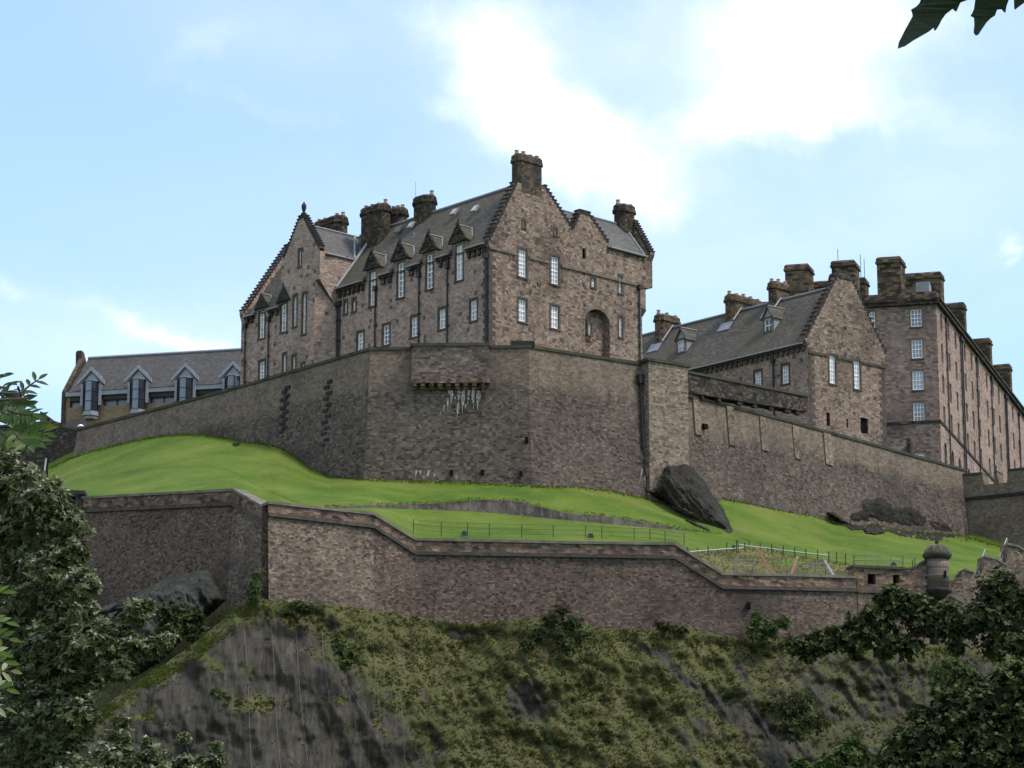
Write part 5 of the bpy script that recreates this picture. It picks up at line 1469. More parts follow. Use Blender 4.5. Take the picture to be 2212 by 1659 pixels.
# drain pipe in the corner by the buttress
m = MB(); m.tube([DP.pt(bs0 - 0.3, bzt - 1.6, 0.35), DP.pt(bs0 - 0.3, bzb + 6, 0.75)], 0.09, 8); m.box(DP.pt(bs0 - 0.3, bzt - 1.5, 0.35), DP.d * 0.25, DP.n * 0.25, Vector((0, 0, 0.4))); m.build('drainpipe', M['iron'], cur_w)
# dark upper parapet right of the buttress
m = MB()
a0 = EP.off(0.5)
q = [a0.hit(*r3(372, 945)), a0.hit(*r3(1240, 1118)), a0.hit(*r3(1240, 1222)), a0.hit(*r3(352, 1078))]
m.prism([a0.pt(*p) for p in q], -EP.n * 1.3)
dp_ = m.build('upper_parapet', M['sooty'], cur_w)
m = MB(); m.prism([a0.pt(q[0][0], q[0][1] + 0.003, 0.12), a0.pt(q[1][0], q[1][1] + 0.003, 0.12), a0.pt(q[1][0], q[1][1] + 0.22, 0.12), a0.pt(q[0][0], q[0][1] + 0.22, 0.12)], -EP.n * 1.5); m.build('coping', M['mosscop'], dp_)
m = MB()
for i in range(8):
    f = (i + random.uniform(0.2, 0.8)) / 8
    s_ = q[3][0] + (q[2][0] - q[3][0]) * f; z_ = q[3][1] + (q[2][1] - q[3][1]) * f
    m.box(a0.pt(s_, z_ - 0.2, -0.25), EP.d * random.uniform(0.15, 0.5), EP.n * 0.18, Vector((0, 0, random.uniform(0.12, 0.2))))
m.build('corbels', M['soot'], dp_)
# pilaster strips on the right-hand wall, outlet holes, toothing stones
m = MB()
for xa, xb, yt, yb in ((415, 462, 1090, 1390), (655, 702, 1165, 1465), (890, 940, 1245, 1500), (1125, 1168, 1310, 1560), (1345, 1395, 1362, 1600)):
    pl = EP
    a, _ = pl.hit(*r3(xa, yt)); b, _ = pl.hit(*r3(xb, yt)); z1 = pl.hit(*r3((xa + xb) / 2, yt + 10))[1] - 0.05; z0 = pl.hit(*r3((xa + xb) / 2, yb))[1]
    o0 = 0.9 * (z1 - z0) / 11.5 + 0.13; m.prism([pl.pt(a, z0, -0.3), pl.pt(a, z0, o0), pl.pt(a, z1, 0.13), pl.pt(a, z1, -0.3)], pl.d * (b - a))
m.build('pilasters', M['buttress'], cur_w)
m = MB()
for x, y in ((630, 1092), (857, 1090), (1140, 1100), (1182, 850)):
    s_, z_ = CP.hit(*r6(x, y)); m.box(CP.pt(s_, z_, 0.75), CP.d * 0.13, CP.n * 0.3, Vector((0, 0, 0.2)))
s_, z_ = EP.hit(*r3(480, 1330)); m.box(EP.pt(s_, z_, 0.3), EP.d * 0.28, EP.n * 0.3, Vector((0, 0, 0.2)))
m.build('drain_holes', M['hole'], cur_w)
m = MB()
lv0, lv1 = at(172, 900, 275.3), at(800, 900, 243.5)
LPl = Pl(lv0, lv1 - lv0)
for x, ya, yb in ((622, 838, 935), (714, 825, 965)):
    for i in range(12):
        y = ya + (yb - ya) * i / 11
        s_, z_ = LPl.hit(x + (-1) ** i * 3, y); tl = 0.16 + 0.5 * i / 11 * (yb - 757) / 300
        m.box(LPl.pt(s_, z_, tl), LPl.d * random.uniform(0.3, 0.5), LPl.n * 0.16, Vector((0, 0, 0.14)))
m.build('toothing_stones', M['soot'], cur_w)
m = MB(); s_, z_ = CP.hit(*r6(1150, 130)); m.box(CP.pt(s_, z_ + 0.05, -0.5), CP.d * 1.0, CP.n * 0.5, Vector((0, 0, 0.25))); m.build('low_block', M['soot'], cur_w)

# --- dark wall at the far left
fl = at(60, 1000, 280)
farl = thing('dark_wall', 'dark sooty stone wall with a ramped coping stump behind the left tree', 'wall', fl)
wall_run(farl, [(-260, 285.5, 926, None, 1120), (112, 279.4, 921, None, 1120), (171, 275.9, 931, None, 1100)], 1.2, 0.6, [M['sooty']], (0.2, 0.1), False, copmat='mosscop')
m = MB(); pl = Pl(at(86, 900, 279.5), Vector((1, 0.0, 0)))
m.prism([pl.pt(*pl.hit(*r5(x, y))) for x, y in ((332, 840), (332, 700), (352, 708), (455, 782), (520, 803), (520, 840))], Vector((0, 1.4, 0))); m.build('ramped_coping', M['chimney'], farl)

# --- embrasured wall at the far right
fr = at(2140, 1100, 282)
farr = thing('embrasured_wall', 'dark wall with two gun embrasures below the long barracks front, right edge', 'wall', fr)
f0, f1 = at(2080, 1100, 283.7), at(2420, 1100, 276.0)
FP = Pl(f0, f1 - f0)
H = lambda x, y: FP.hit(*r4(x, y))
top = lambda x: 1300 - (x - 900) * 0.073
zt0 = (H(930, top(930))[1] + H(1230, top(1230))[1]) / 2
zn = H(1060, 1350)[1]
outl = [(H(893, 1300)[0], 40), (H(893, 1300)[0], zt0)]
for a, b in ((1018, 1070), (1100, 1142)):
    outl += [(H(a - 12, 1300)[0], zt0), (H(a, 1300)[0], zn), (H(b, 1300)[0], zn), (H(b + 12, 1300)[0], zt0)]
outl += [(H(1900, 1200)[0], zt0), (H(1900, 1200)[0], 40)]
m = MB(); panel(m, FP, outl, [], 0, 1.6, 0); m.build('wall', M['sooty' if False else 'curtain'], farr)
m = MB()
zsx = H(1050, 1428)[1]
m.prism([FP.pt(outl[0][0], zsx, 0.003), FP.pt(outl[-1][0], zsx, 0.003), FP.pt(outl[-1][0], zsx + 0.28, 0.003), FP.pt(outl[0][0], zsx + 0.28, 0.003)], FP.n * 0.2)
m.build('string_course', M['soot'], farr)
m = MB()
xs_ = [outl[1][0], outl[2][0], outl[5][0], outl[6][0], outl[9][0], outl[10][0]]
for a, b in zip(xs_[0::2], xs_[1::2]):
    m.prism([FP.pt(a, zt0 + 0.003, 0.1), FP.pt(b, zt0 + 0.003, 0.1), FP.pt(b, zt0 + 0.2, 0.1), FP.pt(a, zt0 + 0.2, 0.1)], -FP.n * 1.8)
m.build('coping', M['mosscop'], farr)

# --- lower zigzag rampart
la = at(400, 1300, 220)
lowa = thing('rampart_wall', 'brown rampart wall with red-tinted parapet, its right end sloping down to the sharp corner', 'wall', la)
wall_run(lowa, [(-150, iy(-150, LOWA), 1096, 1124, 1400), (182, iy(182, LOWA), 1078, 1104, 1380), (505, 217.2, 1061, 1088, 1350), (580, 212.8, 1104, 1133, 1340)], 1.0, 0.5, [M['lower'], M['lowpale']], (0.2, 0.12), segmat=[0, 0, 1])
lb = at(1200, 1370, 212)
lowb = thing('rampart_wall', 'long brown rampart stepping down twice from the sharp corner to the sentry turret', 'wall', lb)
LB = [(579, 206, 1089, 1111, 1345), (806, iy(806, LOWB), 1113, 1137, 1350), (897, 211.9, 1168, 1195, 1375), (1224, iy(1224, LOWB), 1175, 1200, 1400), (1458, 212.5, 1178, 1204, 1400),
      (1560, 213, 1243, 1269, 1410), (1728, iy(1728, LOWB), 1246, 1272, 1430), (1850, iy(1850, LOWB), 1250, 1275, 1440)]
wall_run(lowb, LB, 1.0, 0.5, [M['lower'], M['lowpale']], (0.2, 0.12), segmat=[1, 0, 0, 0, 0, 0, 0])
# left return of the salient corner
c0, c1 = at(579, 1089, 206), at(579, 1345, 206)
m = MB(); bk = Vector((-0.6, 8.5, 0)); m.poly([c0, c0 + bk, c1 + bk, c1 + Vector((0, -.45, 0))]); m.build('return_wall', M['lowpale'], lowb)
# raised second wall head just behind
# embrasured length sweeping up to the turret
q0, q1 = at(1850, 1240, iy(1850, LOWB)), at(2005, 1240, 217.8)
QP = Pl(q0, q1 - q0)
Q = lambda x, y: QP.hit(*b4(x, y))
ol = [Q(765, 1100), Q(765, 562), Q(765, 490), Q(745, 488), Q(745, 418), Q(1055, 433), Q(1095, 430), Q(1135, 415), Q(1165, 398), Q(1190, 382), Q(1215, 370), Q(1215, 1100)]
hh = [[Q(832, 520), Q(882, 520), Q(882, 457), Q(832, 457)], [Q(988, 515), Q(1030, 515), Q(1030, 462), Q(988, 462)]]
m = MB(); panel(m, QP, ol, hh, 0.9, 1.0, 0); m.poly([QP.pt(*p, -0.88) for p in hh[0]], 1); m.poly([QP.pt(*p, -0.88) for p in hh[1]], 1)
ew_ = m.build('embrasured_parapet', [M['parapet'], M['hole']], lowb)
m = MB(); a, b = Q(765, 565), Q(1215, 570)
m.prism([QP.pt(a[0], a[1] - 0.13, 0.003), QP.pt(b[0], b[1] - 0.13, 0.003), QP.pt(b[0], b[1] + 0.12, 0.003), QP.pt(a[0], a[1] + 0.12, 0.003)], QP.n * 0.2); m.build('string_course', M['trim'], ew_)
m = MB(); a, b = Q(738, 418), Q(1058, 433)
m.prism([QP.pt(a[0], a[1] + 0.003, 0.14), QP.pt(b[0], b[1] + 0.003, 0.14), QP.pt(b[0], b[1] + 0.2, 0.14), QP.pt(a[0], a[1] + 0.2, 0.14)], -QP.n * 1.3)
sw = [Q(1055, 433), Q(1095, 430), Q(1135, 415), Q(1165, 398), Q(1190, 382), Q(1212, 370)]
for a, b in zip(sw, sw[1:]): m.prism([QP.pt(a[0], a[1], 0.1), QP.pt(b[0], b[1], 0.1), QP.pt(b[0], b[1] + 0.14, 0.1), QP.pt(a[0], a[1] + 0.14, 0.1)], -QP.n * 1.2)
m.build('coping', M['mosscop'], ew_)
m = MB(); s_ = EP; pl = Pl(at(1616, 1312, iy(1616, LOWB) - 0.25), Vector((1, 0.05, 0))); m.box(at(1617, 1308, iy(1617, LOWB) - 0.35), (0.13, 0, 0), (0, 0.25, 0), (0, 0, 0.22)); m.build('drain_hole', M['hole'], lowb)

# gate post at the left end of the lower rampart
gp = at(163, 1110, 227)
post = thing('stone_post', 'square sooty stone post with slab cap at the left end of the lower rampart', 'post', gp)
m = MB()
pl = Pl(gp, Vector((1, 0, 0)))
a, b = pl.hit(*b1(350, 300)), pl.hit(*b1(432, 300)); z1 = pl.hit(*b1(400, 232))[1]; z0 = pl.hit(*b1(400, 400))[1]
h = [(a[0] + 0.25, pl.hit(*b1(380, 290))[1]), (a[0] + 0.65, pl.hit(*b1(380, 290))[1]), (a[0] + 0.65, pl.hit(*b1(380, 245))[1]), (a[0] + 0.25, pl.hit(*b1(380, 245))[1])]
panel(m, pl, [(a[0], z0), (b[0], z0), (b[0], z1), (a[0], z1)], [h], 0.7, 1.2, 0); m.poly([pl.pt(*p, -0.68) for p in h], 1)
m.build('shaft', [M['sooty'], M['hole']], post)
m = MB(); m.prism([pl.pt(a[0] - 0.12, z1 + 0.003, 0.12), pl.pt(b[0] + 0.15, z1 + 0.003, 0.12), pl.pt(b[0] + 0.12, z1 + 0.3, 0.1), pl.pt(a[0] - 0.05, z1 + 0.34, 0.1)], Vector((0, 1.45, 0))); m.build('cap', M['soot'], post)

# sentry turret
tc = at(*b4(1265, 450), 217.9); tc = Vector((tc.x, tc.y, 0))
tzf = lambda y: at(*b4(1265, y), 217.9).z
tur = thing('sentry_turret', 'round stone sentry turret with a domed mossy cap and finial, corbelled from the lower rampart', 'turret', (tc.x, tc.y, tzf(600)))
rr = 0.83
m = MB(); m.lathe((tc.x, tc.y, 0), [(rr, tzf(556)), (rr, tzf(372))], 20)
tb = m.build('drum', M['bastion'], tur, True)
m = MB(); m.lathe((tc.x, tc.y, 0), [(0.3, tzf(612)), (0.62, tzf(596)), (0.72, tzf(585)), (0.98, tzf(572)), (1.0, tzf(556)), (0.86, tzf(552))], 20); m.build('corbelled_base', M['soot'], tur, True)
m = MB(); m.lathe((tc.x, tc.y, 0), [(rr + 0.02, tzf(372)), (1.06, tzf(352)), (1.10, tzf(338)), (0.98, tzf(328)), (0.90, tzf(312)), (0.72, tzf(295)), (0.5, tzf(283)), (0.2, tzf(276)), (0.1, tzf(274))], 20); cp_ = m.build('domed_cap', M['mosscop'], tur, True)
m = MB(); m.lathe((tc.x, tc.y, 0), [(0.16, tzf(277)), (0.12, tzf(270)), (0.18, tzf(264)), (0.07, tzf(256)), (0.12, tzf(247)), (0.10, tzf(242)), (0.02, tzf(238))], 10); m.build('finial', M['sooty'], cp_, True)
m = MB()
for k in range(6):
    a = -2.6 + k * 0.62
    pr = [(0.99, 328), (0.91, 312), (0.73, 295), (0.51, 283), (0.2, 276)]
    m.tube([tc + Vector((math.cos(a) * r_, math.sin(a) * r_, tzf(y))) for r_, y in pr], 0.035, 5)
m.build('ribs', M['coping'], cp_)
m = MB(); m.box(tc + Vector((0.45, -rr * 0.86, tzf(470))), (0.06, 0, 0), (0, 0.2, 0), (0, 0, 0.25)); m.build('slit', M['hole'], tb)

# stepped wall climbing on the right
sp0 = at(2045, 1300, 218.6)
step_w = thing('stepped_wall', 'brown wall rising in steps to the right of the sentry turret', 'wall', sp0)
SPl = Pl(sp0, Vector((1, 0.18, 0)))
S_ = lambda x, y: SPl.hit(*tt(x, y))
ol = [S_(900, 2300), S_(900, 1080), S_(985, 1010), S_(1060, 990), S_(1175, 960), S_(1190, 890), S_(1225, 878), S_(1335, 905), S_(1380, 935), S_(1440, 900), S_(1470, 715), S_(1605, 742), S_(1700, 800), S_(1745, 770), S_(1752, 560), S_(1890, 592), S_(1960, 640), S_(2300, 700), S_(2300, 2300)]
m = MB(); panel(m, SPl, ol, [], 0, 1.6, 0); m.build('wall', M['lowpale'], step_w)
m = MB()
for (a, b) in (((1225, 878), (1335, 905)), ((1470, 715), (1605, 742)), ((1605, 742), (1745, 830)), ((1752, 560), (1890, 592)), ((1890, 592), (1960, 640)), ((1040, 1205), (1210, 1290))):
    a, b = S_(*a), S_(*b); m.prism([SPl.pt(a[0], a[1] + 0.0, 0.1), SPl.pt(b[0], b[1] + 0.0, 0.1), SPl.pt(b[0], b[1] + 0.16, 0.1), SPl.pt(a[0], a[1] + 0.16, 0.1)], -SPl.n * (1.8 if a[1] > S_(0, 1100)[1] else 0.2))
m.build('coping', M['coping'], step_w)
for k, ((xa, ya), (xb, yb), lab) in enumerate((((1475, 612), (1380, 860), 'white metal handrail on the stepped wall, nearer the sentry turret'), ((1745, 472), (1655, 700), 'white metal handrail on the stepped wall, higher and nearer the right edge'))):
    Y0, Y1 = 222, 219.5
    hr_ = thing('handrail', lab, 'handrail', at(*tt(xb, yb + 80), Y1), 'white handrails on the stepped wall')
    m = MB()
    m.tube([at(*tt(xa, ya), Y0), at(*tt(xb, yb), Y1)], 0.045, 6); m.tube([at(*tt(xa + 5, ya + 75), Y0), at(*tt(xb + 15, yb + 65), Y1)], 0.045, 6)
    m.build('rails', M['whiteboard'], hr_)
    for f in (0.02, 0.5, 0.98):
        p = at(*tt(xa, ya), Y0).lerp(at(*tt(xb, yb), Y1), f); r_ = at(*tt(xa + 5, ya + 75), Y0).lerp(at(*tt(xb + 15, yb + 65), Y1), f)
        m = MB(); m.tube([p, r_ + (r_ - p) * 0.9], 0.035, 6); m.build('post', M['whiteboard'], hr_)
# ------------------------------------------------------------------ lawn, banks, crags
def grid_obj(name, P, mats, attr=None, smooth=True, mi=None, parent=None, keep=None):
    """P: rows x cols x 3"""
    r_, c_ = P.shape[:2]
    idx = np.arange(r_ * c_).reshape(r_, c_)
    F_ = np.stack([idx[:-1, :-1], idx[1:, :-1], idx[1:, 1:], idx[:-1, 1:]], -1).reshape(-1, 4)
    V = P.reshape(-1, 3)
    if keep is not None:
        F_ = F_[keep.reshape(-1)]
        u_, inv = np.unique(F_, return_inverse=True); V = V[u_]; F_ = inv.reshape(F_.shape)
    me = bpy.data.meshes.new(name)
    me.vertices.add(len(V)); me.vertices.foreach_set('co', V.ravel().astype(np.float32))
    me.loops.add(F_.size); me.loops.foreach_set('vertex_index', F_.ravel().astype(np.int32))
    me.polygons.add(len(F_)); me.polygons.foreach_set('loop_start', np.arange(0, F_.size, 4, dtype=np.int32))
    me.polygons.foreach_set('use_smooth', np.full(len(F_), smooth))
    for m in (mats if isinstance(mats, list) else [mats]): me.materials.append(m)
    if attr is not None:
        a = me.attributes.new('rock', 'FLOAT', 'POINT'); a.data.foreach_set('value', attr.ravel().astype(np.float32))
    me.update(calc_edges=True); me.validate()
    return link(name, me, parent)

def fbm(x, y, z=0.0, oct=4):
    return mnoise.fractal(Vector((x, y, z)), 1.0, 2.1, oct)
def NP(fn, *a): return np.vectorize(fn, otypes=[float])(*a)

A_L = [(-200, 1060), (60, 1045), (105, 1013), (150, 991), (200, 975), (290, 952), (350, 942), (400, 938), (440, 939), (480, 945), (520, 953), (560, 958), (600, 966), (635, 985), (670, 1010), (710, 1028),
       (780, 1036), (850, 1040), (1000, 1043), (1150, 1051), (1250, 1053), (1320, 1062), (1400, 1078), (1450, 1092), (1490, 1100), (1540, 1085), (1560, 1077), (1620, 1088), (1700, 1106), (1760, 1115), (1800, 1130),
       (1850, 1135), (1900, 1135), (1950, 1147), (2000, 1152), (2060, 1155), (2100, 1163), (2150, 1178), (2212, 1195), (2400, 1225)]
B_L = [(430, 1050), (620, 1088), (700, 1096), (760, 1092), (880, 1088), (960, 1086), (1020, 1079), (1080, 1078), (1130, 1082), (1180, 1098), (1230, 1108), (1300, 1112), (1400, 1128), (1470, 1142), (1530, 1150)]
C_L = [(430, 1051), (620, 1089), (700, 1098), (800, 1098), (900, 1101), (1000, 1105), (1100, 1113), (1200, 1122), (1300, 1132), (1400, 1140), (1470, 1146), (1530, 1151)]
D_L = [(-200, 1108, 240), (182, 1086, 229), (505, 1069, 218.6), (576, 1104, 215.2), (600, 1100, 214.6), (700, 1108, 213.6), (806, 1119, 213), (897, 1174, 213.4), (1455, 1184, 214), (1560, 1249, 214.4), (1850, 1256, 217.6), (2000, 1262, 219.4), (2100, 1266, 221), (2400, 1270, 229)]
lawn_px = np.arange(104, 2401, 8.0)
ip = lambda x, L, k=1: np.interp(x, [t[0] for t in L], [t[k] for t in L])
def lawn_cols(px):
    px = np.asarray(px, float)
    a = ip(px, A_L); d = ip(px, D_L); YD = ip(px, D_L, 2)
    YA = np.array([cwY(p) for p in px]) - 1.0
    sst = lambda q: q * q * (3 - 2 * q)
    inb = sst(np.clip((px - 430) / 270, 0, 1)) * sst(np.clip((1640 - px) / 110, 0, 1))
    mid = a + (d - a) * 0.5
    b = mid * (1 - inb) + ip(px, B_L) * inb; c = (mid + 0.5) * (1 - inb) + ip(px, C_L) * inb
    b = np.minimum(b, d - 4); c = np.minimum(np.maximum(c, b + 0.3), d - 2)
    fb_ = (b - a) / (d - a); fc = (c - a) / (d - a)
    YB = YA + (YD - YA) * fb_; YC = YA + (YD - YA) * (fb_ * 0.75 + fc * 0.25)
    return a, b, c, d, YA, YB, YC, YD
def lawnY(px, py):
    a, b, c, d, YA, YB, YC, YD = [float(v[0]) for v in lawn_cols([px])]
    return float(np.interp(py, [a, b, c, d], [YA, YB, YC, YD]))
a, b, c, d, YA, YB, YC, YD = lawn_cols(lawn_px)
rows, rk = [], []
def addrow(py, Y, rock): rows.append((py.copy(), Y.copy())); rk.append(np.full(len(lawn_px), rock))
addrow(a - 12, YA + 0.9, 0.0)
for i in range(13):
    t = i / 12; addrow(a + (b - a) * t, YA + (YB - YA) * (t * 0.9 + 0.1 * t * t), 0.0)
inb = np.clip((c - b - 1.0) / 3.0, 0, 1)
for t in (0.12, 0.35, 0.65, 0.9): addrow(b + (c - b) * t, YB + (YC - YB) * t, 0.0); rk[-1] = inb * 1.0
for i in range(13):
    t = i / 12; addrow(c + (d - c) * t, YC + (YD - YC) * t, 0.0)
addrow(d + 10, YD - 0.35, 0.0)
Pm = np.zeros((len(rows), len(lawn_px), 3))
for i, (py, Y) in enumerate(rows):
    for j, px in enumerate(lawn_px):
        edge = min(1.0, i / 4.0, (len(rows) - 1 - i) / 4.0)
        Y_ = Y[j] + edge * (1.3 * fbm(px / 170, py[j] / 60, 3.3) + 0.2 * fbm(px / 30, py[j] / 14, 1.7))
        Pm[i, j] = at(px, py[j], Y_)
lawn = grid_obj('grass_slope', Pm, M['lawn'], np.array(rk))
lawn['kind'] = 'structure'

def rock_mass(name, outl, Yf, bulge, D, mat, step=3.0, strata=0.25, ang=55, parent=None, seed=0.0, flat_=True):
    xs = np.arange(min(p[0] for p in outl) - step, max(p[0] for p in outl) + 2 * step, step)
    ys = np.arange(min(p[1] for p in outl) - step, max(p[1] for p in outl) + 2 * step, step)
    n = len(outl)
    Pg = np.zeros((len(ys), len(xs), 3)); ins = np.zeros((len(ys), len(xs)), bool)
    ca, sa = math.cos(R(ang)), math.sin(R(ang))
    for j, y in enumerate(ys):
        for i, x in enumerate(xs):
            inside = False; dm = 1e9
            for k in range(n):
                (xa, ya), (xb, yb) = outl[k], outl[(k + 1) % n]
                if (ya > y) != (yb > y) and x < (xb - xa) * (y - ya) / (yb - ya) + xa: inside = not inside
                L2 = (xb - xa) ** 2 + (yb - ya) ** 2
                t = max(0, min(1, ((x - xa) * (xb - xa) + (y - ya) * (yb - ya)) / L2))
                dm = min(dm, math.hypot(x - xa - t * (xb - xa), y - ya - t * (yb - ya)))
            ins[j, i] = inside
            f = min(1.0, dm / D) if inside else 0.0
            prof = f * (1.5 - 0.5 * f)
            cc = x * sa - y * ca; al = x * ca + y * sa
            st = (1 - abs(fbm(cc / 17 + seed, al / 70, seed, 5))) * strata * 2 + fbm(x / 25 + seed, y / 25, 5.0 + seed, 5) * strata * 1.2
            x_, y_ = x + 1.5 * fbm(x / 7, y / 7, seed), y + 1.5 * fbm(x / 7, y / 7, seed + 9)
            Pg[j, i] = at(x_, y_, Yf(x, y) - bulge * prof - st * min(1, f * 2))
    keep = ins[:-1, :-1] & ins[1:, :-1] & ins[1:, 1:] & ins[:-1, 1:]
    return grid_obj(name, Pg, mat, None, flat_ is False, None, parent, keep)

def lawn_or_wall(x, y):
    a = float(ip(x, A_L))
    return lawnY(x, max(y, a)) + 0.2
def in_rock(x, y):   # the big outcrop is carried by wall above and lawn below
    t = min(1, max(0, (y - 1000) / 155)); o_ = (251.0 + (x - 1470) * 0.03) * (1 - t) + 238.5 * t + 0.6
    a = float(ip(x, A_L))
    return min(o_, lawnY(x, y) + 0.2) if y >= a else o_
oc = rock_mass('rock_outcrop', [(1431, 1032), (1433, 1012), (1440, 1000), (1462, 1002), (1478, 993), (1500, 1012), (1522, 1038), (1540, 1068), (1560, 1092), (1576, 1125), (1588, 1156), (1572, 1154), (1545, 1141), (1518, 1124), (1492, 1107), (1466, 1092), (1450, 1070), (1438, 1050)], in_rock, 1.5, 30, M['rock'], 1.6, 0.42, 52)
tag(oc, 'large dark slanting rock wedge running from the high wall down into the lawn', 'rock')
sk_ = rock_mass('rock_outcrop', [(1392, 1060), (1412, 1050), (1434, 1044), (1452, 1068), (1470, 1092), (1496, 1108), (1518, 1126), (1486, 1116), (1446, 1098), (1414, 1080)], lawn_or_wall, 1.0, 16, M['rock'], 1.6, 0.4, 45, None, 4.4)
tag(sk_, 'low broken dark rock at the buttress foot, left of the big slanting wedge', 'rock')
for k, (o_, lab) in enumerate(((((1783, 1105), (1800, 1103), (1835, 1128), (1850, 1134), (1838, 1137), (1812, 1128), (1790, 1116)), 'narrow dark rock slab at the top of the lawn, against the right-hand high wall'),
                             (((1862, 1142), (1885, 1128), (1912, 1146), (1915, 1151), (1890, 1155), (1870, 1152)), 'small dark rock poking out of the lawn, left of and above the sentry turret'),
                             (((1470, 1118), (1490, 1122), (1540, 1145), (1530, 1148), (1500, 1136)), 'thin grey rock ledge in the grass beside the big dark wedge'),
                             (((1805, 1128), (1822, 1098), (1846, 1092), (1862, 1072), (1905, 1070), (1935, 1086), (1985, 1092), (2010, 1112), (2070, 1120), (2100, 1172), (2040, 1172), (1985, 1165), (1945, 1159), (1920, 1149), (1880, 1145), (1840, 1145)), 'broad dark crag at the foot of the high wall, right of the small rock slabs'))):
    ob = rock_mass('rock_outcrop', list(o_), lawn_or_wall, 1.6 if k < 3 else 0.5, 9 if k < 3 else 30, M['rock'], 2.0, 0.35 if k < 3 else 0.13, 32, None, k * 3.1)
    tag(ob, lab, 'rock', 'dark rocks along the foot of the high wall')
# dry bank behind the low end of the rampart
bt_ = [(1478, 1196), (1520, 1190), (1600, 1185), (1650, 1184), (1700, 1197), (1740, 1205), (1790, 1212), (1835, 1219), (1860, 1232)]
pxs = np.arange(1470, 1866, 6.0)
Pb = np.zeros((12, len(pxs), 3))
for j, px in enumerate(pxs):
    y0 = float(ip(px, bt_)); y1 = 1258 if px > 1560 else 1185 + (px - 1466) * 0.75
    y1 = max(y1, y0 + 3)
    for i in range(12):
        t = i / 11
        py = y0 + (y1 - y0) * t + 1.5 * fbm(px / 20, i / 3.0, 9.0)
        Yl = lawnY(px, py)
        Pb[i, j] = at(px, py, Yl - 0.9 * math.sin(math.pi * min(1, t * 0.9 + 0.05)) - 0.5 * fbm(px / 25, i / 2.5, 4.0) * math.sin(math.pi * t))
bank = grid_obj('earth_bank', Pb, M['earth']); bank['kind'] = 'structure'

# --- the crag below the rampart
E_L = [(120, 1640, 196.5), (150, 1606, 197), (200, 1552, 199), (250, 1508, 200), (300, 1472, 201), (350, 1440, 202), (400, 1402, 203), (440, 1372, 203.5), (480, 1340, 204), (530, 1302, 204.7), (560, 1290, 205), (600, 1298, 205.6),
       (700, 1308, 207.3), (806, 1318, 209), (880, 1330, 211), (1000, 1348, 211.4), (1100, 1342, 211.4), (1200, 1330, 211.5), (1300, 1358, 211.7), (1400, 1360, 211.8), (1460, 1348, 212), (1550, 1372, 212.3), (1620, 1378, 213),
       (1700, 1378, 213.8), (1800, 1388, 215), (2000, 1395, 217), (2200, 1400, 221), (2400, 1400, 225)]
YBOT = [(120, 190), (400, 192.5), (700, 196), (1100, 199), (1600, 201), (2000, 205), (2400, 211)]
cpx = np.arange(120, 2401, 4.0)
NR = 104
PYB = 1810.0
Pc = np.zeros((NR + 4, len(cpx), 3)); rock = np.zeros((NR + 4, len(cpx)))
ca, sa = math.cos(R(57)), math.sin(R(57))
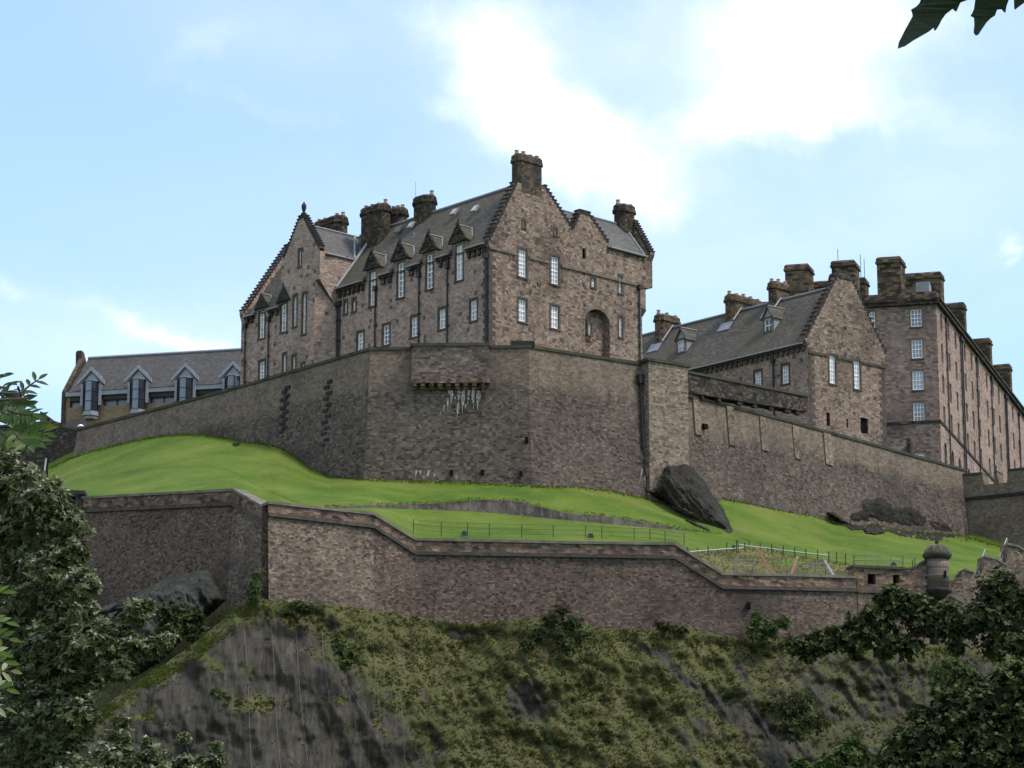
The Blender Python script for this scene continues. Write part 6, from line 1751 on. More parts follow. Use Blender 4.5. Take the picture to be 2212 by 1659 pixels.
for j, px in enumerate(cpx):
    e = float(ip(px, E_L)); Ye = float(ip(px, E_L, 2)); Yb = float(np.interp(px, [t[0] for t in YBOT], [t[1] for t in YBOT]))
    e += 3.5 * fbm(px / 35, 0.0, 2.2) + 2.0 * fbm(px / 9, 3.0, 1.0)
    back = max(0.0, min(1.0, (590 - px) / 40))
    Pc[0, j] = at(px, e + 60 * back - 3 * (1 - back), Ye + 1.6 + 9 * back)
    Pc[1, j] = at(px, e + 10 * back - 2 * (1 - back), Ye + 0.9 + 2.6 * back)
    for i in range(NR):
        t = i / (NR - 1)
        py = e + (PYB - e) * t
        dpx = py - e
        cc = px * sa - py * ca; al = px * ca + py * sa
        # how rocky: the bare face on the left, slanting ribs elsewhere
        dl = (620 + (py - 1320) * 1.0 + 60 * fbm(px / 90, py / 60, 14.0)) - px
        left = 1 / (1 + math.exp(-max(-30, min(30, dl / 45.0))))
        ridge = math.exp(-(dpx / 46.0) ** 2) if px < 600 else math.exp(-(dpx / 22.0) ** 2)
        rib = 1 - abs(fbm(cc / 30, al / 260, 0.7, 4)) * 2.2
        rib2 = fbm(cc / 16, al / 120, 4.2, 3)
        right = max(0.0, min(1.0, (px - 1330 - (1500 - py) * 0.35) / 380.0))
        rk_ = 0.16 + 0.70 * left * (1 - 0.9 * ridge) + right * 0.34 + 0.42 * max(0.0, fbm(cc / 38, al / 130, 6.1, 4) - 0.05) - 0.30 * ridge * (1 - left)
        pn = fbm(px / 60, py / 34, 8.8, 4)
        if left > 0.5: rk_ -= 0.9 * max(0.0, pn - 0.22)
        rk_ -= 0.75 * math.exp(-((px - 548) / 55.0) ** 2 - ((py - 1520) / 24.0) ** 2)
        rk_ += 0.7 * math.exp(-((px - 1145) / 55.0) ** 2 - ((py - 1515) / 50.0) ** 2)
        if 1380 < px < 1760:
            k1 = abs((px - 1400) - (py - 1400) * 1.35 + 30 * fbm(px / 80, py / 80, 2.0)) 
            rk_ += 0.5 * math.exp(-(k1 / 26.0) ** 2)
        rock[i + 2, j] = rk_
        amp = min(1.0, dpx / 25.0)
        dY = amp * (2.0 * fbm(px / 210, py / 160, 1.1) + (0.08 + 0.75 * rk_) * rib * 0.42 - 0.12 + (0.12 + 0.5 * rk_) * rib2 * 0.7 + 0.7 * fbm(px / 70, py / 45, 12.0, 4) + 0.35 * fbm(px / 22, py / 22, 7.7, 4))
        if left > 0.15:
            cl_, al_ = px * 0.97 - py * 0.26, px * 0.26 + py * 0.97
            dl_ = amp * (1.6 * fbm(px / 210, py / 160, 1.1) + 0.4 * (1 - abs(fbm(cl_ / 60, al_ / 320, 5.5, 4)) * 2) - 0.2 + 0.16 * fbm(cl_ / 12, al_ / 40, 7.7, 4) + 0.3 * max(0.0, fbm(px / 60, py / 26, 3.1, 3)))
            dY = dY * (1 - left) + dl_ * left
        prof = t ** 0.85
        Pc[i + 2, j] = at(px, py, Ye + (Yb - Ye) * prof - dY)
    f = Pc[NR + 1, j]
    Pc[NR + 2, j] = (f[0] * 0.99, f[1] - 9, f[2] * 0.45); Pc[NR + 3, j] = (f[0] * 0.97, f[1] - 20, -0.5)
    rock[NR + 2:, j] = 0.2
rock[0] = rock[2]; rock[1] = rock[2]
crag = grid_obj('crag', Pc, M['cliff'], rock); crag['kind'] = 'structure'

# gully and lower slope on the far left
gp_ = np.arange(-200, 640, 8.0)
Pg2 = np.zeros((24, len(gp_), 3)); rg = np.zeros((24, len(gp_)))
for j, px in enumerate(gp_):
    top_ = float(np.interp(px, [-200, 100, 200, 340, 480, 560, 640], [1340, 1330, 1312, 1300, 1292, 1288, 1300]))
    Yt = iy(min(px, 570), LOWA) - 0.4
    for i in range(24):
        t = i / 23; py = top_ + (1800 - top_) * t
        Pg2[i, j] = at(px, py, Yt + (196 - Yt) * t ** 1.1 - min(1, t * 6) * (0.9 * fbm(px / 60, py / 60, 3.0) + 0.4 * fbm(px / 18, py / 18, 1.0)))
        rg[i, j] = 0.25 + 0.5 * fbm(px / 50, py / 50, 7.0)
gully = grid_obj('gully_slope', Pg2, M['cliff'], rg); gully['kind'] = 'structure'
slab = rock_mass('netted_rock_slab', [(168, 1400), (178, 1345), (200, 1318), (260, 1295), (330, 1262), (375, 1243), (420, 1233), (452, 1230), (464, 1240), (478, 1272), (490, 1296), (470, 1318), (440, 1340), (400, 1380), (350, 1430), (300, 1460), (230, 1480), (180, 1460)],
                 lambda x, y: float(np.interp(y, [1230, 1480], [216.5, 207])), 2.4, 34, M['slab'], 2.5, 0.5, 66, None, 1.0, False)
tag(slab, 'smooth grey rock slab under netting, rising between the left tree and the rampart corner', 'rock')
# ground all round
gm = MB(); gm.poly([(-6000, -6000, 0), (6000, -6000, 0), (6000, 6000, 0), (-6000, 6000, 0)])
gr = gm.build('ground', M['park']); gr['kind'] = 'structure'
# the hill top behind the ramparts
hm = MB()
hill_pts = [(-160, 315), (-50, 292), (-28, 270), (-12, 252), (2, 249), (14, 260), (44, 292), (170, 325)]
for (xa, ya), (xb, yb) in zip(hill_pts, hill_pts[1:]): hm.poly([(xa, ya, 57.5), (xb, yb, 57.5), (xb * 1.3, 520, 57.5), (xa * 1.3, 520, 57.5)])
hl0 = hm.build('hill_top', M['park']); hl0['kind'] = 'structure'
# ------------------------------------------------------------------ foliage
def face_soup(name, V, F_, rnd, mat, parent=None, smooth=False):
    """V: n x 3 vertices, F_: m x k faces, rnd: one value per face"""
    me = bpy.data.meshes.new(name)
    V = np.asarray(V, np.float32)
    o = worldloc(parent); V = V - np.array(o, np.float32)
    me.vertices.add(len(V)); me.vertices.foreach_set('co', V.ravel())
    k = F_.shape[1]
    me.loops.add(F_.size); me.loops.foreach_set('vertex_index', F_.ravel().astype(np.int32))
    me.polygons.add(len(F_)); me.polygons.foreach_set('loop_start', np.arange(0, F_.size, k, dtype=np.int32))
    me.materials.append(mat)
    at_ = me.attributes.new('rnd', 'FLOAT', 'FACE'); at_.data.foreach_set('value', np.asarray(rnd, np.float32))
    me.update(calc_edges=True)
    return link(name, me, parent)

def unit(v): return v / np.maximum(np.linalg.norm(v, axis=-1, keepdims=True), 1e-9)

def leaf_geo(base, d, up, L, Wd, fold=0.35):
    """folded rhombic leaves: base points, directions, approximate normals, lengths, widths"""
    side = unit(np.cross(d, up)); nn = np.cross(side, d)
    L = L[:, None]; Wd = Wd[:, None]
    tip = base + d * L - nn * L * 0.12
    m = base + d * L * 0.45
    a = m + side * Wd * 0.5 + nn * Wd * fold * 0.5; b = m - side * Wd * 0.5 + nn * Wd * fold * 0.5
    n = len(base)
    V = np.stack([base, a, tip, b], 1).reshape(-1, 3)
    i = np.arange(n)[:, None] * 4
    F_ = np.concatenate([i + np.array([[0, 1, 2]]), i + np.array([[0, 2, 3]])], 1).reshape(-1, 3)
    return V, F_

def clump_leaves(clumps, ncl, leaves, L, Wd, upbias=0.5, shell=0.55, highlights=0.0):
    """clumps: (centre, radius xyz). Whorls of leaves scattered through each clump's outer volume."""
    Vs, Fs, Rs = [], [], []
    off = 0
    for (c, rad), n in zip(clumps, ncl):
        c = np.array(c); rad = np.array(rad)
        d = unit(rng.normal(size=(n, 3)))
        r = shell + (1 - shell) * rng.random((n, 1)) ** 0.7
        # an uneven outline: the radius varies with direction
        lump = 1 + 0.28 * np.sin(d[:, :1] * 5 + c[0] * 3) * np.cos(d[:, 2:] * 6 + c[2] * 2) + 0.12 * rng.normal(size=(n, 1))
        p = c + d * rad * r * lump
        axis = unit(d * 0.8 + np.array([0, -0.15, upbias]) + rng.normal(size=(n, 3)) * 0.35)
        tone = rng.random(n)
        P_ = np.repeat(p, leaves, 0); A = np.repeat(axis, leaves, 0)
        s = unit(rng.normal(size=A.shape)); s = unit(s - (s * A).sum(1, keepdims=True) * A)
        dd = unit(A * rng.uniform(0.1, 0.75, (len(A), 1)) + s)
        ll = L * rng.uniform(0.65, 1.2, len(A)); ww = Wd * rng.uniform(0.7, 1.2, len(A))
        V, F_ = leaf_geo(P_, dd, A, ll, ww)
        Vs.append(V); Fs.append(F_ + off); off += len(V)
        t = np.repeat(tone, leaves) * 0.6 + rng.random(len(A)) * 0.3
        if highlights: t = np.where((np.repeat(d[:, 2], leaves) > 0.1) & (rng.random(len(A)) < highlights), 0.9 + 0.1 * rng.random(len(A)), t)  # some leaves on clump tops coloured pale, imitating light from above
        Rs.append(np.repeat(t, 2))
    return np.concatenate(Vs), np.concatenate(Fs), np.concatenate(Rs)

def px_clumps(lst, flat=0.85):
    """(x, y, radius px, depth) -> centres and radii in metres"""
    out = []
    for x, y, r, Y in lst:
        rr = r * Y / FPX
        out.append((tuple(at(x, y, Y)), (rr, rr * 0.9, rr * flat)))
    return out

def limbs(trunk_pts, clumps, r0, r1):
    m = MB()
    m.tube(trunk_pts, r0, 10, 0, r1)
    tp = [Vector(p) for p in trunk_pts]
    for c, rad in clumps:
        c = Vector(c)
        k = min(range(len(tp)), key=lambda i: (tp[i] - c).length + (4 if tp[i].z > c.z + 0.3 else 0))
        L = (c - tp[k]).length
        m.tube(bez(tp[k], c, Vector((0, 0, 0.06 * L)), 6), max(0.03, r1 * 0.9), 6, 0, 0.012)
        for _ in range(3):
            e = c + Vector((random.uniform(-1, 1) * rad[0], random.uniform(-1, 1) * rad[1], random.uniform(-0.2, 1) * rad[2])) * 0.8
            m.tube(bez(tp[k].lerp(c, 0.75), e, Vector((0, 0, 0.03 * L)), 4), 0.02, 5, 0, 0.006)
    return m

# --- big tree on the left
random.seed(11)
TL = [(-20, 1010, 75, 56), (40, 1050, 75, 56), (-30, 1120, 95, 57), (95, 1085, 62, 55), (140, 1130, 52, 55), (60, 1160, 85, 56), (150, 1195, 48, 55), (10, 1230, 95, 57), (110, 1250, 75, 55),
      (175, 1265, 46, 54), (60, 1330, 95, 56), (150, 1330, 62, 55), (-30, 1380, 110, 58), (120, 1400, 80, 55), (185, 1400, 55, 54), (60, 1470, 105, 56), (165, 1470, 62, 55), (-20, 1540, 110, 58), (110, 1560, 95, 55), (175, 1545, 45, 54),
      (60, 1640, 110, 56), (140, 1650, 70, 55), (-30, 1680, 120, 58), (170, 1690, 60, 54),
      (235, 1395, 42, 54), (285, 1395, 38, 54), (255, 1445, 36, 54), (300, 1330, 26, 54), (290, 1310, 18, 54), (320, 1308, 12, 54), (330, 1400, 26, 54), (355, 1385, 16, 54), (215, 1360, 30, 54), (270, 1350, 20, 54)]
ctl = px_clumps(TL)
base_l = at(-140, 1700, 57); base_l.z = 0
bt_l = thing('leafy_tree', 'big dark leafy tree with pale leaf tips filling the left edge', 'tree', base_l)
trunk = [base_l, base_l + Vector((0.15, 0, 3.0)), at(-60, 1600, 57), at(-10, 1450, 57), at(20, 1300, 57), at(30, 1150, 57), at(20, 1060, 57)]
limbs(trunk, ctl, 0.28, 0.07).build('trunk', M['bark'], bt_l, True)
n = [int(60 + 0.20 * (r ** 1.75)) for x, y, r, Y in TL]
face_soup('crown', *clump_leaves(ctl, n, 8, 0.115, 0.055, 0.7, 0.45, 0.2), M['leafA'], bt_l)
# small leafy tops at the bottom edge
for k, (lst, lab) in enumerate(((((258, 1590, 24, 50), (240, 1630, 34, 50), (275, 1640, 30, 50), (262, 1560, 14, 50), (250, 1690, 45, 50)), 'slim dark leafy treetop at the bottom edge, just right of the big left tree'),
                                (((330, 1635, 26, 50), (322, 1605, 12, 50), (345, 1670, 34, 50)), 'small leafy treetop with pale tips at the bottom edge, third from the left corner'),
                                (((400, 1650, 20, 50), (440, 1648, 18, 50), (398, 1595, 9, 50), (466, 1615, 12, 50), (468, 1640, 14, 50), (425, 1690, 45, 50)), 'row of small bright leafy sprigs along the bottom edge, below the bare rock'))):
    cl_ = px_clumps(lst)
    b0 = at(lst[-1][0], 1800, 50); b0.z = 0
    t = thing('young_tree', lab, 'tree', b0, 'young treetops along the bottom edge')
    limbs([b0, b0 + Vector((0.05, 0, 2)), at(lst[-1][0], 1720, 50)], cl_, 0.10, 0.03).build('trunk', M['bark'], t, True)
    face_soup('crown', *clump_leaves(cl_, [int(40 + 0.26 * r ** 1.75) for _, _, r, _ in lst], 8, 0.105, 0.05, 0.6, 0.3, 0.28), M['leafA'], t)

# --- dark trees on the right
random.seed(12)
TR1 = [(1720, 1385, 30, 34), (1755, 1392, 30, 34), (1790, 1385, 30, 34), (1830, 1375, 34, 34), (1870, 1370, 38, 34), (1905, 1345, 38, 34), (1935, 1310, 36, 34), (1925, 1275, 28, 34), (1955, 1285, 28, 34), (1985, 1335, 42, 34), (1930, 1385, 34, 34), (1965, 1395, 30, 34),
       (2035, 1345, 44, 34), (2085, 1345, 46, 34), (2135, 1330, 62, 34), (2142, 1275, 48, 34), (2165, 1250, 40, 34), (2195, 1290, 70, 34), (2120, 1315, 36, 34), (2250, 1340, 90, 35), (2150, 1390, 40, 34), (2210, 1390, 50, 34),
       (1850, 1340, 30, 34), (1882, 1318, 30, 34), (1800, 1362, 26, 34), (1985, 1300, 34, 34), (2045, 1312, 34, 34), (1765, 1370, 24, 34), (1905, 1290, 22, 34), (2010, 1345, 40, 34), (1745, 1412, 16, 34), (1850, 1408, 18, 34), (1905, 1405, 20, 34), (2065, 1392, 22, 34)]
TR1 = [(x, y + 6, r * (0.95 if y > 1322 else 0.8), Y) for x, y, r, Y in TR1]
c1_ = px_clumps(TR1, 0.8)
b0 = at(2620, 1700, 35); b0.z = 0
t = thing('dark_tree', 'dark leafy branch reaching in from the right across the lower rampart', 'tree', b0)
m = limbs([b0, b0 + Vector((0, 0, 3)), at(2620, 1420, 35), at(2580, 1200, 35)], [], 0.3, 0.12)
m.tube([at(2605, 1370, 35), at(2400, 1358, 34.6), at(2212, 1356, 34.2), at(2060, 1362, 34), at(1980, 1372, 34), at(1880, 1378, 34), at(1760, 1388, 34)], 0.06, 8, 0, 0.008)
m.tube([at(2400, 1358, 34.6), at(2250, 1310, 34.3), at(2130, 1280, 34)], 0.05, 6, 0, 0.01); m.tube([at(1990, 1370, 34), at(1950, 1310, 34), at(1935, 1280, 34)], 0.025, 6, 0, 0.006)
for c, rad in c1_[:20]:
    c = Vector(c); m.tube([c + Vector((0.1, 0, -rad[2] * 0.9)), c], 0.015, 5, 0, 0.005)
m.build('trunk', M['bark'], t, True)
face_soup('crown', *clump_leaves(c1_, [int(30 + 0.19 * r ** 1.75) for _, _, r, _ in TR1], 7, 0.058, 0.036, 0.55, 0.2, 0.35), M['leafB'], t)
TR2 = [(2110, 1520, 75, 30), (2180, 1480, 70, 30), (2060, 1560, 70, 30), (2000, 1585, 55, 30), (1950, 1605, 45, 30), (1925, 1640, 40, 30), (2140, 1590, 85, 30), (2210, 1560, 90, 30), (2040, 1640, 85, 30), (2130, 1660, 90, 30), (2210, 1650, 80, 30), (1960, 1680, 70, 30),
       (2200, 1435, 22, 30), (2165, 1452, 20, 30), (2110, 1470, 24, 30), (2250, 1480, 80, 30), (1990, 1540, 30, 30), (2040, 1505, 34, 30)]
TR2 = [(x, y + 6, r * 0.86, Y) for x, y, r, Y in TR2]
c2_ = px_clumps(TR2, 0.85)
b0 = at(2330, 1700, 31); b0.z = 0
t = thing('dark_tree', 'dark leafy tree crown filling the bottom right corner', 'tree', b0)
limbs([b0, b0 + Vector((-0.1, 0, 2.2)), at(2290, 1640, 30.6), at(2240, 1560, 30.3), at(2190, 1500, 30)], c2_, 0.2, 0.05).build('trunk', M['bark'], t, True)
face_soup('crown', *clump_leaves(c2_, [int(40 + 0.19 * r ** 1.75) for _, _, r, _ in TR2], 7, 0.056, 0.035, 0.5, 0.2, 0.3), M['leafB'], t)
lst = ((1830, 1640, 28, 48), (1800, 1650, 26, 48), (1855, 1630, 24, 48), (1935, 1650, 20, 48), (1775, 1662, 20, 48), (1830, 1690, 50, 48), (1840, 1605, 12, 48), (1730, 1655, 14, 48))
cl_ = px_clumps(lst); b0 = at(1830, 1800, 48); b0.z = 0
t = thing('young_tree', 'pale green leafy treetop at the bottom edge beside the dark right-hand crown', 'tree', b0)
limbs([b0, b0 + Vector((0.05, 0, 2)), at(1830, 1720, 48)], cl_, 0.10, 0.03).build('trunk', M['bark'], t, True)
face_soup('crown', *clump_leaves(cl_, [int(26 + 0.16 * r ** 1.75) for _, _, r, _ in lst], 7, 0.12, 0.06, 0.6, 0.3, 0.1), M['leafC'], t)

# --- bushes and ivy on the crag
def bush(lst, lab, name='bush', mat='leafE', L=0.24, dens=0.3, cat='bush', flat=0.8):
    c_ = px_clumps(lst, flat)
    x, y, r, Y = lst[0]
    b_ = at(x, y + r, Y + r * Y / FPX * 0.5)
    o = thing(name, lab, cat, b_)
    m = MB()
    for c, rad in c_:
        c = Vector(c)
        for _ in range(3): m.tube(bez(b_ + Vector((random.uniform(-.2, .2), 0.2, -0.3)), c + Vector((random.uniform(-.6, .6) * rad[0], random.uniform(-.5, .5) * rad[1], random.uniform(-.3, .6) * rad[2])), Vector((0, 0, 0.1)), 4), 0.04, 5, 0, 0.012)
    m.build('stems', M['bark'], o)
    face_soup('foliage', *clump_leaves(c_, [int(14 + dens * r ** 1.7) for _, _, r, _ in lst], 6, L, L * 0.5, 0.6, 0.25), M[mat], o)
bush(((385, 1335, 38, 205), (410, 1345, 34, 205), (370, 1360, 30, 204), (425, 1370, 24, 204), (355, 1325, 14, 204)), 'dark green bush on the grey rock slab left of the grassy ridge', mat='leafB', L=0.4)
bush(((549, 1268, 16, 204), (545, 1285, 16, 204), (553, 1245, 9, 205)), 'green ivy clump in the corner where the two ramparts meet', 'ivy', 'leafC', 0.3, 0.4, 'ivy')
bush(((738, 1405, 20, 201.5), (760, 1420, 20, 201.5), (745, 1435, 16, 201), (730, 1390, 12, 202)), 'rounded bright green bush alone on the bare rock face', mat='leafC', L=0.3)
bush(((640, 1312, 24, 204.5), (670, 1318, 22, 205), (620, 1325, 18, 204)), 'low dark bush at the wall foot right of the sharp corner', mat='leafE', L=0.22, flat=0.55)
bush(((1212, 1318, 20, 210.2), (1190, 1338, 24, 209.6), (1235, 1345, 24, 210), (1160, 1368, 24, 208.6), (1200, 1372, 26, 208.8), (1255, 1372, 20, 209.4), (1140, 1392, 18, 207.6), (1225, 1395, 22, 208.2)), 'dark green thicket against the rampart foot, centre of the crag', mat='leafE', L=0.24, flat=0.6)
bush(((1430, 1352, 20, 210.5), (1450, 1358, 16, 210.5), (1475, 1362, 14, 211)), 'small bush on the crag edge under the down-stepping rampart', mat='leafE', L=0.22, flat=0.6)
bush(((1640, 1350, 24, 211.5), (1665, 1360, 24, 211.5), (1690, 1345, 18, 212), (1630, 1370, 18, 211), (1632, 1330, 10, 212.5)), 'green ivy climbing the rampart beside the dark right-hand branch', 'ivy', 'leafC', 0.28, 0.4, 'ivy')
bush(((1735, 1520, 40, 205), (1700, 1535, 32, 205), (1760, 1560, 34, 204), (1720, 1580, 30, 204)), 'dark sprawling bush in the gully at lower right', mat='leafE', L=0.26, dens=0.22)
bush(((2050, 1440, 34, 210), (2085, 1450, 30, 210), (2020, 1455, 22, 209)), 'grey-green bush below the dark right-hand branch', mat='leafC', L=0.3)
bush(((560, 1440, 1, 1),) if False else ((470, 1500, 16, 199), (490, 1512, 12, 199)), 'small russet shrub on the bare rock face, low left', mat='leafC', L=0.25)

# --- rough grass and scrub on the crag
VA = Pc[2:NR + 2]; rka = rock[2:NR + 2]
nr_, nc_ = VA.shape[:2]
N = 80000
ii = rng.integers(0, nr_ - 2, N); jj = rng.integers(0, nc_ - 2, N)
patch = np.array([fbm(cpx[j] / 26, i * 4 / 18.0, 2.2, 3) for i, j in zip(ii, jj)])
keep = (rka[ii, jj] + 0.35 * rng.normal(size=N) * 0.5 - 0.25 * patch < 0.42)
ii, jj, patch = ii[keep], jj[keep], patch[keep]
p = VA[ii, jj] + (VA[ii + 1, jj] - VA[ii, jj]) * rng.random((len(ii), 1)) + (VA[ii, jj + 1] - VA[ii, jj]) * rng.random((len(ii), 1))
# mounds of blades: many short, some long bleached
NB = 5
size = np.clip(0.17 + 0.10 * patch + 0.05 * rng.normal(size=len(p)), 0.07, 0.36)
P_ = np.repeat(p, NB, 0); S_z = np.repeat(size, NB)
ang_ = rng.uniform(0, 2 * np.pi, len(P_)); lean = rng.uniform(0.3, 1.25, len(P_))
dd = unit(np.stack([np.cos(ang_) * lean, np.sin(ang_) * lean - 0.35, np.ones(len(P_)) * 0.75], 1))
V, F_ = leaf_geo(P_ - np.array([0, 0, 0.05]), dd, unit(rng.normal(size=dd.shape)), S_z * rng.uniform(0.6, 1.2, len(P_)), S_z * rng.uniform(0.22, 0.45, len(P_)), 0.1)
pxx = cpx[jj]; pyy = np.array([float(ip(x_, E_L)) for x_ in pxx]); pyy = pyy + (PYB - pyy) * ii / (NR - 1)
cc_ = pxx * math.sin(R(40)) - pyy * math.cos(R(40)); al2 = pxx * math.cos(R(40)) + pyy * math.sin(R(40))
big = np.array([0.75 * fbm(c_ / 34, a_ / 130, 0.3, 4) + 0.4 * fbm(c_ / 12, a_ / 30, 2.3, 3) for c_, a_ in zip(cc_, al2)])
tone = np.clip(0.52 + 0.55 * big + 0.07 * rng.normal(size=len(p)), 0, 1)
t_ = np.clip(np.repeat(tone, NB) + 0.08 * rng.normal(size=len(P_)), 0, 1)
tf = face_soup('rough_grass', V, F_, np.repeat(t_, 2), M['tuft']); tf['kind'] = 'stuff'
tag(tf, 'rough tufted grass and low scrub covering the crag below the rampart', 'grass')

# ragged turf along the foot of the high wall and the lip of the scarp
pts_, sz_ = [], []
for _ in range(3200):
    x = rng.uniform(110, 2180)
    if rng.random() < 0.7:
        y = float(ip(x, A_L)) + abs(rng.normal()) * 2.0; s_ = rng.uniform(0.06, 0.24)
    else:
        if not 700 < x < 1540: continue
        y = float(ip(x, B_L)) + rng.normal() * 1.2; s_ = rng.uniform(0.08, 0.2)
    pts_.append(tuple(at(x, y, lawnY(x, y) - 0.15))); sz_.append(s_)
for _ in range(4200):          # green grass on the ridge and in the gully behind it
    if rng.random() < 0.55:
        j = rng.integers(10, 115); i = rng.integers(0, 10); q = VA[i, j] + (VA[i + 1, j + 1] - VA[i, j]) * rng.random()
    else:
        j = rng.integers(45, 94); i = rng.integers(0, 16); q = Pg2[i, j] + (Pg2[i + 1, j] - Pg2[i, j]) * rng.random() + (Pg2[i, j + 1] - Pg2[i, j]) * rng.random()
    if fbm(q[0] / 3.0, q[2] / 2.0, 5.0, 3) < -0.08: continue
    pts_.append(tuple(q)); sz_.append(rng.uniform(0.07, 0.22))
nfr = len(pts_)
for _ in range(1500):
    x = rng.uniform(1480, 1850); t0_ = float(ip(x, bt_)); y = t0_ + (1256 - t0_) * rng.random() ** 1.4
    if x < 1560: y = min(y, 1183 + (x - 1466) * 0.7)
    pts_.append(tuple(at(x, y, lawnY(x, y) - 0.9))); sz_.append(rng.uniform(0.07, 0.2))
pts_ = np.array(pts_); sz_ = np.array(sz_)
P_ = np.repeat(pts_, 5, 0); S_z = np.repeat(sz_, 5)
ang_ = rng.uniform(0, 2 * np.pi, len(P_)); lean = rng.uniform(0.2, 0.9, len(P_))
dd = unit(np.stack([np.cos(ang_) * lean, np.sin(ang_) * lean - 0.2, np.ones(len(P_))], 1))
V, F_ = leaf_geo(P_, dd, unit(rng.normal(size=dd.shape)), S_z * rng.uniform(0.6, 1.2, len(P_)), S_z * rng.uniform(0.2, 0.4, len(P_)), 0.1)
rt_ = np.clip(np.repeat(np.where(np.arange(len(pts_)) < nfr, 0.35, 0.62) + 0.3 * rng.random(len(pts_)), 5), 0, 1)
tf = face_soup('turf_fringe', V, F_, np.repeat(rt_, 2), M['turf']); tf['kind'] = 'stuff'
tag(tf, 'ragged longer grass along the high wall foot, the dry bank and the left ridge', 'grass')

# --- rowan twigs at the left edge, close to the camera
def leaflet_soup(specs, thick=0.0):
    """specs: (base, direction, normal, length, width, tone)"""
    V, F_, Rn = [], [], []
    prof = [(0, 0.08), (0.18, 0.62), (0.42, 1.0), (0.66, 0.86), (0.86, 0.42), (1.0, 0.02)]
    for b_, d_, n_, L, w, tone in specs:
        b_, d_, n_ = Vector(b_), Vector(d_).normalized(), Vector(n_)
        s_ = d_.cross(n_).normalized(); n_ = s_.cross(d_).normalized()
        k0 = len(V)
        for f, ww in prof:
            c = b_ + d_ * (L * f) - n_ * (0.16 * L * f * f)
            V += [c + s_ * (w * ww / 2) + n_ * (w * 0.16 * ww), c, c - s_ * (w * ww / 2) + n_ * (w * 0.16 * ww)]
        for i in range(len(prof) - 1):
            for a in (0, 1):
                q = k0 + i * 3 + a; F_.append([q, q + 1, q + 4, q + 3]); Rn.append(tone)
    return np.array([tuple(v) for v in V]), np.array(F_), np.array(Rn)
random.seed(5)
specs = []; twig = MB()
def compound(bx, by, tx, ty, Y, pairs, L, tone, droop=0.0, pale=0.0):
    A, B_ = at(bx, by, Y), at(tx, ty, Y + random.uniform(-0.15, 0.15))
    path = bez(A, B_, Vector((0, 0, 0.04 * (B_ - A).length - droop)), 6)
    twig.tube(path, 0.0045, 5, 0, 0.002)
    ax = (B_ - A).normalized(); nrm = Vector((random.uniform(-.4, .4), -0.8, random.uniform(0.1, 0.7))).normalized()
    sd_ = ax.cross(nrm).normalized()
    for i in range(pairs):
        f = 0.3 + 0.62 * i / max(1, pairs - 1)
        q = path[0].lerp(path[-1], f); q = path[int(f * 6)] if f < 1 else path[-1]
        for sg in (-1, 1):
            specs.append((q, ax * 0.75 + sd_ * sg + nrm * random.uniform(-.2, .2), nrm, L * random.uniform(0.85, 1.1), L * 0.33, 0.95 + 0.05 * random.random() if random.random() < pale else min(0.88, max(0, tone + random.uniform(-.2, .2)))))
    specs.append((path[-1], ax, nrm, L, L * 0.33, tone))
YR = 9.5
compound(*r5(165, 560), *r5(318, 440), YR, 3, 0.046, 0.15)
for (bx, by, tx, ty, n_, L, tn) in ((0, 500, 95, 480, 4, .045, .3), (0, 560, 120, 600, 5, .05, .4), (40, 640, 240, 660, 5, .05, .35), (0, 700, 150, 730, 5, .055, .5), (120, 560, 250, 620, 4, .045, .4), (0, 780, 200, 820, 5, .055, .6),
                                    (100, 760, 330, 770, 5, .05, .5), (60, 850, 250, 900, 5, .055, .6), (180, 800, 390, 880, 5, .055, .65), (200, 850, 330, 960, 5, .055, .6), (0, 860, 120, 940, 5, .055, .5), (120, 880, 240, 990, 4, .055, .55),
                                    (-60, 430, 30, 400, 4, .045, .3), (150, 500, 190, 600, 3, .04, .3), (-60, 620, 60, 660, 5, .05, .4), (60, 690, 270, 730, 5, .05, .45), (-40, 900, 90, 900, 5, .055, .5)):
    compound(*r5(bx, by), *r5(tx, ty), YR + random.uniform(-0.4, 0.4), n_, L, tn, 0.01)
for (bx, by, tx, ty, tn) in ((-90, 1290, 5, 1280, .75), (-95, 1330, 12, 1345, .8), (-90, 1360, 20, 1380, .75), (-85, 1420, 10, 1430, .8), (-90, 1440, 22, 1450, .85), (-90, 1470, 14, 1490, .8), (-80, 1390, 0, 1410, .7), (-90, 1500, 10, 1530, .7), (-100, 1310, -20, 1320, .8)):
    compound(bx, by, tx, ty, 7.0 + random.uniform(-.2, .2), 4, 0.04, tn, 0.01, 0.16)
b0 = at(-420, 1000, 9.0); b0.z = 0
row = thing('rowan_tree', 'bright green feathery rowan twigs poking in at the left edge against the sky', 'tree', b0)
tk = MB(); tk.tube([b0, b0 + Vector((0.05, 0, 1.2)), at(-400, 1300, 8.6), at(-380, 1000, 9.0), at(-330, 700, 9.2)], 0.06, 8, 0, 0.02)
for (sx, sy, x, y, Y) in ((-385, 1050, -20, 900, YR), (-380, 1000, 60, 860, YR), (-370, 950, 40, 850, YR), (-395, 1250, -85, 1330, 7), (-400, 1300, -90, 1430, 7), (-390, 1150, 30, 940, YR)):
    tk.tube(bez(at(sx, sy, 9.0), at(x, y, Y), Vector((0, 0, 0.05)), 6), 0.014, 6, 0, 0.004)
tk.build('trunk', M['bark'], row, True)
twig.build('twigs', M['bark'], row)
face_soup('leaves', *leaflet_soup(specs), M['leafD'], row)

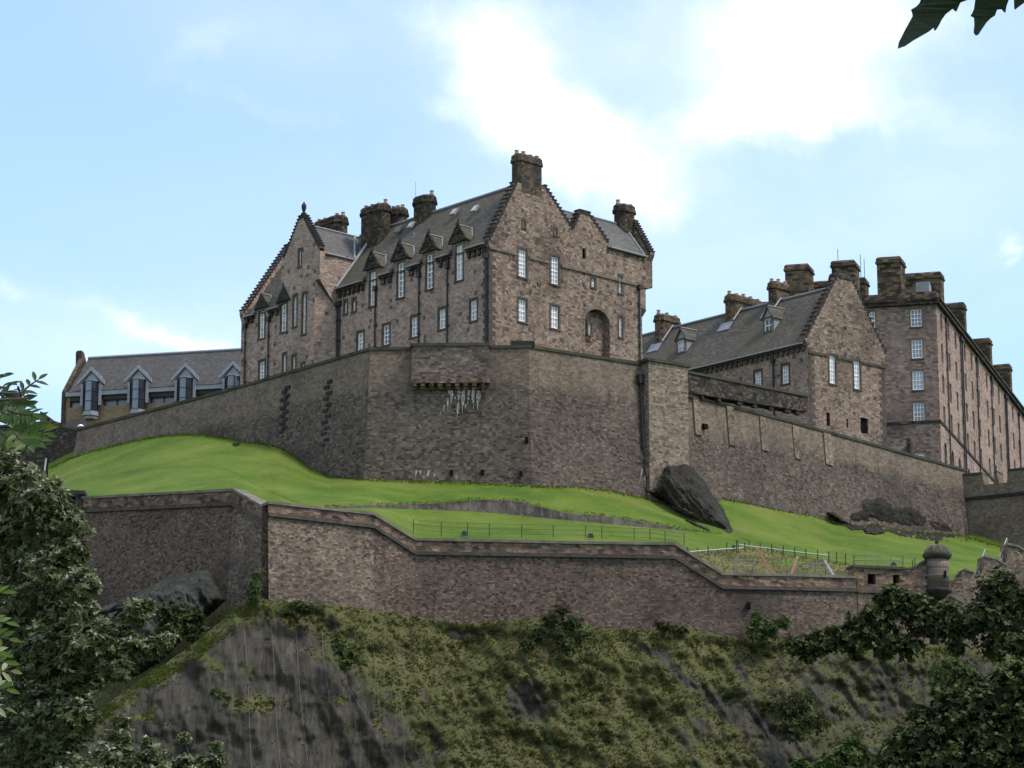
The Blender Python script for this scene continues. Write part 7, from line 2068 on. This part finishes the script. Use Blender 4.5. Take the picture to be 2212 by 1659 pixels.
# --- maple leaves hanging in at the top right, very close to the camera
YM = 5.2
mp0 = at(2900, 900, 6.0); mp0.z = 0
mapl = thing('maple_tree', 'dark maple leaves hanging in from the top right corner', 'tree', mp0)
tk = MB()
tk.tube([mp0, mp0 + Vector((0, 0, 2)), at(2900, 300, 6.0), at(2880, -500, 5.8)], 0.10, 10, 0, 0.05)
tk.tube(bez(at(2885, -380, 5.8), at(2030, -330, YM), Vector((0, 0, 0.1)), 8), 0.02, 8, 0, 0.006)
LEAVES = [
    [(965, 482), (975, 420), (1040, 290), (1112, 160), (1108, 130), (1095, 95), (1150, 62), (1180, 30), (1215, -60), (1160, -230), (1090, -330), (1230, -360), (1330, -520), (1480, -640), (1640, -560), (1790, -470), (1860, -330), (1830, -200), (1760, -80), (1690, -20), (1640, 5), (1585, 25), (1545, 115), (1530, 108), (1508, 88), (1440, 140), (1400, 195), (1370, 255), (1345, 295), (1328, 305), (1320, 275), (1270, 315), (1120, 400), (1040, 455)],
    [(1735, 352), (1715, 322), (1722, 240), (1718, 175), (1683, 158), (1702, 125), (1718, 90), (1735, -30), (1700, -180), (1790, -300), (1930, -380), (2080, -330), (2130, -180), (2070, -30), (2058, 10), (2040, 60), (2030, 122), (2018, 124), (1992, 92), (1948, 95), (1925, 155), (1885, 180), (1840, 225), (1790, 300), (1760, 345)],
    [(2124, 98), (2115, 80), (2113, 0), (2090, -120), (2180, -240), (2330, -260), (2420, -150), (2330, -40), (2240, 10), (2190, 45), (2150, 75)]]
for k, ol in enumerate(LEAVES):
    Yk = YM + 0.12 * k
    cx_ = sum(p[0] for p in ol) / len(ol); cy_ = sum(p[1] for p in ol) / len(ol)
    m = MB()
    pts3 = []
    for x, y in ol:
        dy = (y - cy_) / 500.0; dx_ = (x - cx_) / 500.0
        pts3.append(at(*b6(x, y), Yk + 0.03 * dy - 0.025 * (dx_ ** 2 + dy ** 2)))
    tris = tessellate_polygon([[Vector((x, y, 0)) for x, y in ol]])
    back = Vector((0, 0.0012, 0.0003))
    for tri in tris:
        m.poly([pts3[i] for i in tri]); m.poly([pts3[i] + back for i in reversed(tri)])
    for i in range(len(ol)):
        j = (i + 1) % len(ol); m.poly([pts3[i], pts3[j], pts3[j] + back, pts3[i] + back])
    m.tube([at(*b6(cx_, min(p[1] for p in ol) + 40), Yk), at(*b6(cx_ + 60, min(p[1] for p in ol) - 500), Yk)], 0.0022, 5)
    for q in (0, len(ol) // 3, 2 * len(ol) // 3):
        m.tube([at(*b6(cx_, cy_ - 150), Yk - 0.002), pts3[q] + Vector((0, -0.002, 0))], 0.0011, 4, 0, 0.0004)
    m.build('leaf', M['maple'], mapl)
tk.build('branch', M['bark'], mapl, True)
# ------------------------------------------------------------------ fences, lamps and bits behind the rampart
def fence(name, lab, feet, htop, rails, mat, rope=None, group=None, rp=0.035, rr=0.016):
    P0 = at(*feet[0][:2], feet[0][2])
    o = thing(name, lab, 'fence', P0, group)
    tops = []
    for (x, y, Y, yt) in feet:
        b_ = at(x, y, Y) - Vector((0, 0, 0.15)); t_ = Vector((b_.x, b_.y, at(x, yt, Y).z))
        m = MB(); m.tube([b_, t_], rp, 6); m.build('post', M[mat], o); tops.append((b_, t_))
    m = MB()
    for f in rails: m.tube([b_.lerp(t_, f) for b_, t_ in tops], rr, 5)
    if rails: m.build('rails', M[mat], o)
    if rope:
        m = MB(); m.tube([at(x, y, Y) for x, y, Y in rope], 0.03, 5); m.build('rope', M['rope'], o)
    return o
ft = []
for x, yb, yt in ((893, 1150, 1122), (953, 1157, 1128), (1010, 1158, 1129), (1057, 1160, 1131), (1127, 1161, 1133), (1195, 1162, 1134), (1265, 1163, 1136), (1300, 1164, 1137), (1370, 1166, 1141), (1404, 1167, 1142), (1437, 1170, 1146), (1478, 1176, 1152)):
    ft.append((x, yb, lawnY(x, yb) - 0.2, yt))
fence('wire_fence', 'faint thin dark wire fence across the lower lawn, behind the middle rampart', ft, 1.0, (0.35, 0.68, 0.98), 'iron', rp=0.03, rr=0.011)
pk = [(600, 352, 298), (713, 372, 308), (828, 400, 285), (940, 362, 318), (1035, 345, 240), (1143, 365, 222)]
ft = []
for x, yb, yt in pk:
    X_, Yb_ = kk(x, yb); _, Yt_ = kk(x, yt); ft.append((X_, Yb_, lawnY(X_, Yb_) - 0.5, Yt_))
def ropept(x, y):
    X_, Y_ = kk(x, y); return (X_, Y_, lawnY(X_, Y_ + 8) - 0.6)
fence('rope_fence', 'short post fence with pale rope, left of the end of the big rock wedge', ft, 1, (), 'iron', [ropept(610, 352), ropept(720, 342), ropept(830, 333), ropept(1040, 318), ropept(1235, 305)], 'rope fences by the dry bank', rp=0.04)
pk = [(1160, 360, 225), (1235, 350, 248), (1280, 305, 235), (1405, 325, 250), (1533, 372, 265), (1660, 380, 285), (1787, 410, 300), (1910, 425, 315), (2040, 430, 330), (2165, 440, 350)]
ft = []
for x, yb, yt in pk:
    X_, Yb_ = kk(x, yb); _, Yt_ = kk(x, yt); ft.append((X_, Yb_, lawnY(X_, Yb_) - 0.5, Yt_))
for x, yb, yt in ((592, 380, 318), (640, 385, 322), (695, 395, 330), (748, 402, 342), (1110, 418, 372), (1125, 415, 360)):
    X_, Yb_ = b4(x, yb); _, Yt_ = b4(x, yt); ft.append((X_, Yb_, lawnY(X_, Yb_) - 0.4, Yt_))
fence('rope_fence', 'longer post fence with a pale rope along the top of the dry bank', ft, 1, (0.55,), 'iron', [ropept(1150, 266), ropept(1290, 288), ropept(1460, 306), ropept(1640, 332), ropept(1900, 362), ropept(2165, 392)], 'rope fences by the dry bank', rp=0.04, rr=0.012)
# tubular barriers
def barrier(lab, x0, x1, yt, ym, yb, Y, xf, n):
    a = at(*xf(x0, yb), Y)
    o = thing('tubular_barrier', lab, 'barrier', a, 'grey tubular barriers behind the low rampart')
    m = MB()
    for y in (yt, ym): m.tube([at(*xf(x0, y), Y), at(*xf(x1, y + 4), Y + 0.2)], 0.03, 6)
    m.build('rails', M['greyiron'], o)
    for i in range(n):
        f = i / (n - 1); x = x0 + (x1 - x0) * f
        m = MB(); m.tube([at(*xf(x, yb), Y + 0.2 * f), at(*xf(x, yt - (yb - yt) * 0.06), Y + 0.2 * f)], 0.032, 6)
        if i in (0, n - 1): m.tube([at(*xf(x, yt), Y + 0.2 * f), at(*xf(x + (12 if i == 0 else -12), yb), Y + 1.0)], 0.025, 6)
        m.build('post', M['greyiron'], o)
barrier('grey tubular barrier on the embrasured parapet, left of the sentry turret', 742, 1052, 342, 372, 432, 218.6, b4, 5)
barrier('grey tubular barrier left of the orange pole', 1110, 1330, 440, 510, 612, 215.3, kk, 3)
barrier('grey tubular barrier between the red and the white poles', 1815, 2130, 480, 530, 620, 216.5, kk, 3)
# poles leaning against the bank
for (xa, ya, xb, yb, w, mat, lab) in ((1372, 318, 1550, 625, 0.09, 'orange', 'orange plank leaning on the bank behind the low rampart'), (1812, 418, 1735, 625, 0.08, 'red', 'red pole leaning to the right behind the low rampart'), (2112, 440, 2225, 630, 0.085, 'whiteboard', 'white plank leaning to the left behind the low rampart')):
    A, B_ = at(*kk(xa, ya), 217.2), at(*kk(xb, yb), 215.6 + (0.5 if xa > 2000 else 0))
    o = thing('leaning_pole', lab, 'pole', B_, 'coloured poles leaning behind the low rampart')
    ax = (A - B_).normalized(); s_ = ax.cross(Vector((0, 1, 0))).normalized(); t_ = ax.cross(s_)
    m = MB(); m.box((A + B_) / 2, ax * ((A - B_).length / 2), s_ * w, t_ * w * 0.5)
    m.build('board', M[mat], o)
    m = MB(); m.box(A, ax * 0.09, s_ * w * 1.15, t_ * w * 0.7); m.box(B_, ax * 0.09, s_ * w * 1.15, t_ * w * 0.7); m.build('end_band', M['greyiron'], o)
# ground floodlights
for (x, y, Y, lab) in ((1003, 1153, None, 'black floodlight on the lawn edge behind the rampart, left of centre'), (1276, 1158, None, 'black floodlight on the lawn edge behind the rampart, right of centre'), (1931, 1219, 218.2, 'small black floodlight on the embrasured parapet near the sentry turret'), (1585, 1182, None, 'small black floodlight beside the rope fences')):
    Y = Y or lawnY(x, y + 8) - 0.6
    p = at(x, y, Y)
    o = thing('floodlight', lab, 'floodlight', p - Vector((0, 0, 0.45)), 'floodlights along the lower rampart')
    k = 0.75 if y > 1170 else 1.0
    m = MB(); m.prism([p + Vector((-0.2 * k, -0.05, -0.16 * k)), p + Vector((0.2 * k, -0.05, -0.16 * k)), p + Vector((0.16 * k, 0.0, 0.2 * k)), p + Vector((-0.16 * k, 0.0, 0.2 * k))], Vector((0, 0.25, 0.04))); m.build('head', M['iron'], o)
    m = MB(); m.tube([p + Vector((-0.24 * k, 0.08, 0.05)), p + Vector((-0.24 * k, 0.08, -0.28 * k)), p + Vector((0.24 * k, 0.08, -0.28 * k)), p + Vector((0.24 * k, 0.08, 0.05))], 0.025, 5); m.tube([p + Vector((0, 0.08, -0.28 * k)), p + Vector((0, 0.08, -0.7 * k))], 0.05, 6); m.build('bracket', M['iron'], o)
    m = MB(); m.lathe(p + Vector((0, 0.1, 0.22 * k)), [(0.05, 0), (0.05, 0.06), (0.02, 0.1)], 6); m.build('knob', M['greyiron'], o)
# pale pole at the left end of the lawn
A, B_ = at(*r5(352, 1345), 232), at(*r5(381, 1098), 233.2)
o = thing('pale_pole', 'thin pale pole leaning slightly at the left end of the lawn', 'pole', A)
m = MB(); m.tube([A, B_], 0.085, 8, 0, 0.06); m.build('shaft', M['whiteboard'], o)
m = MB(); m.lathe(B_, [(0.07, -0.05), (0.09, 0), (0.05, 0.08), (0.01, 0.1)], 8); m.build('finial', M['greyiron'], o)
# a small stump on the lawn's brow
p = at(*r5(1955, 968), cwY(509) - 1.2)
o = rock_mass('flat_stone', [(499, 960), (505, 956), (514, 955), (520, 958), (517, 962), (508, 963)], lambda x, y: lawnY(x, y) - 0.1, 0.5, 4, M['rock'], 1.2, 0.05, 20); tag(o, 'small dark flat stone on the brow of the lawn at upper left', 'stone')

# wires hanging down the netted rock face
random.seed(9)
for k, (x0, y0, x1, y1) in enumerate(((60, 905, 105, 1659), (205, 880, 262, 1659), (335, 830, 410, 1659), (488, 900, 525, 1300), (770, 900, 810, 1480), (915, 1200, 945, 1620), (600, 1160, 890, 1659))):
    pts = []
    for i in range(25):
        f = i / 24; x = x0 + (x1 - x0) * f + 5 * math.sin(f * 5 + k); y = y0 + (y1 - y0) * f
        X_, Y_ = b2(x, y)
        j = (X_ - cpx[0]) / 4.0; j = int(max(0, min(len(cpx) - 1, round(j))))
        col = Pc[2:NR + 2, j]
        # depth of the crag along this ray
        e = float(ip(X_, E_L)); r_ = int(max(0, min(NR - 1, round((Y_ - e) / (PYB - e) * (NR - 1)))))
        pts.append(at(X_, Y_, col[r_][1] - 0.22))
    o = thing('hanging_wire', 'thin pale wire hanging down the bare netted rock face, one of several', 'wire', pts[-1], 'wires hanging down the bare rock face')
    m = MB(); m.tube(pts, 0.016, 5); m.build('strand', M['wire'], o)
